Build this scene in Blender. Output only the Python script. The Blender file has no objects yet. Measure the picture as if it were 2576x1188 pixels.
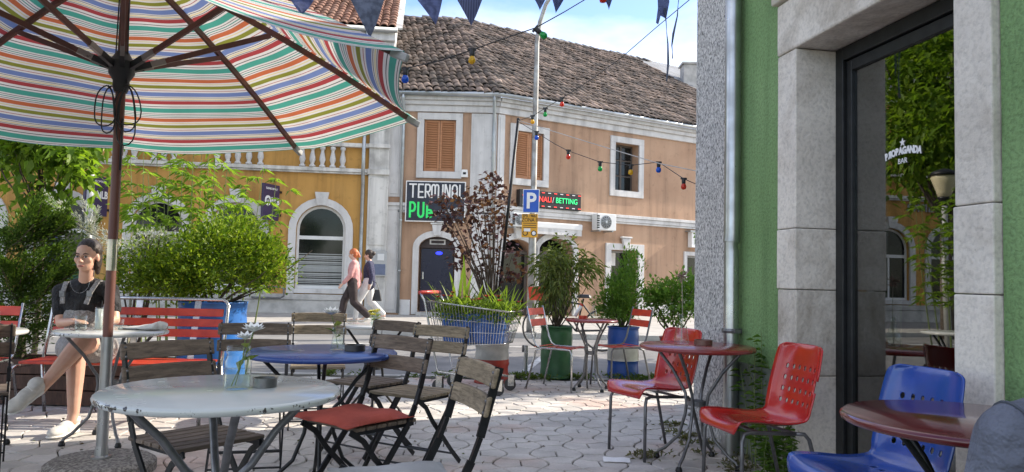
import bpy, bmesh, math, random
from math import sin, cos, pi, radians, atan2, sqrt
from mathutils import Vector, Matrix
random.seed(7)
scene = bpy.context.scene
C = scene.collection

# ---------------------------------------------------------------- camera
CAM = Vector((0.0, 0.0, 1.15)); F = 1900.0          # focal length in units of a 2576 wide picture
PITCH = radians(3.2); ROLL = radians(1.35)
cam_d = bpy.data.cameras.new('camera'); cam = bpy.data.objects.new('camera', cam_d); C.objects.link(cam)
cam_d.sensor_width = 36.0; cam_d.lens = F / 2576 * 36.0; cam_d.clip_start = 0.05; cam_d.clip_end = 2000
CROT = Matrix.Rotation(radians(90) + PITCH, 4, 'X') @ Matrix.Rotation(ROLL, 4, 'Z')
cam.matrix_world = Matrix.Translation(CAM) @ CROT
scene.camera = cam

# ---------------------------------------------------------------- world, sun, exposure
SUN_AZ = radians(25.0); SUN_EL = radians(31.5)      # azimuth from +x towards +y
SDIR = Vector((cos(SUN_AZ) * cos(SUN_EL), sin(SUN_AZ) * cos(SUN_EL), sin(SUN_EL)))
world = bpy.data.worlds.new('World'); scene.world = world; world.use_nodes = True
wn = world.node_tree.nodes; wl = world.node_tree.links; wn.clear()
wout = wn.new('ShaderNodeOutputWorld'); wbg = wn.new('ShaderNodeBackground')
sky = wn.new('ShaderNodeTexSky'); sky.sky_type = 'NISHITA'; sky.sun_disc = False
sky.sun_elevation = SUN_EL; sky.sun_rotation = pi / 2 - SUN_AZ; sky.air_density = 1.0; sky.dust_density = 0.5; sky.ozone_density = 1.6
wtc = wn.new('ShaderNodeTexCoord'); wsep = wn.new('ShaderNodeSeparateXYZ'); wl.new(wtc.outputs['Generated'], wsep.inputs[0])
wz = wn.new('ShaderNodeMath'); wz.operation = 'MAXIMUM'; wl.new(wsep.outputs[2], wz.inputs[0]); wz.inputs[1].default_value = 0.05
wz2 = wn.new('ShaderNodeMath'); wz2.operation = 'ADD'; wl.new(wz.outputs[0], wz2.inputs[0]); wz2.inputs[1].default_value = 0.12
wdx = wn.new('ShaderNodeMath'); wdx.operation = 'DIVIDE'; wl.new(wsep.outputs[0], wdx.inputs[0]); wl.new(wz2.outputs[0], wdx.inputs[1])
wdy = wn.new('ShaderNodeMath'); wdy.operation = 'DIVIDE'; wl.new(wsep.outputs[1], wdy.inputs[0]); wl.new(wz2.outputs[0], wdy.inputs[1])
wcb = wn.new('ShaderNodeCombineXYZ'); wl.new(wdx.outputs[0], wcb.inputs[0]); wl.new(wdy.outputs[0], wcb.inputs[1])
wmp = wn.new('ShaderNodeMapping'); wmp.inputs['Location'].default_value = (1.3, 0.4, 0); wl.new(wcb.outputs[0], wmp.inputs[0]); wno = wn.new('ShaderNodeTexNoise'); wl.new(wmp.outputs[0], wno.inputs['Vector']); wno.inputs['Scale'].default_value = 0.75
wno.inputs['Detail'].default_value = 7; wno.inputs['Roughness'].default_value = 0.52; wno.inputs['Distortion'].default_value = 0.1
wcr = wn.new('ShaderNodeValToRGB'); wl.new(wno.outputs['Fac'], wcr.inputs[0])
wcr.color_ramp.elements[0].position = 0.41; wcr.color_ramp.elements[0].color = (0.0, 0.0, 0.0, 1)
wcr.color_ramp.elements[1].position = 0.62; wcr.color_ramp.elements[1].color = (0.92, 0.92, 0.92, 1)
wmx = wn.new('ShaderNodeMix'); wmx.data_type = 'RGBA'; wl.new(wcr.outputs[0], wmx.inputs[0])
whs = wn.new('ShaderNodeHueSaturation'); whs.inputs['Hue'].default_value = 0.515; whs.inputs['Saturation'].default_value = 1.15; whs.inputs['Value'].default_value = 0.85; wl.new(sky.outputs[0], whs.inputs['Color']); wl.new(whs.outputs[0], wmx.inputs[6]); wmx.inputs[7].default_value = (4.8, 4.65, 4.45, 1)
wl.new(wmx.outputs[2], wbg.inputs[0]); wbg.inputs[1].default_value = 0.14; wl.new(wbg.outputs[0], wout.inputs[0])

sun_d = bpy.data.lights.new('sun', 'SUN'); sun = bpy.data.objects.new('sun', sun_d); C.objects.link(sun)
sun_d.energy = 3.1; sun_d.angle = radians(0.53); sun_d.color = (1.0, 0.90, 0.76)
sun.rotation_euler = SDIR.to_track_quat('Z', 'Y').to_euler(); sun.location = (8, 4, 14)
vs = scene.view_settings; vs.view_transform = 'Standard'; vs.look = 'None'; vs.gamma = 1.0; vs.exposure = 1.5
vs.use_curve_mapping = False
scene.render.engine = 'CYCLES'; scene.cycles.max_bounces = 8; scene.cycles.transparent_max_bounces = 12
scene.render.resolution_x = 1024; scene.render.resolution_y = 472

# ---------------------------------------------------------------- measuring helpers (picture 2576 wide -> metres)
def ray(u, v):
    return (CROT.to_3x3() @ Vector(((u - 1288) / F, -(v - 594) / F, -1.0)))
def at(u, v, y):
    d = ray(u, v); t = (y - CAM.y) / d.y
    return CAM + d * t
def gnd(u, v, z=0.0):
    d = ray(u, v); t = (z - CAM.z) / d.z
    return CAM + d * t
class Fac:
    """an upright plane: X along it, Y into the building, Z up"""
    def __init__(s, o, ang):
        s.o = Vector(o); s.a = ang; s.X = Vector((cos(ang), sin(ang), 0)); s.Y = Vector((-sin(ang), cos(ang), 0))
    def hit(s, u, v, dy=0.0):
        d = ray(u, v); t = ((s.o - CAM).dot(s.Y) + dy) / d.dot(s.Y); p = CAM + d * t - s.o
        return p.dot(s.X), p.z
    def mat(s):
        return Matrix.Translation(s.o) @ Matrix.Rotation(s.a, 4, 'Z')

# ---------------------------------------------------------------- mesh builder
def ident(): return Matrix.Identity(4)
class MB:
    def __init__(s, M=None): s.v = []; s.f = []; s.M = M or ident(); s.uv = None
    def add(s, vs_, fs, M=None):
        b = len(s.v); MM = s.M @ M if M is not None else s.M
        s.v += [MM @ Vector(p) for p in vs_]; s.f += [tuple(i + b for i in f) for f in fs]; return s
    def box(s, c, d, M=None, taper=1.0):
        x, y, z = d[0] / 2, d[1] / 2, d[2] / 2; t = taper
        vs_ = [(c[0] + a * x * k, c[1] + b * y * k, c[2] + q * z) for q, k in ((-1, 1), (1, t)) for a, b in ((-1, -1), (1, -1), (1, 1), (-1, 1))]
        return s.add(vs_, [(3, 2, 1, 0), (4, 5, 6, 7), (0, 1, 5, 4), (1, 2, 6, 5), (2, 3, 7, 6), (3, 0, 4, 7)], M)
    def bx(s, x0, x1, y0, y1, z0, z1, M=None):
        return s.box(((x0 + x1) / 2, (y0 + y1) / 2, (z0 + z1) / 2), (x1 - x0, y1 - y0, z1 - z0), M)
    def bar(s, p0, p1, w, t, wdir=(1, 0, 0)):
        p0 = Vector(p0); p1 = Vector(p1); a = (p1 - p0); L = a.length; a = a.normalized(); w_ = Vector(wdir); w_ = (w_ - a * w_.dot(a))
        if w_.length < 1e-5: w_ = a.orthogonal()
        w_.normalize(); n = a.cross(w_); vs_ = []
        for p in (p0, p1):
            for i, j in ((-1, -1), (1, -1), (1, 1), (-1, 1)): vs_.append(p + w_ * (i * w / 2) + n * (j * t / 2))
        return s.add(vs_, [(3, 2, 1, 0), (4, 5, 6, 7), (0, 1, 5, 4), (1, 2, 6, 5), (2, 3, 7, 6), (3, 0, 4, 7)])
    def tube(s, pts, r, n=8, caps=True, closed=False):
        pts = [Vector(p) for p in pts]; m = len(pts); rs = r if isinstance(r, (list, tuple)) else [r] * m
        tang = []
        for i in range(m):
            a = pts[(i - 1) % m if closed else max(i - 1, 0)]; b = pts[(i + 1) % m if closed else min(i + 1, m - 1)]
            t = (b - a); tang.append(t.normalized() if t.length > 1e-9 else Vector((0, 0, 1)))
        u = tang[0].orthogonal().normalized(); vs_ = []; fs = []
        for i in range(m):
            t = tang[i]; u = (u - t * u.dot(t)); u = u.normalized() if u.length > 1e-6 else t.orthogonal().normalized(); w = t.cross(u)
            for k in range(n):
                a = 2 * pi * k / n; vs_.append(pts[i] + (u * cos(a) + w * sin(a)) * rs[i])
        for i in range(m if closed else m - 1):
            j = (i + 1) % m
            for k in range(n):
                k2 = (k + 1) % n; fs.append((i * n + k, i * n + k2, j * n + k2, j * n + k))
        if caps and not closed:
            fs.append(tuple(range(n - 1, -1, -1))); fs.append(tuple((m - 1) * n + k for k in range(n)))
        return s.add(vs_, fs)
    def lathe(s, prof, n=24, c=(0, 0, 0), M=None):
        vs_ = []; fs = []; m = len(prof)
        for r, z in prof:
            for k in range(n):
                a = 2 * pi * k / n; vs_.append((c[0] + r * cos(a), c[1] + r * sin(a), c[2] + z))
        for i in range(m - 1):
            for k in range(n):
                k2 = (k + 1) % n; fs.append((i * n + k, i * n + k2, (i + 1) * n + k2, (i + 1) * n + k))
        if prof[0][0] > 1e-4: fs.append(tuple(range(n - 1, -1, -1)))
        if prof[-1][0] > 1e-4: fs.append(tuple((m - 1) * n + k for k in range(n)))
        return s.add(vs_, fs, M)
    def ball(s, c, r, n=10, m=7, M=None):
        r = r if isinstance(r, (tuple, list)) else (r, r, r)
        vs_ = [(c[0], c[1], c[2] - r[2])]; fs = []
        for i in range(1, m):
            th = -pi / 2 + pi * i / m
            for k in range(n): vs_.append((c[0] + r[0] * cos(th) * cos(2 * pi * k / n), c[1] + r[1] * cos(th) * sin(2 * pi * k / n), c[2] + r[2] * sin(th)))
        vs_.append((c[0], c[1], c[2] + r[2])); L = len(vs_) - 1
        for k in range(n):
            k2 = (k + 1) % n; fs.append((0, 1 + k2, 1 + k)); fs.append((L, 1 + (m - 2) * n + k, 1 + (m - 2) * n + k2))
            for i in range(m - 2): fs.append((1 + i * n + k, 1 + i * n + k2, 1 + (i + 1) * n + k2, 1 + (i + 1) * n + k))
        return s.add(vs_, fs, M)
    def prism(s, poly, y0, y1, M=None):
        """poly of (x,z) in the XZ plane, pushed from y0 to y1"""
        n = len(poly); ar = sum(poly[i][0] * poly[(i + 1) % n][1] - poly[(i + 1) % n][0] * poly[i][1] for i in range(n))
        if ar < 0: poly = poly[::-1]
        vs_ = [(x, y0, z) for x, z in poly] + [(x, y1, z) for x, z in poly]
        fs = [tuple(range(n)), tuple(range(2 * n - 1, n - 1, -1))] + [(i, i + n, (i + 1) % n + n, (i + 1) % n) for i in range(n)]
        return s.add(vs_, fs, M)
    def ring(s, outer, inner, y0, y1, M=None):
        """open band between two (x,z) polylines of the same length, pushed from y0 to y1"""
        n = len(outer); vs_ = []; fs = []
        for y in (y0, y1): vs_ += [(x, y, z) for x, z in outer] + [(x, y, z) for x, z in inner]
        for i in range(n - 1):
            a, b, c, d = i, i + 1, n + i + 1, n + i; o = 2 * n
            fs += [(a, b, c, d), (a + o, d + o, c + o, b + o), (a, a + o, b + o, b), (d, c, c + o, d + o)]
        fs += [(0, n, n + 2 * n, 2 * n), (n - 1, 3 * n - 1, 4 * n - 1, 2 * n - 1)]
        return s.add(vs_, fs, M)
    def mesh(s, name, mat=None, smooth=False):
        me = bpy.data.meshes.new(name); me.from_pydata([tuple(p) for p in s.v], [], s.f)
        if mat: me.materials.append(mat)
        if smooth:
            me.polygons.foreach_set('use_smooth', [True] * len(me.polygons))
        me.update(); return me
def arch_pts(cx, z0, zs, r, n=14, rz=None):
    rz = rz or r
    return [(cx - r, z0)] + [(cx - r * cos(pi * i / n), zs + rz * sin(pi * i / n)) for i in range(n + 1)] + [(cx + r, z0)]
def fixn(me):
    bm = bmesh.new(); bm.from_mesh(me); bmesh.ops.recalc_face_normals(bm, faces=bm.faces); bm.to_mesh(me); bm.free()
def link(name, me, parent=None):
    o = bpy.data.objects.new(name, me); C.objects.link(o)
    if parent: o.parent = parent
    return o
def ob(name, mb, mat, parent=None, smooth=False, bevel=0.0, seg=2, fix=True, auto=None):
    me = mb.mesh(name, mat, smooth)
    if fix: fixn(me)
    o = link(name, me, parent)
    if bevel:
        b = o.modifiers.new('bevel', 'BEVEL'); b.width = bevel; b.segments = seg; b.limit_method = 'ANGLE'; b.angle_limit = radians(40)
    if auto:
        bm = bmesh.new(); bm.from_mesh(me)
        for e in bm.edges:
            if len(e.link_faces) == 2 and e.calc_face_angle(0) > radians(auto): e.smooth = False
        for f in bm.faces: f.smooth = True
        bm.to_mesh(me); bm.free()
    return o
def tag(o, label=None, cat=None, group=None, kind=None):
    if label: o['label'] = label
    if cat: o['category'] = cat
    if group: o['group'] = group
    if kind: o['kind'] = kind
    return o
def thing(name, label, cat, loc=(0, 0, 0), rz=0.0, group=None):
    o = bpy.data.objects.new(name, None); C.objects.link(o); o.empty_display_size = 0.1
    o.location = loc; o.rotation_euler = (0, 0, rz)
    return tag(o, label, cat, group)
def copy_tree(o, parent=None):
    c = o.copy(); C.objects.link(c); c.parent = parent
    for ch in [x for x in bpy.data.objects if x.parent == o]: copy_tree(ch, c)
    return c
def dup(src, loc, rz, label, group=None):
    c = copy_tree(src); c.location = loc; c.rotation_euler = (0, 0, rz); c['label'] = label
    if group: c['group'] = group
    return c
def cut(o, mb):
    """openings: cut closed shapes out of a solid wall"""
    me = mb.mesh('cutter'); fixn(me); k = bpy.data.objects.new('cutter', me); C.objects.link(k); k.matrix_world = ident()
    pm = o.parent; o.parent = None
    m = o.modifiers.new('cut', 'BOOLEAN'); m.operation = 'DIFFERENCE'; m.object = k; m.solver = 'EXACT'
    bpy.context.view_layer.update(); dg = bpy.context.evaluated_depsgraph_get()
    me2 = bpy.data.meshes.new_from_object(o.evaluated_get(dg)); o.modifiers.clear(); o.data = me2
    bpy.data.objects.remove(k); o.parent = pm

# ---------------------------------------------------------------- materials
def NT(name):
    m = bpy.data.materials.new(name); m.use_nodes = True; nt = m.node_tree
    return m, nt, nt.nodes['Principled BSDF'], nt.nodes['Material Output']
def lin(r, g, b):
    f = lambda c: (c / 255 / 12.92) if c / 255 <= 0.04045 else ((c / 255 + 0.055) / 1.055) ** 2.4
    return (f(r), f(g), f(b))
def noise(nt, co, scale, detail=4, rough=0.55, dist=0.0):
    n = nt.nodes.new('ShaderNodeTexNoise'); n.inputs['Scale'].default_value = scale; n.inputs['Detail'].default_value = detail
    n.inputs['Roughness'].default_value = rough; n.inputs['Distortion'].default_value = dist
    if co is not None: nt.links.new(co, n.inputs['Vector'])
    return n
def ramp(nt, src, stops, interp='LINEAR'):
    r = nt.nodes.new('ShaderNodeValToRGB'); r.color_ramp.interpolation = interp; e = r.color_ramp.elements
    while len(e) > 1: e.remove(e[-1])
    for i, (p, c) in enumerate(stops):
        k = e[0] if i == 0 else e.new(p)
        k.position = p; k.color = (*c, 1) if len(c) == 3 else c
    if src is not None: nt.links.new(src, r.inputs[0])
    return r
def mixc(nt, fac, a, b, mode='MIX'):
    m = nt.nodes.new('ShaderNodeMix'); m.data_type = 'RGBA'; m.blend_type = mode
    for sock, val in ((m.inputs[0], fac), (m.inputs[6], a), (m.inputs[7], b)):
        if hasattr(val, 'is_linked') or isinstance(val, bpy.types.NodeSocket): nt.links.new(val, sock)
        elif isinstance(val, (int, float)): sock.default_value = val
        else: sock.default_value = (*val, 1)
    return m.outputs[2]
def bump(nt, pb, h, strength, dist=0.01):
    b = nt.nodes.new('ShaderNodeBump'); b.inputs['Strength'].default_value = strength; b.inputs['Distance'].default_value = dist
    nt.links.new(h, b.inputs['Height']); nt.links.new(b.outputs[0], pb.inputs['Normal']); return b
def coords(nt, kind='Object'):
    t = nt.nodes.new('ShaderNodeTexCoord'); return t.outputs[kind]
def wpos(nt):
    return nt.nodes.new('ShaderNodeNewGeometry').outputs['Position']
def stretch(nt, co, sc):
    m = nt.nodes.new('ShaderNodeMapping'); m.inputs['Scale'].default_value = sc; nt.links.new(co, m.inputs[0]); return m.outputs[0]
MATS = {}
def mat(name, col, rough=0.6, metal=0.0, var=0.15, scale=6.0, bmp=0.0, bscale=60.0, col2=None, lo=0.4, hi=0.65, spec=0.5, coat=0.0, rnd=0.0, bdist=0.01, st=None, detail=5, streak=0.0):
    if name in MATS: return MATS[name]
    m, nt, pb, out = NT(name); co = wpos(nt) if st == 'world' else coords(nt)
    if isinstance(st, tuple): co = stretch(nt, co, st)
    n = noise(nt, co, scale, detail); c2 = col2 or tuple(c * (1 - var) for c in col)
    c = ramp(nt, n.outputs['Fac'], [(lo, col), (hi, c2)]).outputs[0]
    if rnd:
        oi = nt.nodes.new('ShaderNodeObjectInfo'); gi = nt.nodes.new('ShaderNodeNewGeometry')
        a = nt.nodes.new('ShaderNodeMath'); a.operation = 'ADD'; nt.links.new(oi.outputs['Random'], a.inputs[0]); nt.links.new(gi.outputs['Random Per Island'], a.inputs[1])
        fr = nt.nodes.new('ShaderNodeMath'); fr.operation = 'FRACT'; nt.links.new(a.outputs[0], fr.inputs[0])
        rr = ramp(nt, fr.outputs[0], [(0, (1 - rnd,) * 3), (1, (1 + rnd,) * 3)])
        c = mixc(nt, 1.0, c, rr.outputs[0], 'MULTIPLY')
    if streak:
        sn = noise(nt, stretch(nt, wpos(nt), (2.2, 2.2, .16)), 1.6, 7, .62); sr = ramp(nt, sn.outputs['Fac'], [(.34, (1 - streak,) * 3), (.52, (1, 1, 1)), (.72, (1 + streak * .25,) * 3)]); c = mixc(nt, 1.0, c, sr.outputs[0], 'MULTIPLY')
        bn2 = noise(nt, wpos(nt), 5.5, 8, .7); br = ramp(nt, bn2.outputs['Fac'], [(.3, (1 - streak * .8,) * 3), (.44, (1, 1, 1))]); c = mixc(nt, 1.0, c, br.outputs[0], 'MULTIPLY')
    nt.links.new(c, pb.inputs['Base Color'])
    rn = ramp(nt, n.outputs['Fac'], [(0.3, (max(rough - 0.08, 0.02),) * 3), (0.7, (min(rough + 0.08, 1),) * 3)]); nt.links.new(rn.outputs[0], pb.inputs['Roughness'])
    pb.inputs['Metallic'].default_value = metal; pb.inputs['Specular IOR Level'].default_value = spec; pb.inputs['Coat Weight'].default_value = coat
    pb.inputs['Coat Roughness'].default_value = 0.08
    if bmp:
        bn = noise(nt, co, bscale, 4); bump(nt, pb, bn.outputs['Fac'], bmp, bdist)
    MATS[name] = m; return m
def leafmat(name, cols, trans=0.4, rough=0.45):
    m, nt, pb, out = NT(name); gi = nt.nodes.new('ShaderNodeNewGeometry')
    n = len(cols); c = ramp(nt, gi.outputs['Random Per Island'], [(i / (n - 1), cols[i]) for i in range(n)])
    nt.links.new(c.outputs[0], pb.inputs['Base Color']); pb.inputs['Roughness'].default_value = rough; pb.inputs['Specular IOR Level'].default_value = 0.18
    tr = nt.nodes.new('ShaderNodeBsdfTranslucent'); tc = mixc(nt, 1.0, c.outputs[0], (1.5, 1.6, 0.6), 'MULTIPLY'); nt.links.new(tc, tr.inputs[0])
    ms = nt.nodes.new('ShaderNodeMixShader'); ms.inputs[0].default_value = trans
    nt.links.new(pb.outputs[0], ms.inputs[1]); nt.links.new(tr.outputs[0], ms.inputs[2]); nt.links.new(ms.outputs[0], out.inputs[0])
    return m
def emit(name, col, strength):
    m, nt, pb, out = NT(name); pb.inputs['Base Color'].default_value = (*col, 1); pb.inputs['Emission Color'].default_value = (*col, 1)
    pb.inputs['Emission Strength'].default_value = strength; return m
def glass(name, tint=(0.9, 0.95, 0.93), base=0.04, rough=0.0):
    """thin sheet: part mirror, part see-through"""
    m, nt, pb, out = NT(name); lw = nt.nodes.new('ShaderNodeLayerWeight'); pw = nt.nodes.new('ShaderNodeMath'); pw.operation = 'POWER'; nt.links.new(lw.outputs['Facing'], pw.inputs[0]); pw.inputs[1].default_value = 4.0
    fr = nt.nodes.new('ShaderNodeMath'); fr.operation = 'MULTIPLY_ADD'; nt.links.new(pw.outputs[0], fr.inputs[0]); fr.inputs[1].default_value = .55; fr.inputs[2].default_value = base
    tr = nt.nodes.new('ShaderNodeBsdfTransparent'); tr.inputs[0].default_value = (*tint, 1)
    gl = nt.nodes.new('ShaderNodeBsdfGlossy'); gl.inputs['Roughness'].default_value = rough; gl.inputs[0].default_value = (1, 1, 1, 1)
    ms = nt.nodes.new('ShaderNodeMixShader'); nt.links.new(fr.outputs[0], ms.inputs[0]); nt.links.new(tr.outputs[0], ms.inputs[1]); nt.links.new(gl.outputs[0], ms.inputs[2])
    nt.links.new(ms.outputs[0], out.inputs[0]); return m

M_YEL = mat('yellow_render', (0.53, 0.30, 0.085), 0.85, var=0.2, scale=0.7, bmp=0.25, bscale=70, col2=(0.45, 0.235, 0.058), lo=0.35, hi=0.75, st='world', streak=.3)
M_PEA = mat('peach_render', (0.46, 0.30, 0.20), 0.88, scale=0.9, bmp=0.3, bscale=60, col2=(0.375, 0.235, 0.155), lo=0.35, hi=0.72, st='world', streak=.28)
M_WTR = mat('white_trim', (0.62, 0.615, 0.61), 0.8, scale=2.2, bmp=0.2, bscale=50, col2=(0.50, 0.495, 0.485), lo=0.45, hi=0.8, st='world', streak=.22)
M_WOLD = mat('old_white_render', (0.66, 0.65, 0.62), 0.88, scale=2.0, bmp=0.35, bscale=30, col2=(0.40, 0.39, 0.37), lo=0.48, hi=0.72, st='world', detail=8, streak=.35)
M_PLINTH = mat('plinth_stone', (0.52, 0.51, 0.49), 0.85, scale=3.5, bmp=0.35, bscale=40, col2=(0.36, 0.355, 0.34), st='world')
M_ZINC = mat('zinc', (0.46, 0.49, 0.51), 0.42, 0.85, scale=3, var=0.25)
M_DRAIN = mat('galvanised', (0.50, 0.51, 0.51), 0.32, 0.9, scale=5, var=0.3)
M_DARKGLASS = mat('dark_glass', (0.012, 0.015, 0.016), 0.04, scale=1.5, var=0.5, spec=0.35)
M_FRAMEW = mat('white_frame', (0.70, 0.71, 0.71), 0.5, scale=3, var=0.08)
M_SHUT = mat('shutter_wood', (0.46, 0.215, 0.10), 0.6, scale=3, var=0.25, st=(1, 1, 12))
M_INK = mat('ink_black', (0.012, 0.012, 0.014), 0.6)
M_NAVYB = mat('navy_board', (0.008, 0.012, 0.03), 0.35, var=0.3)
M_WHITE = mat('white_paint', (0.80, 0.80, 0.79), 0.5, var=0.06)
M_BLACKM = mat('black_steel', (0.018, 0.019, 0.021), 0.42, 0.3, scale=30, var=0.4, bmp=0.1, bscale=150)
M_STEEL = mat('grey_steel', (0.20, 0.20, 0.205), 0.42, 0.7, scale=20, var=0.3)
M_CHROME = mat('bright_steel', (0.58, 0.58, 0.57), 0.25, 0.95, scale=12, var=0.25)
# ================================================================ THE SETTING: ground, paving, street, pavement
SWZ = 0.07
M_SOIL = mat('soil', (0.16, 0.145, 0.12), 0.95, scale=1.5, col2=(0.10, 0.09, 0.075), bmp=0.5, bscale=20, st='world')
M_ASPH = mat('asphalt', (0.23, 0.225, 0.22), 0.9, scale=1.2, col2=(0.15, 0.15, 0.15), bmp=0.4, bscale=120, st='world', lo=0.35, hi=0.65, detail=9)
M_SWALK = mat('pavement_concrete', (0.42, 0.40, 0.37), 0.9, scale=2.5, col2=(0.31, 0.30, 0.28), bmp=0.3, bscale=60, st='world')
M_KERB = mat('kerb_stone_grey', (0.46, 0.45, 0.43), 0.85, scale=4, col2=(0.34, 0.335, 0.32), bmp=0.3, bscale=50, st='world', rnd=0.1)
M_JOINT = mat('joint_sand', (0.075, 0.07, 0.058), 0.95, scale=6, col2=(0.045, 0.043, 0.035), bmp=0.5, bscale=80, st='world')
M_ROADP = mat('road_paint', (0.62, 0.62, 0.60), 0.8, scale=5, col2=(0.35, 0.35, 0.34), st='world')
def sheet(name, pts, z, m, parent=None):
    mb = MB(); mb.add([(x, y, z) for x, y in pts], [tuple(range(len(pts)))]); return ob(name, mb, m, parent)
tag(sheet('ground', [(-400, -200), (400, -200), (400, 600), (-400, 600)], -0.06, M_SOIL), kind='structure')
EDGE = 8.85
def edge_y(x): return EDGE + 0.05 * x
street = tag(sheet('street', [(-40, edge_y(-40) + .12), (40, edge_y(40) + .12), (40, 16.2), (-40, 14.2)], -0.02, M_ASPH), kind='structure')
plaza = tag(sheet('plaza_paving', [(-14, -4), (6, -4), (6, edge_y(6)), (-14, edge_y(-14))], -0.014, M_JOINT), kind='structure')
# edging stones between paving and street
em = MB(); em.box((0, 0, 0), (0.49, 0.10, 0.12)); em_me = em.mesh('edging_stone', M_KERB)
for i in range(36):
    x = -11 + i * 0.5; o = link('edging_stone', em_me, plaza); o.location = (x, edge_y(x) + 0.055, -0.062 + random.uniform(-.004, .004)); o.rotation_euler = (0, 0, 0.05)
# bone-shaped pavers, each split in two halves
CELL = 0.25; AMP = 0.052
def half_outline():
    c = CELL; a = AMP; P = []
    for i in range(4): x = c / 2 * i / 3; P.append((x, a * sin(pi * x / c)))
    for i in range(4): x = c / 2 * (1 - i / 3); P.append((x, c - a * sin(pi * x / c)))
    for i in range(1, 4): y = c * (1 - i / 4); P.append((-a * sin(pi * y / c), y))
    return [(x - c / 2, y - c / 2) for x, y in P]
def inset(P, d):
    n = len(P); Q = []
    for i in range(n):
        a = Vector(P[i - 1]); b = Vector(P[i]); c = Vector(P[(i + 1) % n]); e1 = (b - a).normalized(); e2 = (c - b).normalized()
        n1 = Vector((-e1.y, e1.x)); n2 = Vector((-e2.y, e2.x)); m = (n1 + n2); m = m / max(m.length_squared / 2, 0.3); Q.append(tuple(b + m * d))
    return Q
HO = half_outline()
def paver_geo(tz=0.0):
    r0 = inset(HO, 0.0042); r1 = inset(HO, 0.0086); n = len(HO)
    vs_ = [(x, y, -0.04) for x, y in r0] + [(x, y, -0.006) for x, y in r0] + [(x, y, 0) for x, y in r1]
    fs = [(i, (i + 1) % n, n + (i + 1) % n, n + i) for i in range(n)] + [(n + i, n + (i + 1) % n, 2 * n + (i + 1) % n, 2 * n + i) for i in range(n)] + [tuple(2 * n + i for i in range(n))]
    return vs_, fs
mP, nt, pb, out = NT('paver_concrete')
pos = wpos(nt); big = noise(nt, pos, 0.8, 3); fine = noise(nt, pos, 60, 3); stain = noise(nt, pos, 4.0, 6)
oi = nt.nodes.new('ShaderNodeObjectInfo'); gi = nt.nodes.new('ShaderNodeNewGeometry')
ad = nt.nodes.new('ShaderNodeMath'); ad.operation = 'ADD'; nt.links.new(oi.outputs['Random'], ad.inputs[0]); nt.links.new(gi.outputs['Random Per Island'], ad.inputs[1])
fr = nt.nodes.new('ShaderNodeMath'); fr.operation = 'FRACT'; nt.links.new(ad.outputs[0], fr.inputs[0])
base = ramp(nt, fr.outputs[0], [(0, (0.54, 0.515, 0.48)), (0.5, (0.60, 0.57, 0.53)), (0.85, (0.50, 0.475, 0.44)), (1, (0.57, 0.52, 0.48))])
red = ramp(nt, big.outputs['Fac'], [(0.54, (0, 0, 0)), (0.64, (1, 1, 1))])
rc = mixc(nt, red.outputs[0], base.outputs[0], (0.58, 0.46, 0.40)); sc_ = ramp(nt, stain.outputs['Fac'], [(0.38, (0.78,) * 3), (0.6, (1.04,) * 3)])
rc = mixc(nt, 0.8, rc, sc_.outputs[0], 'MULTIPLY'); fc_ = ramp(nt, fine.outputs['Fac'], [(0.3, (0.86,) * 3), (0.7, (1.08,) * 3)]); rc = mixc(nt, 0.7, rc, fc_.outputs[0], 'MULTIPLY')
nt.links.new(rc, pb.inputs['Base Color']); pb.inputs['Roughness'].default_value = 0.88; bump(nt, pb, fine.outputs['Fac'], 0.35, 0.004)
PV, PF = paver_geo(); pm = MB(); pm.add(PV, PF); paver_me = pm.mesh('paver', mP)
PROT = radians(3.0); cells = []
def wall_x(y): return 1.456 + 0.17 * (5.86 - y)
for i in range(-42, 26):
    for j in range(0, 46):
        cx, cy = i * CELL + 0.09, j * CELL + 0.03; x = cx * cos(PROT) - cy * sin(PROT); y = cx * sin(PROT) + cy * cos(PROT)
        if y > edge_y(x) - 0.13 or y < 0.9 or abs(x) > 0.76 * y + 1.6 or (y < 6.9 and x > wall_x(y) + 0.25) or x > 4.5: continue
        for h in (0, 1): cells.append((x, y, PROT + (pi / 2 if (i + j) % 2 else 0) + h * pi))
def infr(c):
    return c[1] > 4.5 and abs(c[0]) < 0.67 * c[1] and c[0] < wall_x(c[1])
cells.sort(key=lambda c: (0 if infr(c) else 1, c[0] ** 2 + c[1] ** 2))
rest = MB()
for k, (x, y, a) in enumerate(cells):
    z = random.uniform(-0.0025, 0.0025); tx, ty = random.gauss(0, 0.006), random.gauss(0, 0.006)
    if k < 300:
        o = link('paver', paver_me, plaza); o.location = (x, y, z); o.rotation_euler = (tx, ty, a)
    else:
        rest.add(PV, PF, Matrix.Translation((x, y, z)) @ Matrix.Rotation(a, 4, 'Z') @ Matrix.Rotation(tx, 4, 'X') @ Matrix.Rotation(ty, 4, 'Y'))
tag(ob('paver_field', rest, mP, plaza, fix=False), kind='stuff')
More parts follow.
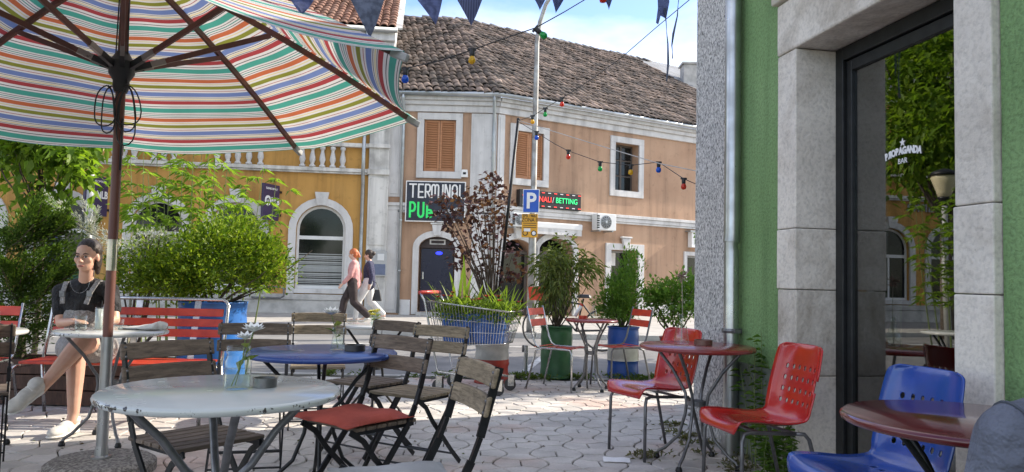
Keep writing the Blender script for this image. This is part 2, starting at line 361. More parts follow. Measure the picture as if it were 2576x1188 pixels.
# far pavement with kerb stones
def kerb_y(x): return 14.9 + 0.02 * x
walk = MB(); walk.add([(x, y, z) for z in (-0.05, SWZ) for x, y in ((-40, kerb_y(-40) + .15), (40, kerb_y(40) + .15), (40, 60), (-40, 60))], [(4, 5, 6, 7), (0, 1, 5, 4)])
walk = tag(ob('pavement', walk, M_SWALK), kind='structure')
km = MB(); km.box((0, 0, 0), (0.985, 0.15, 0.14)); km_me = km.mesh('kerb_stone', M_KERB)
for i in range(38):
    x = -19 + i; o = link('kerb_stone', km_me, walk); o.location = (x, kerb_y(x) + 0.073, 0.012 + random.uniform(-.005, .005)); o.rotation_euler = (0, 0, 0.02)
for x0, y0, x1, y1, w in ((-3.0, 12.9, 9.0, 13.2, 0.12), (0.2, 9.6, 0.75, 12.9, 0.1), (3.9, 9.8, 4.5, 13.0, 0.1), (-9, 12.8, -3.6, 12.88, 0.12)):
    mb = MB(); d = Vector((x1 - x0, y1 - y0, 0)).normalized(); n = Vector((-d.y, d.x, 0)) * w / 2
    mb.add([Vector((x0, y0, -0.016)) - n, Vector((x1, y1, -0.016)) - n, Vector((x1, y1, -0.016)) + n, Vector((x0, y0, -0.016)) + n], [(0, 1, 2, 3)]); ob('painted_line', mb, M_ROADP, street)

# ================================================================ text
def text_mesh(s, size, sx=1.0, bold=0.0, ext=0.004, shear=0.0, align='CENTER'):
    cu = bpy.data.curves.new('t', 'FONT'); cu.body = s; cu.size = size; cu.extrude = ext; cu.offset = bold; cu.shear = shear; cu.align_x = align; cu.align_y = 'CENTER'; cu.resolution_u = 3
    o = bpy.data.objects.new('t', cu); C.objects.link(o); bpy.context.view_layer.update(); dg = bpy.context.evaluated_depsgraph_get()
    me = bpy.data.meshes.new_from_object(o.evaluated_get(dg)); bpy.data.objects.remove(o)
    me.transform(Matrix.Diagonal((sx, 1, 1, 1))); return me
def text(s, size, m, parent, loc, rot=(pi / 2, 0, 0), sx=1.0, bold=0.0, ext=0.004, shear=0.0, name='lettering', align='CENTER'):
    me = text_mesh(s, size, sx, bold, ext, shear, align); me.materials.clear(); me.materials.append(m)
    o = link(name, me, parent); o.location = loc; o.rotation_euler = rot; return o

# ================================================================ YELLOW BUILDING
FY = Fac((-3.48, 20.8, SWZ), atan2(0.133, 1))
yb = thing('yellow_building', 'long ochre yellow building with arched white windows and blind balustrade', 'building', FY.o, FY.a)
arches = [(805, 742, 868), (590, 528, 652), (392, 330, 455), (152, 90, 212), (-75, -137, -13), (-300, -360, -240)]
zt = 7.75
w = MB(); w.bx(-26, -0.53, 0, 0.45, 0, zt); wall = ob('wall', w, M_YEL, yb)
cutm = MB(); AW = []
for uc, u0, u1 in arches:
    xc = (FY.hit(u0, 640)[0] + FY.hit(u1, 640)[0]) / 2; r = 0.66; z0 = 0.62; zs = 2.28; AW.append((xc, r, z0, zs))
    cutm.prism(arch_pts(xc, z0, zs, r), -0.2, 0.7)
cut(wall, cutm)
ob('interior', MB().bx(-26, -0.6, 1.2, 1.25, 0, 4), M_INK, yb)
pl = ob('plinth', MB().bx(-26, -0.55, -0.07, 0.02, 0, 0.36), M_PLINTH, yb, bevel=0.01)
ob('plinth_cap', MB().bx(-26, -0.56, -0.10, 0.02, 0.365, 0.52), M_PLINTH, yb, bevel=0.012)
for i, (xc, r, z0, zs) in enumerate(AW):
    sr = MB(); sr.ring(arch_pts(xc, 0.53, zs, r + 0.20), arch_pts(xc, 0.53, zs, r), -0.06, 0.02); s_ = ob('window_surround', sr, M_WTR, yb, bevel=0.008)
    k = MB(); k.prism([(xc - 0.12, zs + r + 0.0), (xc + 0.12, zs + r + 0.0), (xc + 0.19, zs + r + 0.36), (xc - 0.19, zs + r + 0.36)], -0.12, 0.03); ob('keystone', k, M_WTR, s_, bevel=0.01)
    ob('sill', MB().bx(xc - r + .004, xc + r - .004, -0.09, 0.12, z0 - 0.075, z0 + .05), M_WTR, s_, bevel=0.008)
    fr_ = MB(); fr_.ring(arch_pts(xc, z0 + .05, zs, r - .003), arch_pts(xc, z0 + .05, zs, r - 0.075), 0.10, 0.16); fr_.bx(xc - r + .07, xc + r - .07, 0.105, 0.155, zs - 0.27, zs - 0.17); fr_.bx(xc - r + .07, xc + r - .07, 0.1, 0.155, z0 + .05, z0 + .13)
    wf = ob('window', fr_, M_FRAMEW, yb, bevel=0.006)
    if i: fr2 = ob('mullion', MB().bx(xc - .03, xc + .03, .11, .15, z0 + .13, zs - .27), M_FRAMEW, wf)
    g = MB(); g.prism(arch_pts(xc, zs - 0.17, zs, r - 0.07), 0.128, 0.134); ob('pane', g, M_DARKGLASS, wf)
    if i: g = MB(); g.bx(xc - r + .07, xc + r - .07, .13, .136, z0 + .1, zs - .26); ob('pane', g, M_DARKGLASS, wf)
    else:
        g = MB(); g.bx(xc - r + .07, xc + r - .07, .13, .136, z0 + .1, zs - .26); ob('pane', g, M_DARKGLASS, wf)
        sl = MB(); sl.bx(-(r - .08), r - .08, -.004, .004, -.012, .012); sme = sl.mesh('blind_slat', mat('blind_slat_grey', (0.33, 0.35, 0.35), 0.5)); zz = z0 + .14; k = 0
        while zz < z0 + 1.03:
            b = link('blind_slat', sme, wf); b.location = (xc, .119, zz); b.scale = (1, 1, 1.0 + 0.9 * (k % 3 == 0)); zz += 0.046 + 0.02 * (k % 3 == 0); k += 1
        ob('blind_panel', MB().bx(xc - r + .08, xc + r - .08, .124, .127, z0 + .52, z0 + .68), mat('blind_slat_grey', (0.33, 0.35, 0.35), 0.5), wf)
    if i == 3:
        ob('poster', MB().bx(xc - .56, xc - .03, .12, .126, z0 + .15, zs - .3), mat('navy_poster', (0.02, 0.03, 0.10), 0.5), wf)
        text('NLB', 0.16, M_WHITE, wf, (xc - .3, .117, zs - .6), ext=.001)
        ob('poster', MB().bx(xc + .03, xc + .56, .12, .126, z0 + .15, zs - 1.1), mat('green_poster', (0.02, 0.10, 0.06), 0.5), wf)
# string course and blind balustrade
zc = FY.hit(800, 424)[1]
ob('string_course', MB().bx(-26, -0.54, -0.14, 0.02, zc - 0.08, zc + 0.02).bx(-26, -0.54, -0.10, 0.02, zc - 0.13, zc - 0.085), M_WOLD, yb, bevel=0.01)
bprof = [(.085, 0), (.085, .05), (.05, .07), (.055, .11), (.085, .20), (.075, .28), (.045, .42), (.045, .48), (.075, .50), (.075, .56), (.06, .58)]
bme = MB().lathe(bprof, 10).mesh('baluster', M_WTR, True)
xb = []
for u in (762, 787, 812, 838, 863, 657, 628, 600, 575, 548, 340, 315, 290, 440, 415, 390): xb.append(FY.hit(u, 400)[0])
for x in xb:
    b = link('baluster', bme, yb); b.location = (x, -0.075, zc + 0.025)
ob('balustrade_rail', MB().bx(-26, -0.54, -0.16, 0.02, zc + 0.615, zc + 0.72), M_WOLD, yb, bevel=0.01)
# right end pilaster, cornice, gutter
ob('pilaster', MB().bx(-0.52, 0.03, -0.10, 0.4, 0.0, zt - .9), M_WOLD, yb, bevel=0.01)
ob('pilaster_panel', MB().bx(-0.46, -0.03, -0.125, -0.09, 1.9, zc - .2), M_WOLD, yb, bevel=0.008)
ob('pilaster_band', MB().bx(-0.54, 0.05, -0.17, -0.09, zc - 0.12, zc + 0.03), M_WOLD, yb, bevel=0.008); ob('pilaster_band', MB().bx(-0.54, 0.05, -0.17, -0.09, zc + .62, zc + .73), M_WOLD, yb, bevel=0.008)
ob('cornice', MB().bx(-26, 0.05, -0.18, 0.4, zt - .88, zt - .5).bx(-26, 0.08, -0.30, 0.4, zt - .49, zt - .25).bx(-26, 0.1, -0.42, 0.4, zt - .24, zt), M_WTR, yb, bevel=0.012)
gt = MB(); gt.tube([(-26, -0.52, zt + .02), (0.15, -0.52, zt + .02)], 0.075, 8); ob('gutter', gt, M_ZINC, yb, smooth=True)
dp = MB(); dp.tube([(-0.66, -0.5, zt), (-0.66, -0.16, zt - .5), (-0.66, -0.09, zt - .9), (-0.66, -0.14, zc + .9), (-.66, -.24, zc + .7), (-.66, -.24, zc - .2), (-.66, -.1, zc - .35), (-0.66, -0.09, .5), (-0.66, -.16, .4), (-0.66, -.16, 0.05)], 0.05, 8); ob('downpipe', dp, M_ZINC, yb, smooth=True)
cb = MB(); cb.bx(-0.36, 0.06, -0.18, -0.12, 1.05, 1.75); bx_ = ob('wall_box', cb, mat('box_grey', (0.42, 0.43, 0.43), 0.5), yb, bevel=.008)
ob('box_panel', MB().bx(-.32, .02, -.19, -.178, 1.09, 1.38), mat('box_blue', (0.13, 0.16, 0.25), 0.4), bx_); ob('box_slot', MB().bx(-.2, -.02, -.2, -.178, 1.48, 1.66), M_FRAMEW, bx_)
# tiled roof: s-shaped tiles in straight rows
M_TILE_Y = mat('new_clay_tile', (0.30, 0.17, 0.12), 0.85, scale=1.2, col2=(0.26, 0.125, 0.085), rnd=0.18, st='world')
M_TILE_T = mat('old_clay_tile', (0.225, 0.17, 0.14), 0.95, scale=1.6, col2=(0.085, 0.073, 0.065), lo=0.38, hi=0.62, rnd=0.48, st='world', bmp=0.4, bscale=30)
M_ROOFDK = mat('roof_underlay', (0.06, 0.052, 0.047), 0.95, st='world')
def tile_geo(w, L, h, flat=0.0):
    vs_ = []; fs = []; n = 6
    for k, (y, s, z) in enumerate(((0, 1.0, 0.028), (L, 0.82, 0.0))):
        for i in range(n + 1):
            a = pi * i / n; vs_.append((-w / 2 * s * cos(a), y, z + h * s * sin(a)))
        if flat and k < 2: pass
    for i in range(n): fs.append((i, i + 1, n + 2 + i, n + 1 + i))
    b = len(vs_)
    for i in range(n + 1):
        a = pi * i / n; vs_.append((-w / 2 * 0.80 * cos(a), 0, 0.028 + h * 0.72 * sin(a)))
    for i in range(n): fs.append((i, b + i, b + i + 1, i + 1))
    return vs_, fs
def tile_roof(parent, corner, xdir, updir, nx, ny, dx, dy, m, inside, jit, label_far, score=None, tile=(0.23, 0.44, 0.074)):
    xd = Vector(xdir).normalized(); ud = Vector(updir).normalized(); nd = xd.cross(ud); c0 = Vector(corner)
    TV, TF = tile_geo(*tile); tm = MB().add(TV, TF); tme = tm.mesh('roof_tile', m, True); lst = []
    for j in range(ny):
        for i in range(nx):
            p = c0 + xd * ((i + 0.5) * dx) + ud * (j * dy)
            if inside(p): lst.append(p)
    key = score or (lambda p: p.length)
    lst.sort(key=key); far = MB()
    nd.normalize(); R = Matrix((ud.cross(nd), ud, nd)).transposed().to_4x4()
    for k, p in enumerate(lst):
        p = p + nd * 0.012 + xd * random.gauss(0, jit) + ud * random.gauss(0, jit * 1.4) + nd * random.gauss(0, jit * .35)
        M = Matrix.Translation(p) @ R @ Matrix.Rotation(random.gauss(0, jit * 3), 4, 'Z') @ Matrix.Rotation(random.gauss(0, jit * 2), 4, 'X')
        if k < 300:
            o = link('roof_tile', tme, parent); o.matrix_local = M
        else: far.add(TV, TF, M)
    if far.v:
        o = ob('roof_tiles', far, m, parent, smooth=True, fix=False); tag(o, kind='stuff')
    return len(lst)
YS = radians(30); roofy = MB()
roofy.add([(-26, -.5, zt + .05), (.15, -.5, zt + .05), (.15, 5.5, zt + .05 + 6 * math.tan(YS)), (-26, 5.5, zt + .05 + 6 * math.tan(YS))], [(0, 1, 2, 3)])
rfy = ob('roof', roofy, M_ROOFDK, yb)
tile_roof(rfy, (-9.0, -.55, zt + .06), (1, 0, 0), (0, cos(YS), sin(YS)), 42, 17, 0.217, 0.36, M_TILE_Y, lambda p: p.x < .17, 0.006, None, score=lambda p: abs(p.x + 2) + p.y * .4)
vg = MB(); vg.bar((.17, -.55, zt + .06), (.17, 5.5, zt + .06 + 6.05 * math.tan(YS)), .05, .22, (0, 0, 1)); ob('verge', vg, M_WOLD, yb)
ob('end_wall', MB().bx(-.1, .02, .46, 5.4, 0, zt).add([(-.1, .46, zt), (.02, .46, zt), (.02, 5.4, zt + 3.0), (-.1, 5.4, zt + 3.0), (-.1, 5.4, zt), (.02, 5.4, zt)], [(0, 3, 4), (1, 5, 2), (0, 1, 2, 3), (3, 2, 5, 4)]), M_WOLD, yb)
# projecting bank signs
def blade_sign(u, v, hgt, lab):
    x, z = FY.hit(u, v, -0.6); t = thing('projecting_sign', lab, 'sign', FY.mat() @ Vector((x, -0.06, z)), FY.a + radians(-24), 'bank blade signs')
    ob('panel', MB().bx(-.035, .035, -.78, -.06, -hgt / 2, hgt / 2), mat('violet_sign', (0.045, 0.03, 0.085), 0.4), t, bevel=.006)
    [ob('bracket', MB().bx(-.02, .02, -.08, .08, hgt * s - .03, hgt * s + .03), M_BLACKM, t) for s in (-.33, .33)]
    rot = (pi / 2, 0, pi / 2)
    dd = MB(); dd.lathe([(.135, -.004), (.135, .004)], 20, M=Matrix.Translation((.037, -.58, .03)) @ Matrix.Rotation(pi / 2, 4, 'Y')); ob('emblem', dd, M_WHITE, t)
    hh = MB(); hh.ring([(-.07, -.07), (-.07, .04), (0, .075), (.06, .03), (.06, -.03)], [(-.035, -.07), (-.035, .02), (0, .035), (.025, .01), (.025, -.03)], -.003, .003, Matrix.Translation((.044, -.58, .03)) @ Matrix.Rotation(pi / 2, 4, 'Z')); ob('emblem_mark', hh, mat('violet_sign', (0, 0, 0)), t)
    text('NLB', .26, M_WHITE, t, (.038, -.25, .03), rot, sx=.75, bold=.008)
    text('BANKOMAT', .085, M_WHITE, t, (.038, -.42, hgt * .37), rot, sx=1.1)
    return t
blade_sign(252, 492, 1.02, 'violet bank sign jutting from yellow wall beside the street lamp')
blade_sign(694, 508, 0.95, 'violet bank sign jutting from yellow wall right of the leafy tall stems')
# bank lettering further along the wall
bl = thing('bank_lettering', 'grey bank name lettering over an arch of the yellow wall', 'sign', FY.mat() @ Vector((-12.3, -.03, 3.95 - 0.28)), FY.a)
text('NLB Banka', .55, mat('letter_grey', (0.30, 0.31, 0.33), .5), bl, (0, 0, 0), ext=.02)
hr = thing('handrail', 'grey tube handrail fixed to the yellow wall beside the arched window', 'handrail', FY.mat() @ Vector((FY.hit(705, 735)[0], 0, FY.hit(705, 735)[1])), FY.a)
ob('rail', MB().tube([(-.75, -.02, .14), (-.6, -.3, .14), (.05, -.3, .14), (.14, -.3, .1), (.14, -.3, -.1), (.05, -.3, -.15), (-.6, -.3, -.15), (-.75, -.02, -.15)], .028, 8), M_STEEL, hr, smooth=True)

# ================================================================ TERMINAL BUILDING (bent facade, old tiled roof)
TZ = 6.2 - SWZ
FC = Fac((-0.475, 21.0, SWZ), 0.0); WANG = radians(31.0); FW = Fac((-0.475, 21.0, SWZ), WANG)
tb = thing('peach_building', 'peach two storey corner building with pub and old tiled roof', 'building', FC.o, 0.0)
def wing(name='wing'):
    e = bpy.data.objects.new(name, None); return e
XL = FC.hit(968, 600)[0]
wc = MB(); wc.bx(XL + .42, 0, 0, 0.5, 0, TZ); w1 = ob('wall', wc, M_PEA, tb)
def crect(fc, u0, v0, u1, v1):
    a, _ = fc.hit(u0, (v0 + v1) / 2); b, _ = fc.hit(u1, (v0 + v1) / 2); um = (u0 + u1) / 2
    return a, b, fc.hit(um, v1)[1], fc.hit(um, v0)[1]
cw = crect(FC, 1066, 302, 1146, 432); cdoor = crect(FC, 1052, 596, 1143, 790)
ck = MB(); ck.bx(cw[0], cw[1], -.2, .3, cw[2], cw[3]); dcx = (cdoor[0] + cdoor[1]) / 2; dr = (cdoor[1] - cdoor[0]) / 2
ck.prism(arch_pts(dcx, .1, cdoor[3] - dr * .62, dr, rz=dr * .62), -.2, .35); cut(w1, ck)
WM = Matrix.Rotation(WANG, 4, 'Z')          # wing pieces are built in wing coordinates and turned
def wob(name, mb, m, parent=None, **k):
    o = ob(name, mb, m, parent or tb, **k)
    if parent is None: o.rotation_euler = (0, 0, WANG)
    return o
WL = 13.0
ww = MB(); ww.bx(0.0, WL, 0, .5, 0, TZ); w2 = ob('wall', ww, M_PEA, None)
wr1 = crect(FW, 1296, 333, 1366, 452); wr2 = crect(FW, 1546, 362, 1606, 481); wd1 = crect(FW, 1258, 602, 1338, 790); wd2 = crect(FW, 1353, 600, 1440, 790)
wd3 = crect(FW, 1534, 630, 1602, 793); wsh = crect(FW, 1726, 645, 1800, 760)
ck = MB(); ck.bx(wr1[0], wr1[1], -.2, .3, wr1[2], wr1[3]); ck.bx(wr2[0], wr2[1], -.2, .6, wr2[2], wr2[3]); ck.bx(wsh[0], wsh[1], -.2, .3, wsh[2], wsh[3]); ck.bx(wd3[0], wd3[1], -.2, .6, 0.02, wd3[3])
for q in (wd1, wd2): r = (q[1] - q[0]) / 2; ck.prism(arch_pts((q[0] + q[1]) / 2, .02, q[3] - r * .62, r, rz=r * .62), -.2, .6)
cut(w2, ck); w2.parent = tb; w2.rotation_euler = (0, 0, WANG)
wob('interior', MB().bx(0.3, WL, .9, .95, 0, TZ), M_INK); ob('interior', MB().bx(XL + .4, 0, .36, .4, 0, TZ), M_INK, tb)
def frame_rect(q, t, y0, y1, below=True):
    mb = MB(); x0, x1, z0, z1 = q
    mb.bx(x0 - t, x0, y0, y1, z0, z1).bx(x1, x1 + t, y0, y1, z0, z1).bx(x0 - t, x1 + t, y0, y1, z1, z1 + t)
    if below: mb.bx(x0 - t, x1 + t, y0, y1, z0 - t, z0)
    return mb
def shuttered(q, put):
    s_ = put('window_surround', frame_rect(q, .19, -.05, .03), M_WTR, bevel=.008)
    x0, x1, z0, z1 = q; xm = (x0 + x1) / 2
    for a, b in ((x0 + .01, xm - .006), (xm + .006, x1 - .01)):
        lf = MB(); lf.bx(a, a + .05, .03, .08, z0 + .01, z1 - .01).bx(b - .05, b, .03, .08, z0 + .01, z1 - .01).bx(a + .05, b - .05, .03, .08, z0 + .01, z0 + .07).bx(a + .05, b - .05, .03, .08, z1 - .07, z1 - .01)
        L = put('shutter', lf, M_SHUT); n = 20; sm = MB(); sm.box((0, 0, 0), (b - a - .1, .012, (z1 - z0 - .14) / n * 1.15), Matrix.Rotation(radians(-32), 4, 'X')); sme = sm.mesh('slat', M_SHUT)
        for k in range(n):
            o = link('slat', sme, L); o.location = ((a + b) / 2, .055, z0 + .07 + (k + .5) * (z1 - z0 - .14) / n)
        ob('backing', MB().bx(a + .05, b - .05, .085, .09, z0, z1), M_INK, L)
put_c = lambda n, mb, m, **k: ob(n, mb, m, tb, **k)
put_w = lambda n, mb, m, **k: wob(n, mb, m, **k)
shuttered(cw, put_c); shuttered(wr1, put_w)
# gridded upper window
wob('window_surround', frame_rect(wr2, .19, -.05, .03), M_WTR, bevel=.008)
M_DKWOOD = mat('dark_sash', (0.10, 0.085, 0.075), 0.6)
x0, x1, z0, z1 = wr2; sf = frame_rect((x0 + .06, x1 - .06, z0 + .06, z1 - .06), .055, .30, .35); sf.bx((x0 + x1) / 2 - .035, (x0 + x1) / 2 + .035, .295, .35, z0, z1)
for k in (1, 2): sf.bx(x0, x1, .305, .345, z0 + k * (z1 - z0) / 3 - .018, z0 + k * (z1 - z0) / 3 + .018)
sw = wob('window', sf, M_DKWOOD)
for i in range(2):
    for k in range(3):
        a = x0 + .06 + i * ((x1 - x0) / 2 - .02); b = a + (x1 - x0) / 2 - .1; c = z0 + .04 + k * (z1 - z0) / 3; ob('pane', MB().bx(a, b, .322, .328, c, c + (z1 - z0) / 3 - .05), M_DARKGLASS, sw)
# pilasters
def pilaster(put, x0, x1, z0, z1):
    put('pilaster', MB().bx(x0, x1, -.045, .03, z0, z1), M_WTR, bevel=.006); put('pilaster_panel', MB().bx(x0 + .06, x1 - .06, -.06, -.04, z0 + .08, z1 - .08), M_WTR, bevel=.006)
ctop = FC.hit(1130, 285)[1]; cm = FC.hit(1010, 505)[1]
ob('wall_end', MB().bx(XL, XL + .43, -.03, .5, 0, TZ), M_PEA, tb)
for za, zb in ((0.05, cm - .1), (cm + .1, ctop)):
    put_c('pilaster', MB().bx(XL + .02, XL + .4, -.06, -.025, za, zb), M_WTR, bevel=.006); put_c('pilaster_panel', MB().bx(XL + .07, XL + .35, -.075, -.05, za + .08, zb - .07), M_WTR, bevel=.006)
pilaster(put_c, FC.hit(1184, 400)[0], -.02, cm + .1, ctop); pilaster(put_c, FC.hit(1184, 700)[0], -.02, .5, cm - .1)
pilaster(put_w, .0, .22, cm + .1, ctop); pilaster(put_w, 0, .22, .5, cm - .1)
# string course, cornices, plinths
sc0 = FW.hit(1500, 549)[1]
for put, a, b in ((put_c, XL, 0.02), (put_w, -.01, WL)):
    put('string_course', MB().bx(a, b, -.13, .02, sc0 + .06, sc0 + .15).bx(a, b, -.09, .02, sc0 - .06, sc0 + .055).bx(a, b, -.06, .02, sc0 - .12, sc0 - .065), M_WTR, bevel=.008)
    put('cornice', MB().bx(a, b, -.08, .02, ctop + .02, ctop + .2).bx(a, b + (.03 if put is put_c else 0), -.16, .02, ctop + .205, ctop + .32).bx(a, b + (.06 if put is put_c else 0), -.24, .1, ctop + .325, TZ - .02), M_WTR, bevel=.01)
    put('plinth', MB().bx(a + (.45 if put is put_c else 0), cdoor[0] - .2 if put is put_c else wd1[0] - .16, -.05, .02, 0, .42), M_WTR, bevel=.006)
put_c('plinth', MB().bx(cdoor[1] + .2, 0.0, -.05, .02, 0, .42), M_WTR, bevel=.006)
put_w('plinth', MB().bx(wd3[1] + .3, WL, -.05, .02, 0, .42), M_WTR, bevel=.006)
# gutter and downpipes
ga = MB(); c0 = Vector((XL, -.36, TZ + .02)); c1 = Vector((.1, -.36, TZ + .02)); c2 = WM @ Vector((WL, -.36, TZ + .02)); ga.tube([c0, c1, c2], .07, 8); ob('gutter', ga, M_ZINC, tb, smooth=True)
for u, uu in ((1008, 1008), (1238, 1236)):
    x, _ = FC.hit(uu, 600); dpm = MB(); dpm.tube([(x, -.36, TZ), (x, -.34, TZ - .15), (x, -.14, TZ - .55), (x, -.13, TZ - .9), (x, -.13, .05)], .045, 8); d_ = ob('downpipe', dpm, M_ZINC, tb, smooth=True)
    for zz in (1.2, 2.6, 4.6): ob('clip', MB().lathe([(.055, 0), (.055, .04)], 10, (x, -.13, zz)), M_ZINC, d_)
# doors
def arch_door(put, q, lit, surround=.17):
    r = (q[1] - q[0]) / 2; cx = (q[0] + q[1]) / 2; zs = q[3] - r * .62
    n = 14; o_ = arch_pts(cx, .02, zs, r + surround, n, r * .62 + surround); i_ = arch_pts(cx, .02, zs, r, n, r * .62)
    s_ = put('door_surround', MB().ring(o_, i_, -.06, .03), M_WTR, bevel=.008)
    ob('keystone', MB().prism([(cx - .1, q[3] + .02), (cx + .1, q[3] + .02), (cx + .15, q[3] + .33), (cx - .15, q[3] + .33)], -.13, -.01).bx(cx - .19, cx + .19, -.15, -.01, q[3] + .335, q[3] + .39), M_WTR, s_, bevel=.02)
    if lit:
        d_ = put('door', MB().bx(q[0] + .05, q[1] - .05, .14, .19, .1, q[3] - r * .62 - .02), mat('door_navy', (0.006, 0.008, 0.03), .3)); ob('door_handle', MB().bx(q[0] + .1, q[0] + .14, .09, .14, 1.0, 1.2), M_CHROME, d_)
        tr = put('transom', MB().prism(arch_pts(cx, zs, zs, r - .01, n, r * .6), .13, .19), mat('door_brown', (0.035, 0.02, 0.018), .5))
        ob('lamp_frame', MB().ring([(cx - .22, zs + .1), (cx - .22, zs + .24), (cx + .22, zs + .24), (cx + .22, zs + .1), (cx - .22, zs + .1)], [(cx - .18, zs + .13), (cx - .18, zs + .21), (cx + .18, zs + .21), (cx + .18, zs + .13), (cx - .18, zs + .13)], .1, .13), M_WOLD, tr)
        put('step', MB().bx(q[0] - .02, q[1] + .02, -.2, .14, 0, .095), M_PLINTH, bevel=.01)
        lp = ob('blue_lamp', MB().ball((cx + .05, .11, zs - .14), (.10, .03, .05)), emit('blue_lamp', (0.02, 0.03, 0.6), 1.2), d_)
    else:
        put('door_leaf', MB().bx(q[0] + .02, q[0] + .1, .25, .32, .02, zs).bx(q[1] - .1, q[1] - .02, .25, .32, .02, zs).bx(q[0] + .1, q[1] - .1, .25, .32, zs - .08, zs), M_DKWOOD)
        put('pane', MB().bx(q[0] + .1, q[1] - .1, .28, .29, .1, zs - .08), M_DARKGLASS)
arch_door(put_c, cdoor, True); arch_door(put_w, wd1, False); arch_door(put_w, wd2, False)
# shop door with square surround
q = wd3; s_ = wob('door_surround', MB().bx(q[0] - .2, q[0], -.06, .03, .02, q[3]).bx(q[1], q[1] + .24, -.06, .03, .02, q[3]).bx(q[0] - .2, q[1] + .24, -.06, .03, q[3], q[3] + .2), M_WTR, bevel=.008)
cx = (q[0] + q[1]) / 2; ob('keystone', MB().prism([(cx - .1, q[3] + .05), (cx + .1, q[3] + .05), (cx + .16, q[3] + .36), (cx - .16, q[3] + .36)], -.14, -.05).bx(cx - .21, cx + .21, -.16, -.05, q[3] + .365, q[3] + .42), M_WTR, s_, bevel=.02)
d_ = wob('door', frame_rect((q[0] + .07, q[1] - .07, .12, q[3] - .07), .065, .38, .44), mat('door_grey', (0.32, 0.33, 0.34), .5)); ob('pane', MB().bx(q[0] + .07, q[1] - .07, .405, .41, .1, q[3] - .07), M_DARKGLASS, d_)
for a, b, c, d, m in ((.3, .52, 1.55, 1.95, M_WHITE), (.12, .48, .75, 1.2, M_WHITE), (.1, .34, 2.02, 2.2, mat('yellow_notice', (0.55, 0.33, 0.03), .6))): ob('notice', MB().bx(q[0] + a, q[0] + b, .396, .402, c, d), m, d_)
# shop window and its sign
q = wsh; wob('window_surround', frame_rect(q, .13, -.05, .03), M_WTR, bevel=.006); sw2 = wob('window', frame_rect((q[0] + .06, q[1] - .06, q[2] + .06, q[3] - .06), .055, .1, .16), mat('door_grey', (0, 0, 0))); ob('pane', MB().bx(q[0], q[1], .128, .134, q[2], q[3]), M_DARKGLASS, sw2)
def sign_on(fac, name, lab, cat, u0, v0, u1, v1, dy):
    a, b, z0, z1 = crect(fac, u0, v0, u1, v1); t = thing(name, lab, cat, fac.mat() @ Vector(((a + b) / 2, -dy, (z0 + z1) / 2)), fac.a); return t, b - a, z1 - z0
t, w_, h_ = sign_on(FW, 'shop_sign', 'white shop sign with green lettering on peach wall by the green corner', 'sign', 1730, 587, 1812, 625, .16)
ob('panel', MB().bx(-w_ / 2, w_ / 2, -.03, .155, -h_ / 2, h_ / 2), M_WHITE, t, bevel=.006); ob('hood', MB().bx(-w_ / 2 - .12, w_ / 2 + .1, -.1, .155, h_ / 2, h_ / 2 + .04), M_ZINC, t)
gl = mat('letter_green', (0.11, 0.22, 0.01), .5)
text('ZDRAVA', .21, gl, t, (-w_ / 2 + .07, -.032, .13), bold=.012, align='LEFT'); text('HRANA', .21, gl, t, (-w_ / 2 + .12, -.032, -.08), bold=.012, align='LEFT'); text('FOLLOW US', .055, M_INK, t, (-w_ / 2 + .3, -.032, -.2), align='LEFT')
# TERMINAL PUB board
t, w_, h_ = sign_on(FC, 'pub_sign', 'dark navy pub board with white and green letters above arched door', 'sign', 1022, 458, 1172, 560, .15)
ob('frame', MB().bx(-w_ / 2, w_ / 2, -.02, .012, -h_ / 2, h_ / 2), M_WHITE, t, bevel=.006); ob('panel', MB().bx(-w_ / 2 + .03, w_ / 2 - .03, -.026, -.015, -h_ / 2 + .03, h_ / 2 - .03), M_NAVYB, t)
def stroke_text(strokes, m, parent, x, z, sx, sz, w, y=-.035, name='letter'):
    mb = MB()
    for pl_ in strokes: 
        for i in range(len(pl_) - 1):
            p, q_ = pl_[i], pl_[i + 1]; d = Vector((q_[0] - p[0], 0, q_[1] - p[1])).normalized() * w * .32; d = Vector((d.x / sx * 1, 0, d.z / sz)) if False else d
            mb.bar(Vector((x + p[0] * sx, y + random.uniform(-.001, .001), z + p[1] * sz)) - d, Vector((x + q_[0] * sx, y, z + q_[1] * sz)) + d, w, .012, Vector((d.z, 0, -d.x)))
    return ob(name, mb, m, parent, fix=False)
def arc(cx, cz, rx, rz, a0, a1, n=6): return [(cx + rx * cos(radians(a0 + (a1 - a0) * i / n)), cz + rz * sin(radians(a0 + (a1 - a0) * i / n))) for i in range(n + 1)]
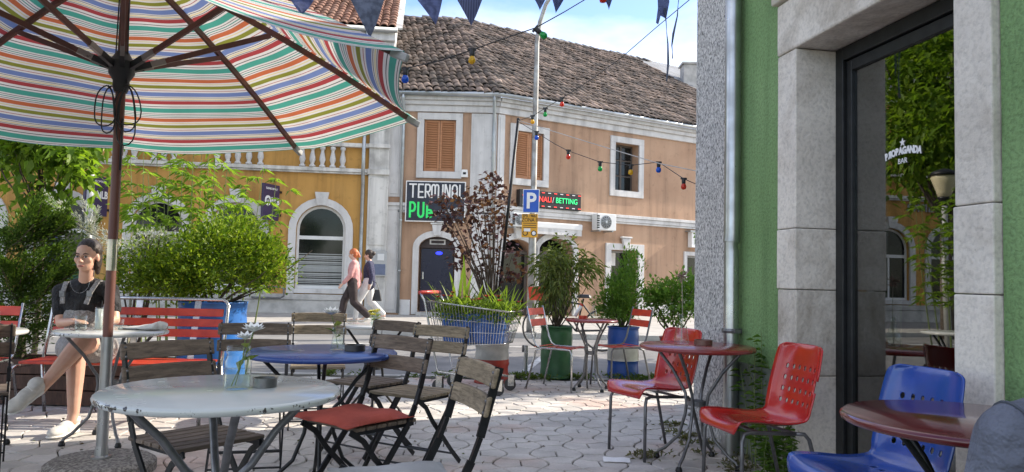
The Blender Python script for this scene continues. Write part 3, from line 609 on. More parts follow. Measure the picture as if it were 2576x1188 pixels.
LET = {'T': [[(-.15, 1), (1.15, 1)], [(.5, 1), (.5, 0)]], 'E': [[(1, 0), (.1, 0), (.1, 1), (1, 1)], [(.1, .42), (.9, .42)]],
       'R': [[(.1, 0), (.1, 1), (.7, 1)] + arc(.7, .72, .3, .28, 90, -90, 5) + [(.2, .44)], [(.5, .44), (1, 0)]],
       'M': [[(0, 0)] + [(0, .8)] + arc(.32, .8, .32, .2, 180, 0, 5) + [(.64, .3)], [(.64, .8)] + arc(.96, .8, .32, .2, 180, 0, 5) + [(1.28, 0)]],
       'I': [[(.2, 0), (.2, 1)]], 'N': [[(.05, 0), (.05, 1), (.2, 1), (.85, 0), (.95, 0), (.95, 1)]],
       'A': [[(.05, 0), (.05, .75)] + arc(.5, .75, .45, .25, 180, 0, 6) + [(.95, 0)], [(.05, .35), (.95, .35)]], 'L': [[(.1, 1), (.1, 0), (.95, 0)]],
       'P': [[(.1, 0), (.1, 1), (.5, 1)] + arc(.55, .7, .4, .3, 90, -90, 6) + [(.1, .4)]], 'U': [[(.05, 1), (.05, .25)] + arc(.5, .25, .45, .25, 180, 360, 6) + [(.95, 1)]],
       'b': [[(.1, 1), (.1, 0), (.55, 0)] + arc(.55, .3, .4, .3, -90, 90, 6) + [(.1, .6)], [(.45, .35), (.8, .35)]]}
x = -w_ / 2 + .13; hh = .36
for ch, adv in zip('TERMINAL', (.215, .19, .19, .275, .085, .20, .20, .16)):
    stroke_text(LET[ch], M_WHITE, t, x, h_ / 2 - .46, .145, hh, .042); x += adv
M_PUBG = emit('pub_green', (0.02, 0.48, 0.10), .25); x = -w_ / 2 + .12
for ch in 'PUb': stroke_text(LET[ch], M_PUBG, t, x, -h_ / 2 + .13, .16, .40 if ch != 'b' else .33, .055); x += .235
text('Hemingway', .155, M_WHITE, t, (.33, -.03, -.25), (pi / 2, radians(-14), 0), shear=.35)
# LED board, air conditioners, awning case, alarm box
t, w_, h_ = sign_on(FW, 'led_board', 'black scrolling led board with red and green letters behind the parking sign', 'sign', 1298, 484, 1452, 526, .14)
ob('case', MB().bx(-w_ / 2, w_ / 2, -.06, .13, -h_ / 2, h_ / 2), M_INK, t, bevel=.008)
lr = emit('led_red', (0.8, 0.05, 0.04), .55); lg = emit('led_green', (0.03, 0.65, 0.2), .55); text('TERMINALI', .225, lr, t, (w_ / 2 - 1.05, -.063, 0), align='RIGHT', sx=.9); text('/', .23, M_WHITE, t, (w_ / 2 - 1.0, -.063, 0), sx=.9); text('BETTING', .225, lg, t, (w_ / 2 - .13, -.063, 0), align='RIGHT', sx=.86)
for k in range(10):
    for s in (-1, 1): ob('led_dash', MB().bx(-w_ / 2 + .1 + k * w_ / 10, -w_ / 2 + .2 + k * w_ / 10, -.064, -.06, s * (h_ / 2 - .05) - .012, s * (h_ / 2 - .05) + .012), lr if k % 2 else M_WHITE, t)
def aircon(u0, v0, u1, v1, lab):
    t, w_, h_ = sign_on(FW, 'air_conditioner', lab, 'air conditioner', u0, v0, u1, v1, .40); w_ *= .88; h_ *= .88; b = ob('casing', MB().bx(-w_ / 2, w_ / 2, -.05, .25, -h_ / 2, h_ / 2), M_FRAMEW, t, bevel=.015)
    r = h_ * .4; cxx = -w_ * .06; ob('fan_recess', MB().lathe([(r, -.005), (r, .005)], 22, M=Matrix.Translation((cxx, -.053, 0)) @ Matrix.Rotation(pi / 2, 4, 'X')), mat('fan_dark', (0.08, 0.08, 0.085), .6), b)
    gr = MB()
    for k in range(12): a = 2 * pi * k / 12; gr.tube([(cxx, -.066, 0), (cxx + r * cos(a), -.066, r * sin(a))], .005, 4)
    for k in (.35, .6, .85, 1.0): gr.tube([(cxx + r * k * cos(2 * pi * i / 20), -.066, r * k * sin(2 * pi * i / 20)) for i in range(20)], .005, 4, closed=True)
    gr.lathe([(r * .2, -.006), (r * .2, .006)], 12, M=Matrix.Translation((cxx, -.07, 0)) @ Matrix.Rotation(pi / 2, 4, 'X')); ob('fan_grille', gr, M_ZINC, b, fix=False)
    for k in range(6): ob('vent', MB().bx(-w_ / 2 - .012, -w_ / 2 + .06, -.056, -.02, -h_ * .4 + k * h_ * .14, -h_ * .4 + k * h_ * .14 + .04), M_INK, b)
    for s in (-1, 1): ob('bracket', MB().bx(s * w_ * .35 - .02, s * w_ * .35 + .02, -.02, .4, -h_ / 2 - .04, -h_ / 2), M_ZINC, t)
    return t
aircon(1478, 538, 1530, 584, 'white air conditioner unit on peach wall right of the led board'); aircon(1268, 536, 1312, 574, 'white air conditioner unit on peach wall left of the parking sign')
t, w_, h_ = sign_on(FW, 'awning', 'rolled white awning case above the pub entrance behind the parking sign', 'awning', 1310, 562, 1450, 590, .2)
ob('case', MB().bx(-w_ / 2, w_ / 2, -.12, .19, -.02, h_ / 2), M_FRAMEW, t, bevel=.03); ob('valance', MB().bx(-w_ / 2 + .02, w_ / 2 - .02, -.1, -.08, -h_ / 2 - .02, 0), M_WTR, t)
t, w_, h_ = sign_on(FC, 'alarm_box', 'small cream alarm box on peach wall right of the shuttered window', 'alarm', 1160, 428, 1178, 447, .06); ob('casing', MB().box((0, 0, 0), (w_, .1, h_), taper=.8), M_WHITE, t, bevel=.012); ob('lamp', MB().bx(-.04, .04, -.055, -.05, -.03, .03), M_INK, t)
# old roof: two planes meeting at a hip
SL = 0.65; n_in = Vector((-sin(WANG), cos(WANG), 0)); OV = .34
def zroof(d): return TZ + .02 + SL * (d + OV)
RD = 6.45; hipf = -.2777
def hip_x(y): return hipf * (y + OV) + .1
e0 = Vector((XL - .1, -OV, zroof(-OV))); e1 = Vector((.1, -OV, zroof(-OV))); top1 = Vector((hip_x(RD), RD, zroof(RD))); top0 = Vector((XL - 1.4, RD, zroof(RD)))
we = WM @ Vector((WL, -OV, 0)); we.z = zroof(-OV); wt = WM @ Vector((WL, RD, 0)); wt.z = zroof(RD)
rt = ob('roof', MB().add([e0, e1, top1, top0, we, wt], [(0, 1, 2, 3), (1, 4, 5, 2)]), M_ROOFDK, tb)
ud = Vector((0, 1, SL)).normalized()
tile_roof(rt, (XL - 1.6, -OV - .05, zroof(-OV)), (1, 0, 0), Vector((-.22, 1, SL)).normalized(), 38, 24, .205, .34, M_TILE_T, lambda p: p.x < hip_x(p.y) + .08 and p.x > XL - .1 - .19 * (p.y + OV), .014, None, score=lambda p: p.y)
CUTX = FW.hit(1700, 300)[0]
udw = WM.to_3x3() @ ud; xdw = WM.to_3x3() @ Vector((1, 0, 0)); cw0 = WM @ Vector((-4.0, -OV - .05, 0)); cw0.z = zroof(-OV)
def in_w(p):
    l = WM.inverted() @ p; return p.x > hip_x(p.y) - .05 and l.x < 12.2 - l.y * .33
tile_roof(rt, cw0, xdw, udw, 80, 24, .205, .34, M_TILE_T, in_w, .014, None, score=lambda p: (WM.inverted() @ p).y * 1.0 + abs(p.x - 3) * .15)
rg = MB(); ridge_me = MB().add(*tile_geo(.3, .42, .11)).mesh('ridge_tile', mat('ridge_tile_grey', (.38, .35, .32), .95, scale=3, col2=(.2, .18, .165), st='world', rnd=.3), True)
def ridge(a, b):
    d = (b - a); L = d.length; d.normalize(); n = int(L / .36)
    for k in range(n):
        o = link('ridge_tile', ridge_me, rt); z = Vector((0, 0, 1)); xd = d.cross(z).normalized(); up = xd.cross(d)
        o.matrix_local = Matrix.Translation(a + d * (k * .36) + Vector((0, 0, random.gauss(0, .012)))) @ Matrix((xd, d, up)).transposed().to_4x4() @ Matrix.Rotation(random.gauss(0, .04), 4, 'Z')
ridge(top0, top1); ridge(top1, top1 + (wt - top1) * .86)
# corrugated sheet at the far end, with a chimney
M_CORR = mat('corrugated_sheet', (0.36, 0.37, 0.37), 0.6, 0.5, scale=1.5, col2=(0.25, 0.255, 0.26), st='world')
cr = MB(); P = []
nn = 60
for i in range(nn + 1):
    xx = 9.9 + i * 6.0 / nn; zz = .05 + .022 * (i % 2); a = WM @ Vector((xx, -OV - .1, 0)); b = WM @ Vector((xx, RD + .1, 0)); a.z = zroof(-OV - .1) + zz; b.z = zroof(RD + .1) + zz; cr.v += [a, b]
    if i: k = 2 * i; cr.f.append((k - 2, k, k + 1, k - 1))
cs = ob('corrugated_roof', cr, M_CORR, tb)
cp = WM @ Vector((11.6, 4.4, 0)); cz = zroof(4.4); ch = ob('chimney', MB().bx(cp.x - .35, cp.x + .35, cp.y - .35, cp.y + .35, cz - .4, cz + .75), M_PLINTH, tb, bevel=.01); ob('chimney_cap', MB().bx(cp.x - .42, cp.x + .42, cp.y - .42, cp.y + .42, cz + .755, cz + .83), M_PLINTH, ch)
ob('rear_wall', MB().bx(XL, XL + .3, .5, RD, 0, TZ), M_WOLD, tb)

# ================================================================ GREEN BUILDING (right)
GA = atan2(-.986, .168); FG = Fac((1.456, 5.86, 0), GA)
gb = thing('green_building', 'green roughcast bar building with stone framed glass door', 'building', FG.o, GA)
mG, nt, pb, out = NT('green_roughcast'); co = coords(nt); a = noise(nt, co, 1.1, 4); b = noise(nt, co, 55, 5, .6); c = ramp(nt, a.outputs['Fac'], [(.3, (0.175, 0.305, 0.115)), (.7, (0.23, 0.37, 0.155))])
bb = ramp(nt, b.outputs['Fac'], [(.32, (.62,) * 3), (.55, (1.05,) * 3)]); gs = noise(nt, stretch(nt, co, (2.5, 2.5, .3)), 1.5, 7, .65); gr_ = ramp(nt, gs.outputs['Fac'], [(.36, (.76, .78, .74)), (.52, (1, 1, 1)), (.7, (1.1, 1.08, 1.08))]); gcol = mixc(nt, .8, c.outputs[0], bb.outputs[0], 'MULTIPLY'); nt.links.new(mixc(nt, 1, gcol, gr_.outputs[0], 'MULTIPLY'), pb.inputs['Base Color']); pb.inputs['Roughness'].default_value = .92; bump(nt, pb, b.outputs['Fac'], 1.0, .012)
mQ, nt, pb, out = NT('speckled_stone'); co = coords(nt); a = noise(nt, stretch(nt, co, (1, 1, .6)), 75, 3, .6, .8); c = ramp(nt, a.outputs['Fac'], [(.36, (.13, .13, .125)), (.5, (.48, .47, .45)), (.62, (.72, .70, .67))]); nt.links.new(c.outputs[0], pb.inputs['Base Color']); pb.inputs['Roughness'].default_value = .9; bump(nt, pb, a.outputs['Fac'], .9, .01)
mS, nt, pb, out = NT('jamb_stone'); co = coords(nt); a = noise(nt, co, 3, 6); b = noise(nt, co, 45, 5, .6); pit = nt.nodes.new('ShaderNodeTexVoronoi'); pit.inputs['Scale'].default_value = 14; nt.links.new(co, pit.inputs['Vector'])
c = ramp(nt, a.outputs['Fac'], [(.35, (.76, .72, .655)), (.65, (.65, .61, .55))]); bb = ramp(nt, b.outputs['Fac'], [(.3, (.72,) * 3), (.55, (1.05,) * 3)]); pp = ramp(nt, pit.outputs['Distance'], [(.03, (.35,) * 3), (.09, (1,) * 3)])
oi = nt.nodes.new('ShaderNodeObjectInfo'); orr = ramp(nt, oi.outputs['Random'], [(0, (.9,) * 3), (1, (1.06,) * 3)])
st3 = noise(nt, co, 1.7, 7, .68, .4); sr3 = ramp(nt, st3.outputs['Fac'], [(.36, (.66, .62, .56)), (.5, (1, .985, .95)), (.7, (1.08, 1.06, 1.02))]); cc = mixc(nt, .7, c.outputs[0], bb.outputs[0], 'MULTIPLY'); cc = mixc(nt, .9, cc, sr3.outputs[0], 'MULTIPLY'); cc = mixc(nt, .35, cc, pp.outputs[0], 'MULTIPLY'); cc = mixc(nt, 1, cc, orr.outputs[0], 'MULTIPLY'); nt.links.new(cc, pb.inputs['Base Color']); pb.inputs['Roughness'].default_value = .9; bump(nt, pb, b.outputs['Fac'], .7, .008)
JL0 = FG.hit(1968, 700)[0]; JL1 = FG.hit(2015, 700)[0]; JR0 = FG.hit(2420, 700)[0]; JR1 = FG.hit(2522, 700)[0]; LZ = FG.hit(2016, 122)[1]; LT = LZ + .33; PX = FG.hit(1838, 700)[0]
GH = 3.95
g1 = MB(); g1.bx(PX, 12, 0, .45, 0, GH); gw = ob('wall', g1, mG, gb); cut(gw, MB().bx(JL0 - .005, JR1 + .005, -.2, .7, -.1, LT))
# small base zone, darker cement
ob('base_band', MB().bx(PX + .01, JL0 - .01, -.018, .02, 0, .62), mat('cement_band', (0.17, 0.20, 0.16), .92, scale=5, col2=(.11, .13, .10), bmp=.6, bscale=40), gb)
ob('base_band', MB().bx(JR1 + .01, 12, -.018, .02, 0, .62), mat('cement_band', (0, 0, 0)), gb)
ob('corner_pilaster', MB().bx(-.02, PX, -.03, .45, 0, GH), mQ, gb, bevel=.008)
ob('end_wall', MB().bx(0, .4, .45, 1.35, 0, GH).bx(-1.55, -.0, 1.352, 1.75, 0, GH).bx(-1.55, -1.15, 1.75, 7, 0, GH), mG, gb)  # stepped-out wing is unseen, added so its edge throws the terrace shadow
ob('roof_eave', MB().bx(-.05, 12, -.12, 8, GH, GH + .18).bx(-1.6, -.06, 1.3, 8, GH, GH + .18), M_WOLD, gb)  # includes a slab over the added, unseen wing
REC = .24
for x0, x1, ns in ((JL0, JL1, 'L'), (JR0, JR1, 'R')):
    zs = [0.0, .62, FG.hit(1990, 728)[1], FG.hit(1990, 577)[1], LZ] if ns == 'L' else [0.0, FG.hit(2470, 741)[1], FG.hit(2470, 515)[1], LZ + .001]
    for k in range(len(zs) - 1):
        ob('jamb_stone', MB().bx(x0 + random.uniform(-.004, .004), x1 - (.0 if ns == 'L' else random.uniform(0, .006)), -.035 + random.uniform(-.006, .006), REC + .1, zs[k] + .002, zs[k + 1] - .002), mS, gb, bevel=.007)
ob('lintel_stone', MB().bx(JL0 - .01, JR1 + .01, -.038, REC + .1, LZ + .004, LT - .004), mS, gb, bevel=.014)
ob('lintel_cornice', MB().bx(JL0 - .03, JR1 + .03, -.07, .05, LT, LT + .06).bx(JL0 - .06, JR1 + .06, -.12, .05, LT + .062, LT + .11).bx(JL0 - .1, JR1 + .1, -.17, .05, LT + .112, LT + .18), mat('cornice_cream', (.55, .52, .44), .85, scale=3), gb, bevel=.012)
ob('threshold', MB().bx(JL1 - .002, JR0 + .002, -.03, REC + .12, -.02, .06), mS, gb, bevel=.01)
# glass door
M_DFR = mat('door_frame_dark', (0.022, 0.024, 0.025), .45, .2, scale=12, var=.3)
dr_ = ob('door_frame', MB().bx(JL1 + .001, JL1 + .075, REC - .02, REC + .05, .062, LZ - .001).bx(JR0 - .075, JR0 - .001, REC - .02, REC + .05, .062, LZ - .001).bx(JL1 + .076, JR0 - .076, REC - .02, REC + .05, LZ - .08, LZ - .001), M_DFR, gb, bevel=.005)
X0, X1 = JL1 + .08, JR0 - .08
lf = ob('door', MB().bx(X0, X0 + .05, REC, REC + .045, .066, LZ - .085).bx(X1 - .05, X1, REC, REC + .045, .066, LZ - .085).bx(X0 + .05, X1 - .05, REC, REC + .045, LZ - .15, LZ - .085).bx(X0 + .05, X1 - .05, REC, REC + .045, .066, .2), M_DFR, gb, bevel=.005)
ob('pane', MB().bx(X0 + .05, X1 - .05, REC + .02, REC + .026, .2, LZ - .15), glass('door_glass', (.50, .53, .51), .17), lf)
hx = FG.hit(2372, 700)[0]
ob('handle', MB().tube([(hx, REC - .07, FG.hit(2372, 545)[1]), (hx, REC - .07, FG.hit(2372, 868)[1])], .02, 10).bx(hx - .03, hx + .06, REC - .09, REC + .002, FG.hit(2372, 555)[1], FG.hit(2372, 545)[1] + .01).bx(hx - .03, hx + .06, REC - .09, REC + .002, FG.hit(2372, 868)[1], FG.hit(2372, 860)[1]), M_DFR, lf, smooth=False)
M_VINYL = mat('vinyl_white', (.85, .85, .85), .5, var=.03)
tx = FG.hit(2265, 385, REC)[0]; gx, gz = FG.hit(2263, 383, REC)
for i, chh in enumerate('PROPAGANDA'):
    s = (i - 4.5) / 4.5; me = text_mesh(chh, .050, .82 if chh != 'R' else -.82, .003, .001); me.materials.clear(); me.materials.append(M_VINYL); o = link('lettering', me, lf); o.location = (gx + s * .128, REC + .017, gz - .004 - .016 * (s * s) + .012); o.rotation_euler = (pi / 2, radians(9 * s), 0)
text('BAR', .040, M_VINYL, lf, (gx, REC + .017, gz - .046), ext=.001)
stp = [(.024 * (1 if i % 2 == 0 else .4) * sin(2 * pi * i / 10), .024 * (1 if i % 2 == 0 else .4) * cos(2 * pi * i / 10)) for i in range(10)]
ob('star', MB().prism([(gx + a, gz + .052 + b) for a, b in stp], REC + .016, REC + .018), M_VINYL, lf)
# bar interior: floor, walls, some furniture silhouettes
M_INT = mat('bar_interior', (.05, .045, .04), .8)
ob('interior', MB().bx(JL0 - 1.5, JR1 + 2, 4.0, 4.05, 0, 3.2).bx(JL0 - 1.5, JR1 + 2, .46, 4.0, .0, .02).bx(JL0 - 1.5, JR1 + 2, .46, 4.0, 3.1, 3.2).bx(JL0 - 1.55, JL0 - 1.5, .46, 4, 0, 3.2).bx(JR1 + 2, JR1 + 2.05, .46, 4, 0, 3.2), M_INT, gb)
# rain pipe on the green wall
dx = FG.hit(1864, 700)[0]
pz = FG.hit(1860, 610)[1]
dpp = MB(); dpp.tube([(dx, -.07, .24), (dx, -.07, pz - .06), (dx, -.075, pz - .03), (dx, -.07, pz + .02)], [.05, .05, .044, .05], 14); dpp.tube([(dx, -.072, pz + .0), (dx, -.068, pz + .06), (dx, -.07, GH)], [.056, .054, .054], 14)
rp = ob('rain_pipe', dpp, M_DRAIN, gb, auto=40)
ob('pipe_boot', MB().tube([(dx, -.07, 0.0), (dx, -.07, .26)], .058, 14), M_DRAIN, rp, auto=40)
zb_ = FG.hit(1862, 832)[1]; ob('pipe_clamp', MB().lathe([(.062, -.015), (.065, 0), (.062, .015)], 14, (dx, -.07, zb_)).bx(dx + .04, dx + .1, -.09, -.05, zb_ - .012, zb_ + .012).bx(dx - .02, dx + .02, -.02, .0, zb_ - .015, zb_ + .015), M_STEEL, rp)
# ================================================================ PARASOL
UP = Vector((-2.31, 4.37, 0)); RR = 1.80; APEX = 3.0
M_UWOOD = mat('parasol_wood', (0.15, 0.055, 0.038), .5, scale=6, col2=(0.09, 0.035, 0.026), st=(1, 1, .15))
um = thing('parasol', 'open parasol with multicoloured stripes on a brown wooden pole', 'parasol', UP)
mC, nt, pb, out = NT('striped_canvas')
uvn = nt.nodes.new('ShaderNodeUVMap'); sp = nt.nodes.new('ShaderNodeSeparateXYZ'); nt.links.new(uvn.outputs[0], sp.inputs[0])
m1 = nt.nodes.new('ShaderNodeMath'); m1.operation = 'MULTIPLY_ADD'; nt.links.new(sp.outputs[1], m1.inputs[0]); m1.inputs[1].default_value = 1 / .35; m1.inputs[2].default_value = 10.31
m2 = nt.nodes.new('ShaderNodeMath'); m2.operation = 'FRACT'; nt.links.new(m1.outputs[0], m2.inputs[0])
Wc = (.68, .665, .635); K = (.09, .07, .07); RD_ = (.36, .055, .06); TE = (.07, .33, .26); ORG = (.50, .14, .06); OL = (.23, .24, .04); BL = (.16, .225, .44); CR = (.66, .56, .30)
stops = [(0, RD_), (.085, Wc), (.135, K), (.15, Wc), (.185, TE), (.295, Wc), (.325, K), (.336, Wc), (.365, (.05, .25, .2)), (.38, Wc), (.41, K), (.42, Wc), (.445, ORG), (.53, Wc), (.555, CR), (.575, Wc), (.61, OL), (.69, Wc), (.735, RD_), (.75, Wc), (.785, BL), (.885, Wc), (.905, K), (.916, Wc), (.935, CR), (.958, Wc), (.975, K), (.985, Wc)]
cr_ = ramp(nt, m2.outputs[0], stops, 'CONSTANT'); cn = noise(nt, coords(nt), 3, 5); dirt = ramp(nt, cn.outputs['Fac'], [(.35, (.86, .85, .83)), (.6, (1, 1, 1))]); cc = mixc(nt, .8, cr_.outputs[0], dirt.outputs[0], 'MULTIPLY')
nt.links.new(cc, pb.inputs['Base Color']); pb.inputs['Roughness'].default_value = .85; wv = noise(nt, coords(nt), 500, 2); bump(nt, pb, wv.outputs['Fac'], .15, .002)
tr = nt.nodes.new('ShaderNodeBsdfTranslucent'); nt.links.new(cc, tr.inputs[0]); ms = nt.nodes.new('ShaderNodeMixShader'); ms.inputs[0].default_value = .32
nt.links.new(pb.outputs[0], ms.inputs[1]); nt.links.new(tr.outputs[0], ms.inputs[2]); nt.links.new(ms.outputs[0], out.inputs[0])
def tip(a): return Vector((RR * cos(a), RR * sin(a), 2.2 + .07 * cos(a) - .07 * sin(a)))
AP = Vector((0, 0, APEX)); A8 = [radians(27 + 45 * i) for i in range(8)]
def ribp(a, k):
    p = AP.lerp(tip(a), k); p.z += .05 * sin(pi * k); return p
for i in range(8):
    a, b = A8[i], A8[(i + 1) % 8]; NS, NT_ = 26, 14; vs_ = []; uvs = []; fs = []
    for s in range(NS + 1):
        k = .06 + .955 * s / NS
        for t in range(NT_ + 1):
            tt = t / NT_; p = ribp(a, k).lerp(ribp(b, k), tt); q = 4 * tt * (1 - tt); rad = Vector((p.x, p.y, 0)).normalized()
            sag = .055 * k * k + .006 * sin(9 * k + i * 2.1) * k * q; p = p - rad * (.065 * q * k * k * k) - Vector((0, 0, 1)) * (sag * q) + Vector((0, 0, .02)) + rad * .004 * sin(tt * 40) * (abs(tt - .5) > .42)
            p.z += .008 * sin(k * 6 + tt * 5 + i) * q
            vs_.append(p); uvs.append((tt, 1.66 * k - 1.66))
    for s in range(NS):
        for t in range(NT_): c = s * (NT_ + 1) + t; fs.append((c, c + 1, c + NT_ + 2, c + NT_ + 1))
    mb = MB().add(vs_, fs); me = mb.mesh('canopy_panel', mC, True); ul = me.uv_layers.new(name='UVMap')
    for L in me.loops: ul.data[L.index].uv = uvs[L.vertex_index]
    link('canopy_panel', me, um)
M_BLK = mat('black_plastic', (.02, .02, .022), .45, var=.3)
HUB = 2.33
for i, a in enumerate(A8):
    w_ = Vector((-sin(a), cos(a), 0)); r_ = MB()
    for k0 in range(6): r_.bar(ribp(a, .03 + k0 * .97 / 6) - Vector((0, 0, .012)), ribp(a, .03 + (k0 + 1) * .97 / 6) - Vector((0, 0, .012)), .022, .034, w_)
    rb = ob('rib', r_, M_UWOOD, um, fix=False)
    tp = ribp(a, 1.0); rd = Vector((cos(a), sin(a), -.42)).normalized(); ob('rib_cap', MB().bar(tp - rd * .05 - Vector((0, 0, .012)), tp + rd * .05 - Vector((0, 0, .012)), .034, .042, w_), mat('cap_grey', (.35, .35, .34), .5), rb, bevel=.006)
    h0 = Vector((cos(a) * .06, sin(a) * .06, HUB)); h1 = ribp(a, .46) - Vector((0, 0, .035)); md = h0.lerp(h1, .22); st_ = MB().bar(md, h1, .02, .032, w_); sb = ob('strut', st_, M_UWOOD, um, bevel=.003)
    ob('strut_socket', MB().bar(h0, h0.lerp(h1, .12), .026, .036, w_), M_BLK, sb); ob('strut_ferrule', MB().bar(h0.lerp(h1, .12), md, .023, .035, w_), mat('ferrule', (.30, .27, .25), .35, .6), sb)
PL = MB().tube([(0, 0, .74), (0, 0, APEX + .02)], .027, 14); ob('pole', PL, M_UWOOD, um, auto=40)
ob('pole_sleeve', MB().tube([(0, 0, 1.14), (0, 0, 1.32)], .0285, 14), mat('brass_sleeve', (.50, .46, .38), .3, .9, scale=9), um, auto=40)
ob('stand_tube', MB().tube([(0, 0, .06), (0, 0, .76)], .0315, 16), M_DRAIN, um, auto=40)
ob('runner', MB().lathe([(.035, -.15), (.045, -.12), (.045, -.08), (.07, -.04), (.075, .03), (.05, .06), (.035, .09)], 16, (0, 0, HUB)), M_BLK, um, auto=40)
ob('finial', MB().lathe([(.05, -.06), (.05, 0), (.03, .04), (.02, .09), (.0, .1)], 12, (0, 0, APEX + .04)), M_UWOOD, um, smooth=True)
mb = MB().lathe([(.29, 0), (.29, .05), (.26, .07), (.0, .075)], 28); ob('base', mb, mat('aggregate_base', (.30, .28, .25), .95, scale=60, col2=(.12, .11, .10), bmp=1.0, bscale=70, lo=.42, hi=.58), um)
ob('base_flange', MB().lathe([(.055, .075), (.055, .085), (.036, .09), (.034, .14)], 16), M_DRAIN, um)
# pull cord in loops
cd = MB()
def loop(x, y, z0, zb, w, tw=0.0): return [(x + w * sin(2 * pi * i / 20) * (.35 + .65 * sin(pi * i / 20)) * .9 + tw * i / 20, y + .01 * sin(i), z0 - (z0 - zb) * (1 - cos(2 * pi * i / 20)) / 2) for i in range(21)]
for (x, zb, w_, tw) in ((-.06, 1.97, .085, 0), (-.05, 1.93, .06, .02), (.07, 1.98, .11, 0), (.06, 1.94, .075, .02), (.06, 1.86, .08, .01)): cd.tube(loop(x, -.05, HUB - .12, zb, w_, tw), .0042, 6)
cd.tube([(-.03, -.02, HUB), (-.035, 0, APEX - .15)], .004, 6); cd.tube([(.045, -.02, HUB - .1), (.02, 0, APEX - .15)], .004, 6); cd.tube([(.02, .0, HUB - .3), (.035, -.03, 2.0), (.035, -.03, 1.72)], .006, 6); ob('cord', cd, M_BLK, um, smooth=True, fix=False)

# ================================================================ FURNITURE
def facing(fx, fy): return atan2(fy, fx) - pi / 2
def woodmat(name, c1, c2, st):
    m, nt, pb, out = NT(name); co = stretch(nt, coords(nt), st); oi = nt.nodes.new('ShaderNodeObjectInfo')
    mp = nt.nodes.new('ShaderNodeVectorMath'); mp.operation = 'ADD'; nt.links.new(co, mp.inputs[0])
    sc = nt.nodes.new('ShaderNodeMath'); sc.operation = 'MULTIPLY'; sc.inputs[1].default_value = 37; nt.links.new(oi.outputs['Random'], sc.inputs[0]); nt.links.new(sc.outputs[0], mp.inputs[1])
    n = noise(nt, mp.outputs[0], 12, 8, .65, .6); n2 = noise(nt, mp.outputs[0], 2.5, 3); c = ramp(nt, n.outputs['Fac'], [(.32, c1), (.5, tuple((a + b) / 2 for a, b in zip(c1, c2))), (.68, c2)]); d = ramp(nt, n2.outputs['Fac'], [(.35, (.75,) * 3), (.65, (1.15,) * 3)])
    nt.links.new(mixc(nt, 1, c.outputs[0], d.outputs[0], 'MULTIPLY'), pb.inputs['Base Color']); pb.inputs['Roughness'].default_value = .8; bump(nt, pb, n.outputs['Fac'], .5, .004); return m
M_WDARK = woodmat('weathered_brown_wood', (.075, .055, .042), (.19, .145, .108), (1, 6, 6)); M_WGREY = woodmat('weathered_grey_wood', (.13, .10, .065), (.36, .285, .19), (1, 7, 7)); M_WPALE = woodmat('pale_grey_wood', (.36, .34, .31), (.52, .50, .46), (1, 6, 6))
def bistro_chair(label, wood, loc, rz, seatwood=None, group='wooden folding bistro chairs', sz=.45):
    t = thing('folding_chair', label, 'chair', loc, rz, group); W = .20
    sm = MB().box((0, 0, 0), (.40, .052, .018)); sme = sm.mesh('seat_slat', seatwood or wood)
    for k in range(6):
        o = link('seat_slat', sme, t); o.location = (0, -.165 + k * .064, sz); b = o.modifiers.new('bevel', 'BEVEL'); b.width = .004; b.segments = 2
    for s in (-1, 1): ob('seat_rail', MB().bar((s * .17, -.20, sz - .018), (s * .17, .19, sz - .018), .008, .025, (1, 0, 0)), M_BLACKM, t)
    for z, y in ((.800, -.266), (.703, -.241)):
        bm_ = MB(); n = 8
        top = []; 
        for i in range(n + 1):
            x = -.215 + .43 * i / n; yy = y + .018 * (1 - (x / .215) ** 2) * -1 + .006
            for dy, dz in ((-.009, -.034), (.009, -.034), (.009, .034), (-.009, .034)): bm_.v.append(Vector((x, yy + dy - dz * .22, z + dz + .004 * (1 if dz > 0 else 0) * cos(x * 7))))
        for i in range(n):
            for k in range(4): a = i * 4 + k; b = i * 4 + (k + 1) % 4; bm_.f.append((a, b, b + 4, a + 4))
        bm_.f += [(3, 2, 1, 0), tuple(n * 4 + k for k in range(4))]
        bs = ob('back_slat', bm_, wood, t, bevel=.006)
        for s in (-1, 1):
            for dz in (-.02, .02): ob('rivet', MB().ball((s * .195, y + .014 - dz * .22, z + dz), (.006, .004, .006), 6, 4), M_STEEL, bs)
    for s in (-1, 1):
        fl = MB(); pts = [(s * .195, -.280, .838), (s * .195, -.215, .60), (s * .195, -.185, .52), (s * .195, -.14, .43), (s * .195, .21, .01)]
        for i in range(4): fl.bar(pts[i], pts[i + 1], .030 if i != 1 else .016, .010 if i != 1 else .020, (0, 1, 0))
        ob('leg', fl, M_BLACKM, t, fix=False)
        bl_ = MB(); pts = [(s * .178, .20, .44), (s * .178, .12, .39), (s * .178, .05, .30), (s * .178, -.16, .09), (s * .178, -.25, .01)]
        for i in range(4): bl_.bar(pts[i], pts[i + 1], .026, .009, (0, 1, 0))
        ob('leg', bl_, M_BLACKM, t, fix=False)
    for y, z, w_ in ((.165, .06, .38), (-.185, .07, .345), (-.14, .43, .38), (.10, .14, .38)): ob('crossbar', MB().tube([(-w_ / 2, y, z), (w_ / 2, y, z)], .006, 6), M_BLACKM, t)
    return t
bistro_chair('dark wooden folding chair with upright back left of the blue table', M_WDARK, (-1.50, 4.42, 0), facing(.25, -.97))
bistro_chair('dark wooden folding chair just behind the chipped white table', M_WDARK, (-1.30, 3.22, 0), facing(.80, -.60))
bistro_chair('pale sunlit wooden folding chair at the farthest small white table', M_WGREY, (-1.46, 5.82, 0), facing(.25, -.97))  # paler wood puts the sunlight into this chair's colour
bistro_chair('dark wooden folding chair right behind the blue table', M_WDARK, (-.93, 5.02, 0), facing(-.55, -.83))
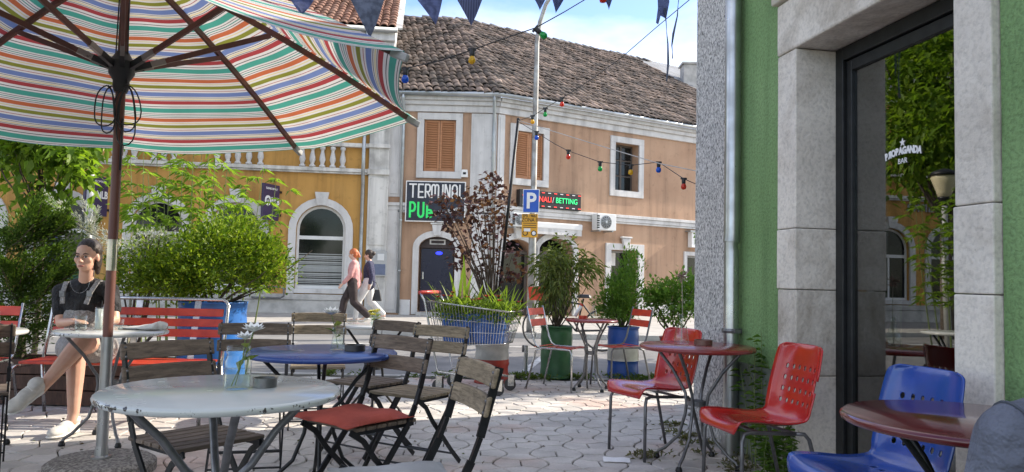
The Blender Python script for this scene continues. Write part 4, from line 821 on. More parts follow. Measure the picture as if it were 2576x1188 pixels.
bistro_chair('greyish wooden folding chair in front of the shopping trolley', M_WGREY, (-.57, 4.62, 0), facing(-.50, -.87))
c6 = bistro_chair('dark wooden folding chair carrying a red seat cushion', M_WDARK, (-.72, 3.70, 0), facing(-.62, -.78))
bistro_chair('rough weathered folding chair with pale seat at the chipped white table', M_WGREY, (-.365, 2.74, 0), facing(-.93, -.37), seatwood=M_WPALE, sz=.40)
bistro_chair('dark wooden folding chair cut off at the left picture edge', M_WDARK, (-3.02, 4.25, 0), facing(-.55, .83))
bistro_chair('reddish wooden folding chair seen sideways at the left picture edge', woodmat('reddish_wood', (.15, .06, .04), (.28, .13, .09), (1, 6, 6)), (-2.98, 3.86, 0), facing(-.9, -.2))
# cushion
cu = MB(); n = 12
for i in range(n + 1):
    for j in range(n + 1):
        x = -1 + 2 * i / n; y = -1 + 2 * j / n; e = max(0, (1 - abs(x) ** 4) * (1 - abs(y) ** 4)); pinch = 1 - .05 * (x * x * (1 - y * y) + y * y * (1 - x * x))
        cu.v.append(Vector((.215 * x * pinch + .01 * y * x, .215 * y * pinch, .012 + .028 * e ** .6 + .006 * sin(5 * x + 3 * y)))) 
for i in range(n):
    for j in range(n): a = i * (n + 1) + j; cu.f.append((a, a + n + 1, a + n + 2, a + 1))
b0 = len(cu.v)
cu.v += [Vector((p.x, p.y, max(.0, .012 - .012 * (1 - abs(p.x / .215) ** 4) * (1 - abs(p.y / .215) ** 4)))) for p in cu.v[:b0]]
cu.f += [tuple(reversed([i + b0 for i in f])) for f in cu.f[:n * n]]
for k in range(n): 
    for a, b in ((k, k + 1), (n * (n + 1) + k, n * (n + 1) + k + 1), (k * (n + 1), (k + 1) * (n + 1)), (k * (n + 1) + n, (k + 1) * (n + 1) + n)): cu.f.append((a, b, b + b0, a + b0))
co_ = ob('seat_cushion', cu, mat('red_canvas', (.42, .075, .05), .9, scale=5, var=.3, bmp=.4, bscale=300), None, smooth=True); tag(co_, 'faded red square cushion lying on a dark folding chair', 'cushion'); co_.location = (-.745, 3.67, .4605); co_.rotation_euler = (0, 0, facing(-.62, -.78))

gc = bpy.data.objects.new('seat_cushion', co_.data.copy()); C.objects.link(gc); gc.data.materials.clear(); gc.data.materials.append(mat('pale_grey_canvas', (.46, .46, .45), .9, scale=5, var=.2, bmp=.4, bscale=300)); tag(gc, 'pale grey cushion at the bottom edge on the nearest folding chair', 'cushion'); gc.location = (-.385, 2.73, .4105); gc.rotation_euler = (0, 0, facing(-.93, -.37))
def table(label, loc, R, H, m_top, m_leg, rz=0.0, legs=4, rim=.022, group=None, ring_r=.055, lr=.0105):
    t = thing('round_table', label, 'table', loc, rz, group)
    pr = [(.0, H - .012), (R - .03, H - .014), (R - .012, H - rim * 1.3), (R - .004, H - rim * 1.1), (R, H - rim * .6), (R - .002, H - .008), (R - .012, H), (.0, H)]
    tp = ob('table_top', MB().lathe(pr, 56), m_top, t, auto=50)
    for k in range(legs):
        a = 2 * pi * k / legs; P = []
        for r, z in ((R * .80, H - .02), (R * .70, H - .06), (R * .46, H - .16), (R * .27, H - .27), (ring_r + .02, .44), (ring_r + .012, .38), (ring_r + .02, .31), (R * .32, .17), (R * .58, .075), (R * .70, .05), (R * .735, .03), (R * .74, .0)): P.append((r * cos(a), r * sin(a), z))
        lg_ = ob('leg', MB().tube(P, lr, 8), m_leg, t, smooth=True)
        ob('foot', MB().lathe([(.018, 0), (.022, .012), (.016, .03), (.01, .035)], 10, (R * .74 * cos(a), R * .74 * sin(a), 0)), M_BLACKM, lg_)
    ob('ring', MB().ring([((ring_r + .005) * cos(2 * pi * i / 20), (ring_r + .005) * sin(2 * pi * i / 20)) for i in range(21)], [((ring_r - .003) * cos(2 * pi * i / 20), (ring_r - .003) * sin(2 * pi * i / 20)) for i in range(21)], -.015, .015, Matrix.Translation((0, 0, .385)) @ Matrix.Rotation(-pi / 2, 4, 'X')), m_leg, t, fix=True)
    return t
# chipped white enamel
def chipped(name, col, chipcol, amount, rough=.18):
    m, nt, pb, out = NT(name); co = coords(nt); n = noise(nt, co, 38, 6, .6); big = noise(nt, co, 5, 3); sp = nt.nodes.new('ShaderNodeSeparateXYZ'); nt.links.new(co, sp.inputs[0])
    ln = nt.nodes.new('ShaderNodeVectorMath'); ln.operation = 'LENGTH'; xy = nt.nodes.new('ShaderNodeCombineXYZ'); nt.links.new(sp.outputs[0], xy.inputs[0]); nt.links.new(sp.outputs[1], xy.inputs[1]); nt.links.new(xy.outputs[0], ln.inputs[0])
    edge = nt.nodes.new('ShaderNodeMapRange'); nt.links.new(ln.outputs['Value'], edge.inputs[0]); edge.inputs[1].default_value = amount[0]; edge.inputs[2].default_value = amount[1]; edge.inputs[3].default_value = 0; edge.inputs[4].default_value = amount[2]
    a1 = nt.nodes.new('ShaderNodeMath'); a1.operation = 'ADD'; nt.links.new(n.outputs['Fac'], a1.inputs[0]); nt.links.new(edge.outputs[0], a1.inputs[1]); b1 = nt.nodes.new('ShaderNodeMath'); b1.operation = 'MULTIPLY_ADD'; nt.links.new(big.outputs['Fac'], b1.inputs[0]); b1.inputs[1].default_value = .35; nt.links.new(a1.outputs[0], b1.inputs[2])
    ch = ramp(nt, b1.outputs[0], [(.945, (0, 0, 0)), (.962, (1, 1, 1))]); c0 = ramp(nt, big.outputs['Fac'], [(.3, col), (.7, tuple(c * .9 for c in col))])
    nt.links.new(mixc(nt, ch.outputs[0], c0.outputs[0], chipcol), pb.inputs['Base Color']); rr = ramp(nt, big.outputs['Fac'], [(.3, (rough - .05,) * 3), (.7, (rough + .12,) * 3)]); nt.links.new(rr.outputs[0], pb.inputs['Roughness']); pb.inputs['Coat Weight'].default_value = .3; return m
M_TWH = chipped('chipped_white_enamel', (.54, .57, .55), (.05, .045, .04), (.388, .404, .21)); M_TWS = chipped('white_enamel', (.60, .61, .59), (.06, .05, .045), (.33, .36, .2))
M_TBL = mat('blue_table_paint', (.022, .06, .24), .32, scale=4, col2=(.03, .075, .27), coat=.3); M_TRD = mat('red_table_paint', (.26, .028, .024), .28, scale=4, col2=(.20, .022, .02), coat=.4); M_TDR = mat('maroon_table_paint', (.135, .014, .016), .2, scale=5, col2=(.10, .011, .012), coat=.6)
T1 = (-1.0, 2.67, 0); table('near round white table with black chips along its rim', T1, .405, .74, M_TWH, M_STEEL, .5, lr=.0145)
T2 = (-1.0, 4.06, 0); table('round blue table in the middle of the terrace', T2, .40, .74, M_TBL, M_BLACKM, .3)
T3 = (-1.12, 6.32, 0); table('small far round white table with a jar of yellow flowers', T3, .30, .74, M_TWS, M_BLACKM, .2)
T4 = (-2.68, 5.12, 0); table('round white table in front of the seated woman', T4, .355, .74, M_TWS, M_STEEL, .75)
T5 = (-3.46, 4.86, 0); table('round white table at the left picture edge behind folding chairs', T5, .33, .74, M_TWS, M_STEEL, .4)
T6 = (1.2, 4.86, 0); table('round red table beside the corner of the green building', T6, .365, .75, M_TRD, M_STEEL, .95, legs=4)
T7 = (.86, 8.0, 0); table('small distant round red table between two red slat chairs', T7, .28, .74, M_TRD, M_STEEL, .5)
T8 = (1.47, 2.42, 0); table('near maroon round table in the lower right corner', T8, .385, .74, M_TDR, M_BLACKM, .35)

# moulded shell chairs with round holes
def shell_chair(label, m, loc, rz, crack=False):
    t = thing('shell_chair', label, 'chair', loc, rz, 'moulded shell chairs')
    prof = [(.245, .395), (.235, .425), (.20, .438), (.12, .435), (.03, .425), (-.06, .418), (-.135, .425), (-.185, .455), (-.215, .51), (-.232, .575), (-.248, .64), (-.264, .705), (-.280, .77), (-.292, .81), (-.305, .828)]
    NP = 30; NX = 17
    def pp(s):
        f = s * (len(prof) - 1); i = min(int(f), len(prof) - 2); u = f - i; g = lambda k: Vector(prof[max(0, min(len(prof) - 1, k))])
        a, b, c, d = g(i - 1), g(i), g(i + 1), g(i + 2); return .5 * ((2 * b) + (c - a) * u + (2 * a - 5 * b + 4 * c - d) * u * u + (3 * b - a - 3 * c + d) * u ** 3)
    def wid(s):
        if s < .12: return .175 + .035 * sin(pi / 2 * s / .12)
        if s < .5: return .21 - .012 * (s - .12) / .38
        if s < .9: return .198 + .012 * sin(pi * (s - .5) / .4)
        return .198 - .05 * ((s - .9) / .1) ** 2
    def P(s, x):
        q = pp(s); w_ = wid(s); X = x * w_; e = abs(x) ** 3
        back = min(1, max(0, (s - .42) / .15)); return Vector((X, q.x + .045 * e * back, q.y + .03 * e * (1 - back) * (1 if s > .1 else s / .1)))
    holes = set()
    for j in (19, 21, 23): pass
    for j in (17, 19, 21, 23):
        for i in (3, 5, 7, 9, 11, 13): holes.add((j, i))
    for i in (4, 6, 8, 10, 12): holes.add((11, i)); 
    mb = MB(); grid = {}
    for j in range(NP + 1):
        for i in range(NX + 1): grid[j, i] = len(mb.v); mb.v.append(P(j / NP, -1 + 2 * i / NX))
    for j in range(NP):
        for i in range(NX):
            q = [grid[j, i], grid[j, i + 1], grid[j + 1, i + 1], grid[j + 1, i]]
            if crack and i < 3 and j in (20, 21) and i < 2: continue
            if (j, i) in holes:
                oc = []
                for k in range(8):
                    a = 2 * pi * (k + .5) / 8; oc.append(len(mb.v)); mb.v.append(P((j + .5 + .46 * sin(a) * .98) / NP, -1 + 2 * (i + .5 + .46 * cos(a)) / NX))
                # corners: q0 (-,-) q1 (+,-) q2 (+,+) q3 (-,+); octagon starts at 22.5 deg
                mb.f += [(q[0], q[1], oc[6], oc[5]), (q[1], q[2], oc[0], oc[7]), (q[2], q[3], oc[2], oc[1]), (q[3], q[0], oc[4], oc[3]), (q[1], oc[7], oc[6]), (q[2], oc[1], oc[0]), (q[3], oc[3], oc[2]), (q[0], oc[5], oc[4])]
            else: mb.f.append(tuple(q))
    sh = ob('shell', mb, m, t, smooth=True); so = sh.modifiers.new('solid', 'SOLIDIFY'); so.thickness = .007; so.offset = 0
    for s in (-1, 1):
        x = s * .185; ob('leg', MB().tube([(x * 1.08, .215, 0), (x * 1.05, .21, .36), (x, .195, .395), (x * .98, .16, .405), (x * .97, -.10, .392)], .0105, 8), M_STEEL, t, smooth=True)
        ob('leg', MB().tube([(x * .97, -.10, .392), (x * .98, -.15, .388), (x, -.175, .36), (x * 1.1, -.27, 0)], .0105, 8), M_STEEL, t, smooth=True)
    ob('crossbar', MB().tube([(-.18, .10, .40), (.18, .10, .40)], .009, 8), M_STEEL, t); ob('crossbar', MB().tube([(-.18, -.1, .39), (.18, -.1, .39)], .009, 8), M_STEEL, t)
    return t
M_RPL = mat('red_plastic', (.50, .014, .012), .2, scale=5, col2=(.41, .014, .014), coat=.5, spec=.5, streak=.12, detail=9, bmp=.06, bscale=90); M_BPL = mat('blue_plastic', (.010, .06, .34), .2, scale=5, col2=(.012, .055, .26), coat=.5, spec=.5, streak=.12, detail=9, bmp=.06, bscale=90)
shell_chair('red plastic shell chair tucked behind the red table', M_RPL, (.98, 5.16, 0), facing(-.89, -.45))
shell_chair('glossy red plastic shell chair standing against the stone door frame', M_RPL, (1.33, 4.05, 0), facing(-.93, -.22), True)
shell_chair('blue plastic shell chair behind the maroon table', M_BPL, (1.42, 2.98, 0), facing(-.97, -.25))

# tube chairs with red slats
M_RSL = mat('red_slat_paint', (.64, .065, .025), .4, scale=8, col2=(.45, .04, .025))
def slat_chair(label, loc, rz, m_t=None):
    m_t = m_t or M_STEEL; t = thing('slat_chair', label, 'chair', loc, rz, 'red slat tube chairs')
    for k in range(6):
        y = .20 - k * .075; z = .44 - .018 * sin(pi * k / 5); ob('seat_slat', MB().box((0, 0, 0), (.36, .058, .008), Matrix.Translation((0, y, z)) @ Matrix.Rotation(radians((k - 2.5) * 3), 4, 'X')), M_RSL, t, bevel=.003)
    for z, y in ((.80, -.275), (.685, -.245)): ob('back_slat', MB().box((0, 0, 0), (.36, .008, .075), Matrix.Translation((0, y, z)) @ Matrix.Rotation(radians(15), 4, 'X')), M_RSL, t, bevel=.003)
    for s in (-1, 1):
        x = s * .188; ob('side_frame', MB().tube([(x, -.292, .86), (x, -.205, .52), (x, -.17, .455), (x, -.12, .43), (x, .15, .428), (x, .215, .425), (x, .235, .39), (x * 1.1, .25, 0)], .0105, 8), m_t, t, smooth=True)
        ob('leg', MB().tube([(x, -.10, .428), (x * 1.02, -.17, .40), (x * 1.12, -.27, 0)], .0105, 8), m_t, t, smooth=True)
    return t
slat_chair('red slat metal chair in front of the green drum', (.52, 8.05, 0), facing(.88, -.48), M_CHROME)
slat_chair('red slat metal chair in front of the blue and white drum', (1.22, 8.35, 0), facing(-.90, -.43), M_STEEL)
slat_chair('red slat metal chair mostly hidden by the green building corner', (2.32, 9.15, 0), facing(-.8, -.6))
slat_chair('red slat metal chair left of the bench beside the juniper', (-4.02, 5.72, 0), facing(.15, -.99), M_CHROME)

# bench
bn = thing('bench', 'red slatted bench with steel tube frame where a woman sits', 'bench', (-3.0, 5.88, 0), radians(2)); BW = .70
for k in range(5): ob('seat_slat', MB().bx(-BW + .03, BW - .03, -.17 + k * .082, -.17 + k * .082 + .062, .425, .445), M_RSL, bn, bevel=.005)
for k in range(3): ob('back_slat', MB().box((0, 0, 0), (2 * BW - .06, .02, .062), Matrix.Translation((0, .262 + k * .018, .645 + k * .083)) @ Matrix.Rotation(radians(-12), 4, 'X')), M_RSL, bn, bevel=.005)
ob('back_frame', MB().tube([(-BW, .2, .40), (-BW, .27, .66), (-BW, .32, .87), (-BW + .02, .33, .9), (-BW + .05, .333, .915), (BW - .05, .333, .915), (BW - .02, .33, .9), (BW, .32, .87), (BW, .27, .66), (BW, .2, .40)], .014, 10), M_CHROME, bn, smooth=True)
for s in (-1, 1):
    ob('leg', MB().tube([(s * BW, .2, .40), (s * BW, -.15, .405), (s * BW, -.20, .39), (s * BW, -.215, .35), (s * BW, -.23, 0)], .014, 10), M_CHROME, bn, smooth=True); ob('leg', MB().tube([(s * BW, .2, .40), (s * BW, .26, 0)], .014, 10), M_CHROME, bn, smooth=True)
for x in (-.02, .45): ob('support', MB().bar((x, .2, .40), (x, .335, .9), .05, .006, (1, 0, 0)), M_CHROME, bn)
# ================================================================ PLANTS
import numpy as np
rng = np.random.default_rng(11)
def leaf_mesh(name, P, D, L, W, m, fold=.25, droop=0.0, parent=None, kind='stuff'):
    """one small folded leaf for each point P, along direction D"""
    P = np.asarray(P, float); D = np.asarray(D, float); n = len(P); D /= np.linalg.norm(D, axis=1, keepdims=True) + 1e-9
    L = np.broadcast_to(L, n)[:, None]; W = np.broadcast_to(W, n)[:, None]; up = rng.normal(size=(n, 3)) * .5 + np.array([0, 0, 1.0])
    S = np.cross(D, up); S /= np.linalg.norm(S, axis=1, keepdims=True) + 1e-9; N = np.cross(S, D)
    dr = np.array([0, 0, -1.0]) * droop * L
    base = P; mid1 = P + D * L * .45 + S * W * .5 + N * W * fold; mid2 = P + D * L * .45 - S * W * .5 + N * W * fold; tip_ = P + D * L + dr; c = P + D * L * .5 - N * 0.0
    V = np.stack([base, mid1, tip_, mid2], 1).reshape(-1, 3); i = np.arange(n) * 4; Fs = np.stack([i, i + 1, i + 2, i, i + 2, i + 3], 1).reshape(-1, 3)
    me = bpy.data.meshes.new(name); me.vertices.add(len(V)); me.vertices.foreach_set('co', V.ravel()); me.loops.add(Fs.size); me.loops.foreach_set('vertex_index', Fs.ravel().astype(np.int32))
    me.polygons.add(len(Fs)); me.polygons.foreach_set('loop_start', np.arange(0, Fs.size, 3, dtype=np.int32)); me.polygons.foreach_set('loop_total', np.full(len(Fs), 3, dtype=np.int32)); me.materials.append(m); me.update(calc_edges=True); me.validate()
    o = link(name, me, parent)
    if kind: o['kind'] = kind
    return o
def blob_points(blobs, n, clump=0.0, nclump=60, shell=.5):
    """points spread through ellipsoids, gathered in clumps; also outward directions"""
    w_ = np.array([b[1][0] * b[1][1] * b[1][2] for b in blobs]) ** .7; w_ /= w_.sum(); idx = rng.choice(len(blobs), n, p=w_)
    C_ = np.array([b[0] for b in blobs]); R_ = np.array([b[1] for b in blobs]); d = rng.normal(size=(n, 3)); d /= np.linalg.norm(d, axis=1, keepdims=True); r = rng.random(n) ** shell
    P = C_[idx] + d * r[:, None] * R_[idx]
    if clump:
        k = rng.integers(0, n, nclump); cc = P[k]; a = rng.integers(0, nclump, n); q = cc[a] + rng.normal(size=(n, 3)) * clump * np.array([1, 1, .7]); P = np.where((rng.random(n) < .8)[:, None], q, P)
        d = P - C_[idx]
    return P, d
G_BUSH = leafmat('bush_leaf', [(.045, .095, .012), (.13, .21, .02), (.25, .32, .03), (.07, .13, .015)], .38); G_TALL = leafmat('lance_leaf', [(.14, .22, .03), (.20, .30, .045), (.11, .19, .03)], .5)
G_JUN = leafmat('juniper_needle', [(.05, .10, .022), (.12, .19, .04), (.035, .07, .018)], .3); G_TREE = leafmat('tree_leaf', [(.08, .15, .022), (.14, .23, .03), (.20, .29, .035), (.07, .13, .022)], .5)
G_PURP = leafmat('purple_leaf', [(.075, .03, .036), (.11, .05, .052), (.05, .025, .03), (.17, .085, .06)], .25); G_DARK = leafmat('evergreen_leaf', [(.09, .13, .04), (.16, .20, .06), (.23, .26, .08)], .3); G_MID = leafmat('fresh_leaf', [(.08, .17, .035), (.15, .25, .05), (.10, .20, .04)], .4)
G_SILV = leafmat('silver_leaf', [(.34, .35, .34), (.48, .49, .48), (.25, .26, .25)], .2); G_WEED = leafmat('weed_leaf', [(.05, .10, .02), (.09, .14, .03), (.12, .13, .05)], .4); G_LIL = leafmat('strap_leaf', [(.12, .19, .03), (.20, .27, .05), (.09, .15, .03)], .45)
M_BARK = mat('bark', (.14, .11, .085), .95, scale=12, col2=(.07, .055, .045), bmp=.6, bscale=40); M_TWIG = mat('twig', (.10, .075, .055), .9, scale=15, var=.4); M_GSTEM = mat('green_stem', (.16, .21, .06), .6, scale=15, var=.3); M_PSTEM = mat('pale_stem', (.42, .40, .30), .7, scale=15, var=.3)
M_SOILP = mat('potting_soil', (.045, .035, .028), .98, scale=20, bmp=.8, bscale=60)
def stems(mb, root, tips, r0, r1, seg=6, bow=.1):
    for t in tips:
        a = Vector(root); b = Vector(t); off = Vector((random.gauss(0, bow), random.gauss(0, bow), 0)) * (b - a).length; pts = []
        for i in range(seg + 1): u = i / seg; p = a.lerp(b, u) + off * (u * (1 - u) * 2) + Vector((random.gauss(0, .006), random.gauss(0, .006), 0)); pts.append(p)
        mb.tube(pts, [r0 + (r1 - r0) * i / seg for i in range(seg + 1)], 6)
def bush(name, label, root, blobs, n, L, W, m, group=None, cat='bush', clump=.06, nclump=90, updir=.4, stem_r=.012, nst=9, shell=.45, stem_m=None, droop=0.0, fold=.25):
    t = thing(name, label, cat, root, 0, group); rel = [((Vector(c) - Vector(root))[:], r) for c, r in blobs]
    P, d = blob_points(rel, n, clump, nclump, shell); D = d / (np.linalg.norm(d, axis=1, keepdims=True) + 1e-6) + rng.normal(size=(n, 3)) * .6 + np.array([0, 0, updir])
    leaf_mesh('foliage', P, D, L * (0.45 + 1.1 * rng.random(n)), W * (0.5 + .9 * rng.random(n)), m, fold, droop, t)
    sm = MB(); tips = [Vector(rel[random.randrange(len(rel))][0]) + Vector([random.uniform(-.7, .7) * rel[0][1][k] for k in range(3)]) for _ in range(nst)]; stems(sm, (0, 0, 0), tips, stem_r, .003); ob('stems', sm, stem_m or M_TWIG, t, fix=False); return t
# drums
def drum(label, x, y, R, H, bands, rz=0):
    t = thing('planter_drum', label, 'planter', (x, y, 0), rz, 'painted drum planters'); z = 0.0
    for k, (h, m) in enumerate(bands):
        z1 = min(H, z + h); pr = []; nn = 10
        for i in range(nn + 1):
            zz = z + (z1 - z) * i / nn; r = R + .010 * sum(math.exp(-((zz - H * q) / .012) ** 2) for q in (.34, .67)) + .004 * sin(zz * 30); pr.append((r, zz))
        if k == 0: pr = [(R - .02, 0), (R + .006, .0), (R + .006, .015), (R, .02)] + pr[1:]
        if z1 >= H - 1e-4: pr += [(R + .008, H), (R + .008, H + .015), (R - .012, H + .015), (R - .014, H - .05)]
        mb = MB().lathe(pr, 30); mb.f = [f for f in mb.f if len(f) == 4]; ob('band', mb, m, t, smooth=True); z = z1
    ob('soil', MB().lathe([(0, H - .045), (R - .012, H - .05)], 20), M_SOILP, t); return t
def drumpaint(n, c): return mat(n, c, .4, scale=7, col2=tuple(q * .72 for q in c), bmp=.12, bscale=25)
D_BLUE = drumpaint('drum_blue', (.02, .085, .38)); D_GRN = drumpaint('drum_green', (.03, .12, .045)); D_RED = drumpaint('drum_red', (.40, .035, .022)); D_REDLIT = drumpaint('drum_red_sunlit', (.58, .075, .02)); D_WHT = drumpaint('drum_white', (.52, .50, .46)); D_BL2 = drumpaint('drum_bright_blue', (.025, .15, .48))
drum('large blue drum planter holding the big round bush', -2.63, 6.72, .285, .87, [(.87, D_BL2)])
drum('red and white banded drum behind the shopping trolley', -.19, 8.40, .185, .60, [(.26, D_RED), (.19, D_WHT), (.15, D_REDLIT)])  # top band is the same red, with sunlight put into its colour
drum('green ribbed drum planter with tall leafy stems', .555, 8.95, .185, .59, [(.59, D_GRN)])
drum('blue and white banded drum planter with dense evergreen', 1.37, 9.16, .185, .585, [(.20, D_BLUE), (.18, D_WHT), (.205, D_BLUE)])
drum('red drum planter mostly hidden by the green building corner', 2.06, 9.55, .17, .45, [(.45, D_RED)])
bush('round_bush', 'large bright green round bush growing from the blue drum', (-2.63, 6.72, .82), [((-2.70, 6.85, 1.22), (.62, .55, .31)), ((-2.50, 6.85, 1.44), (.36, .40, .25)), ((-3.15, 6.75, 1.12), (.45, .40, .27)), ((-2.22, 6.8, 1.22), (.24, .3, .25)), ((-2.85, 6.55, 1.06), (.5, .3, .15))], 16000, .040, .022, G_BUSH, clump=.055, nclump=330, shell=.4, updir=.5)
# tall lance-leaved stems with whorls
t = thing('tall_stemmed_plant', 'tall green plant with lance leaves behind the round bush', 'plant', (-3.2, 7.9, 0)); PP = []; DD = []; LL = []; sm = MB()
for k, (u, vtop) in enumerate(((345, 470), (378, 440), (402, 398), (432, 385), (455, 410), (480, 385), (505, 380), (528, 388), (548, 402), (575, 430), (620, 450), (655, 430), (690, 455), (330, 400), (420, 470), (490, 450), (360, 385), (535, 470))):
    tp = at(u, vtop, 7.9 + random.uniform(-.35, .35)) - Vector((-3.2, 7.9, 0)); bs = Vector((tp.x * .75 - .02, tp.y * .4, .0)); pts = []
    for i in range(9): q = i / 8; pts.append(bs.lerp(tp, q) + Vector((sin(q * 3 + k) * .03, 0, 0)))
    sm.tube(pts, [.011 - .008 * i / 8 for i in range(9)], 6)
    for i in range(11):
        q = .45 + .55 * i / 10; p = bs.lerp(tp, q) + Vector((sin(q * 3 + k) * .03, 0, 0)); nl = 7 if i == 10 else 6; reach = .05 + .13 * (1 - abs(q - .85))
        for c in range(2 if i < 10 else 1):
            a0 = random.uniform(0, 6.28); hub = p + Vector((cos(a0) * reach * (i < 10), sin(a0) * reach * (i < 10), .02))
            for j in range(nl): a = a0 + (j - nl / 2) * .55; PP.append(hub); DD.append((cos(a), sin(a), random.uniform(-.35, .35) - .1)); LL.append(random.uniform(.09, .16))
leaf_mesh('foliage', PP, DD, np.array(LL), np.array(LL) * .17, G_TALL, .15, .25, t); ob('stems', sm, M_GSTEM, t, fix=False)
# juniper: sweeping plumes of needles
def plume(PP, DD, a, b, n, r):
    a = Vector(a); b = Vector(b); ax = (b - a).normalized()
    for _ in range(n):
        q = random.random() ** .8; w_ = r * (1.1 - q); off = Vector((random.gauss(0, 1), random.gauss(0, 1), random.gauss(0, 1))) * w_ * .5; PP.append(a.lerp(b, q) + off + Vector((0, 0, .08 * q * q))); DD.append(ax * 1.1 + off.normalized() * .7 + Vector((0, 0, .2)))
t = thing('juniper', 'dark feathery juniper beside the bench at the left', 'shrub', (-4.35, 6.75, 0)); PP = []; DD = []; sm = MB(); sm.tube([(0, 0, 0), (0.02, 0, .4), (-.02, .02, .9)], [.05, .04, .025], 8)
for k in range(52):
    h = random.uniform(.35, 1.5); a = random.uniform(-2.6, .6) if k % 3 else random.uniform(-.5, .5); ln = random.uniform(.4, .85) * (1.1 - h * .25); b = Vector((cos(a) * ln * .8 + .08, sin(a) * ln * .6, h + ln * random.uniform(.2, .65))); st0 = Vector((random.uniform(-.3, .12), random.uniform(-.2, .2), h)); sm.tube([st0, st0.lerp(b, .6) - Vector((0, 0, .04)), b], [.007, .004, .002], 5); plume(PP, DD, st0, b, 430, .15)
leaf_mesh('foliage', PP, [d[:] for d in DD], .036, .015, G_JUN, .2, 0, t); ob('stems', sm, M_TWIG, t, fix=False)
pb_ = thing('planter_box', 'dark brown wooden planter box under the juniper', 'planter', (-4.0, 6.35, 0)); M_PLB = woodmat('planter_wood', (.05, .028, .02), (.11, .06, .042), (6, 1, 1))
for k in range(3): ob('board', MB().bx(-.85, 1.15, -.02, .02, .012 + k * .125, .127 + k * .125), M_PLB, pb_, bevel=.004); ob('board', MB().bx(-.85, 1.15, .40, .44, .012 + k * .125, .127 + k * .125), M_PLB, pb_, bevel=.004)
for s in (-.87, 1.13): ob('end_board', MB().bx(s, s + .04, .02, .40, .0, .38), M_PLB, pb_, bevel=.004)
ob('soil', MB().bx(-.83, 1.13, .02, .4, .28, .33), M_SOILP, pb_)
# silvery dry branch leaning across, and a silvery clump
t = thing('silver_branch', 'silvery dry branch arching above the seated woman', 'branch', at(300, 640, 6.9) - Vector((0, 0, at(300, 640, 6.9).z))); o0 = Vector(t.location); PP = []; DD = []; path = [at(u, v, 6.9) - o0 for u, v in ((112, 505), (150, 530), (190, 560), (225, 585), (262, 603), (300, 615))]
sm = MB(); sm.tube(path + [Vector((.1, .05, .9)), Vector((.08, .08, 0))], [.004, .006, .008, .01, .011, .012, .013, .014], 6)
for i in range(len(path) - 1): plume(PP, DD, path[i + 1], path[i], 120, .10)
for u0, v0, u1, v1 in ((240, 590, 205, 520), (225, 585, 245, 545), (180, 560, 140, 590)): plume(PP, DD, at(u0, v0, 6.9) - o0, at(u1, v1, 6.9) - o0, 160, .10); sm.tube([at(u0, v0, 6.9) - o0, at(u1, v1, 6.9) - o0], [.006, .002], 5)
leaf_mesh('foliage', PP, [d[:] for d in DD], .035, .008, G_SILV, .2, .1, t); ob('stems', sm, M_PSTEM, t, fix=False)
t = bush('silver_shrub', 'silvery grey clump of fine leaves left of the round bush', (-3.42, 6.95, .35), [((-3.40, 6.70, 1.33), (.30, .2, .10)), ((-3.1, 6.6, 1.42), (.2, .15, .07))], 1300, .03, .009, G_SILV, 'silvery foliage', 'shrub', .05, 60)
# small broadleaved tree on the left, and the big tree whose crown mirrors in the bar door
def tree(label, base, h0, blobs, n, L, W, m, r, nl=16, clump=.25, nclump=120, name='tree'):
    t = thing(name, label, 'tree', base, 0, 'trees'); rel = [((Vector(c) - Vector(base))[:], rr) for c, rr in blobs]; tk = MB(); top = Vector(rel[0][0]); pts = [Vector((0, 0, 0)), Vector((.03, .0, h0 * .5)), Vector((0, .04, h0)), top * .5 + Vector((0, 0, h0 * .5)), top]; tk.tube(pts, [r, r * .85, r * .7, r * .5, r * .2], 10); ob('trunk', tk, M_BARK, t, smooth=True)
    lb = MB(); tips = []
    for k in range(nl): c, rr = rel[k % len(rel)]; tips.append(Vector(c) + Vector((random.uniform(-.8, .8) * rr[0], random.uniform(-.8, .8) * rr[1], random.uniform(-.7, .8) * rr[2])))
    stems(lb, (0, .03, h0), tips, r * .4, r * .05, 7, .08); ob('limbs', lb, M_BARK, t, fix=False)
    P, d = blob_points(rel, n, clump, nclump, .42); D = d / (np.linalg.norm(d, axis=1, keepdims=True) + 1e-6) * .6 + rng.normal(size=(n, 3)) * .7 + np.array([0, 0, -.1]); leaf_mesh('crown', P, D, L * (.45 + 1.0 * rng.random(n)), W * (.5 + .9 * rng.random(n)), m, .2, .2, t); return t
tree('young broadleaved tree with bright leaves behind the juniper', (-5.62, 9.0, 0), 1.7, [((-5.75, 9.0, 2.95), (.65, .7, .6)), ((-5.3, 9.0, 2.45), (.3, .4, .25)), ((-5.9, 9.0, 2.5), (.5, .5, .5)), ((-5.55, 9.0, 2.0), (.3, .3, .18))], 2300, .15, .085, G_TREE, .035, 14, .12, 110, 'young_tree')
tree('tall leafy tree behind the parasol canopy', (-10.2, 14.2, -.02), 2.6, [((-10.2, 14.2, 5.6), (2.3, 2.3, 2.3)), ((-9.6, 13.6, 4.6), (1.5, 1.5, 1.1)), ((-11.4, 14.4, 4.6), (1.7, 1.6, 1.5)), ((-10.2, 14.3, 7.6), (1.5, 1.5, 1.4))], 15000, .20, .12, G_TREE, .16, 26, .32, 240)
tree('distant treetop rising behind the tiled roofs', (-5.9, 44.0, .07), 7, [((-5.9, 44, 13.6), (1.9, 2, 2.2)), ((-5.0, 44, 12.6), (1.4, 1.4, 1.2))], 5000, .30, .20, G_TREE, .2, 14, .35, 120)
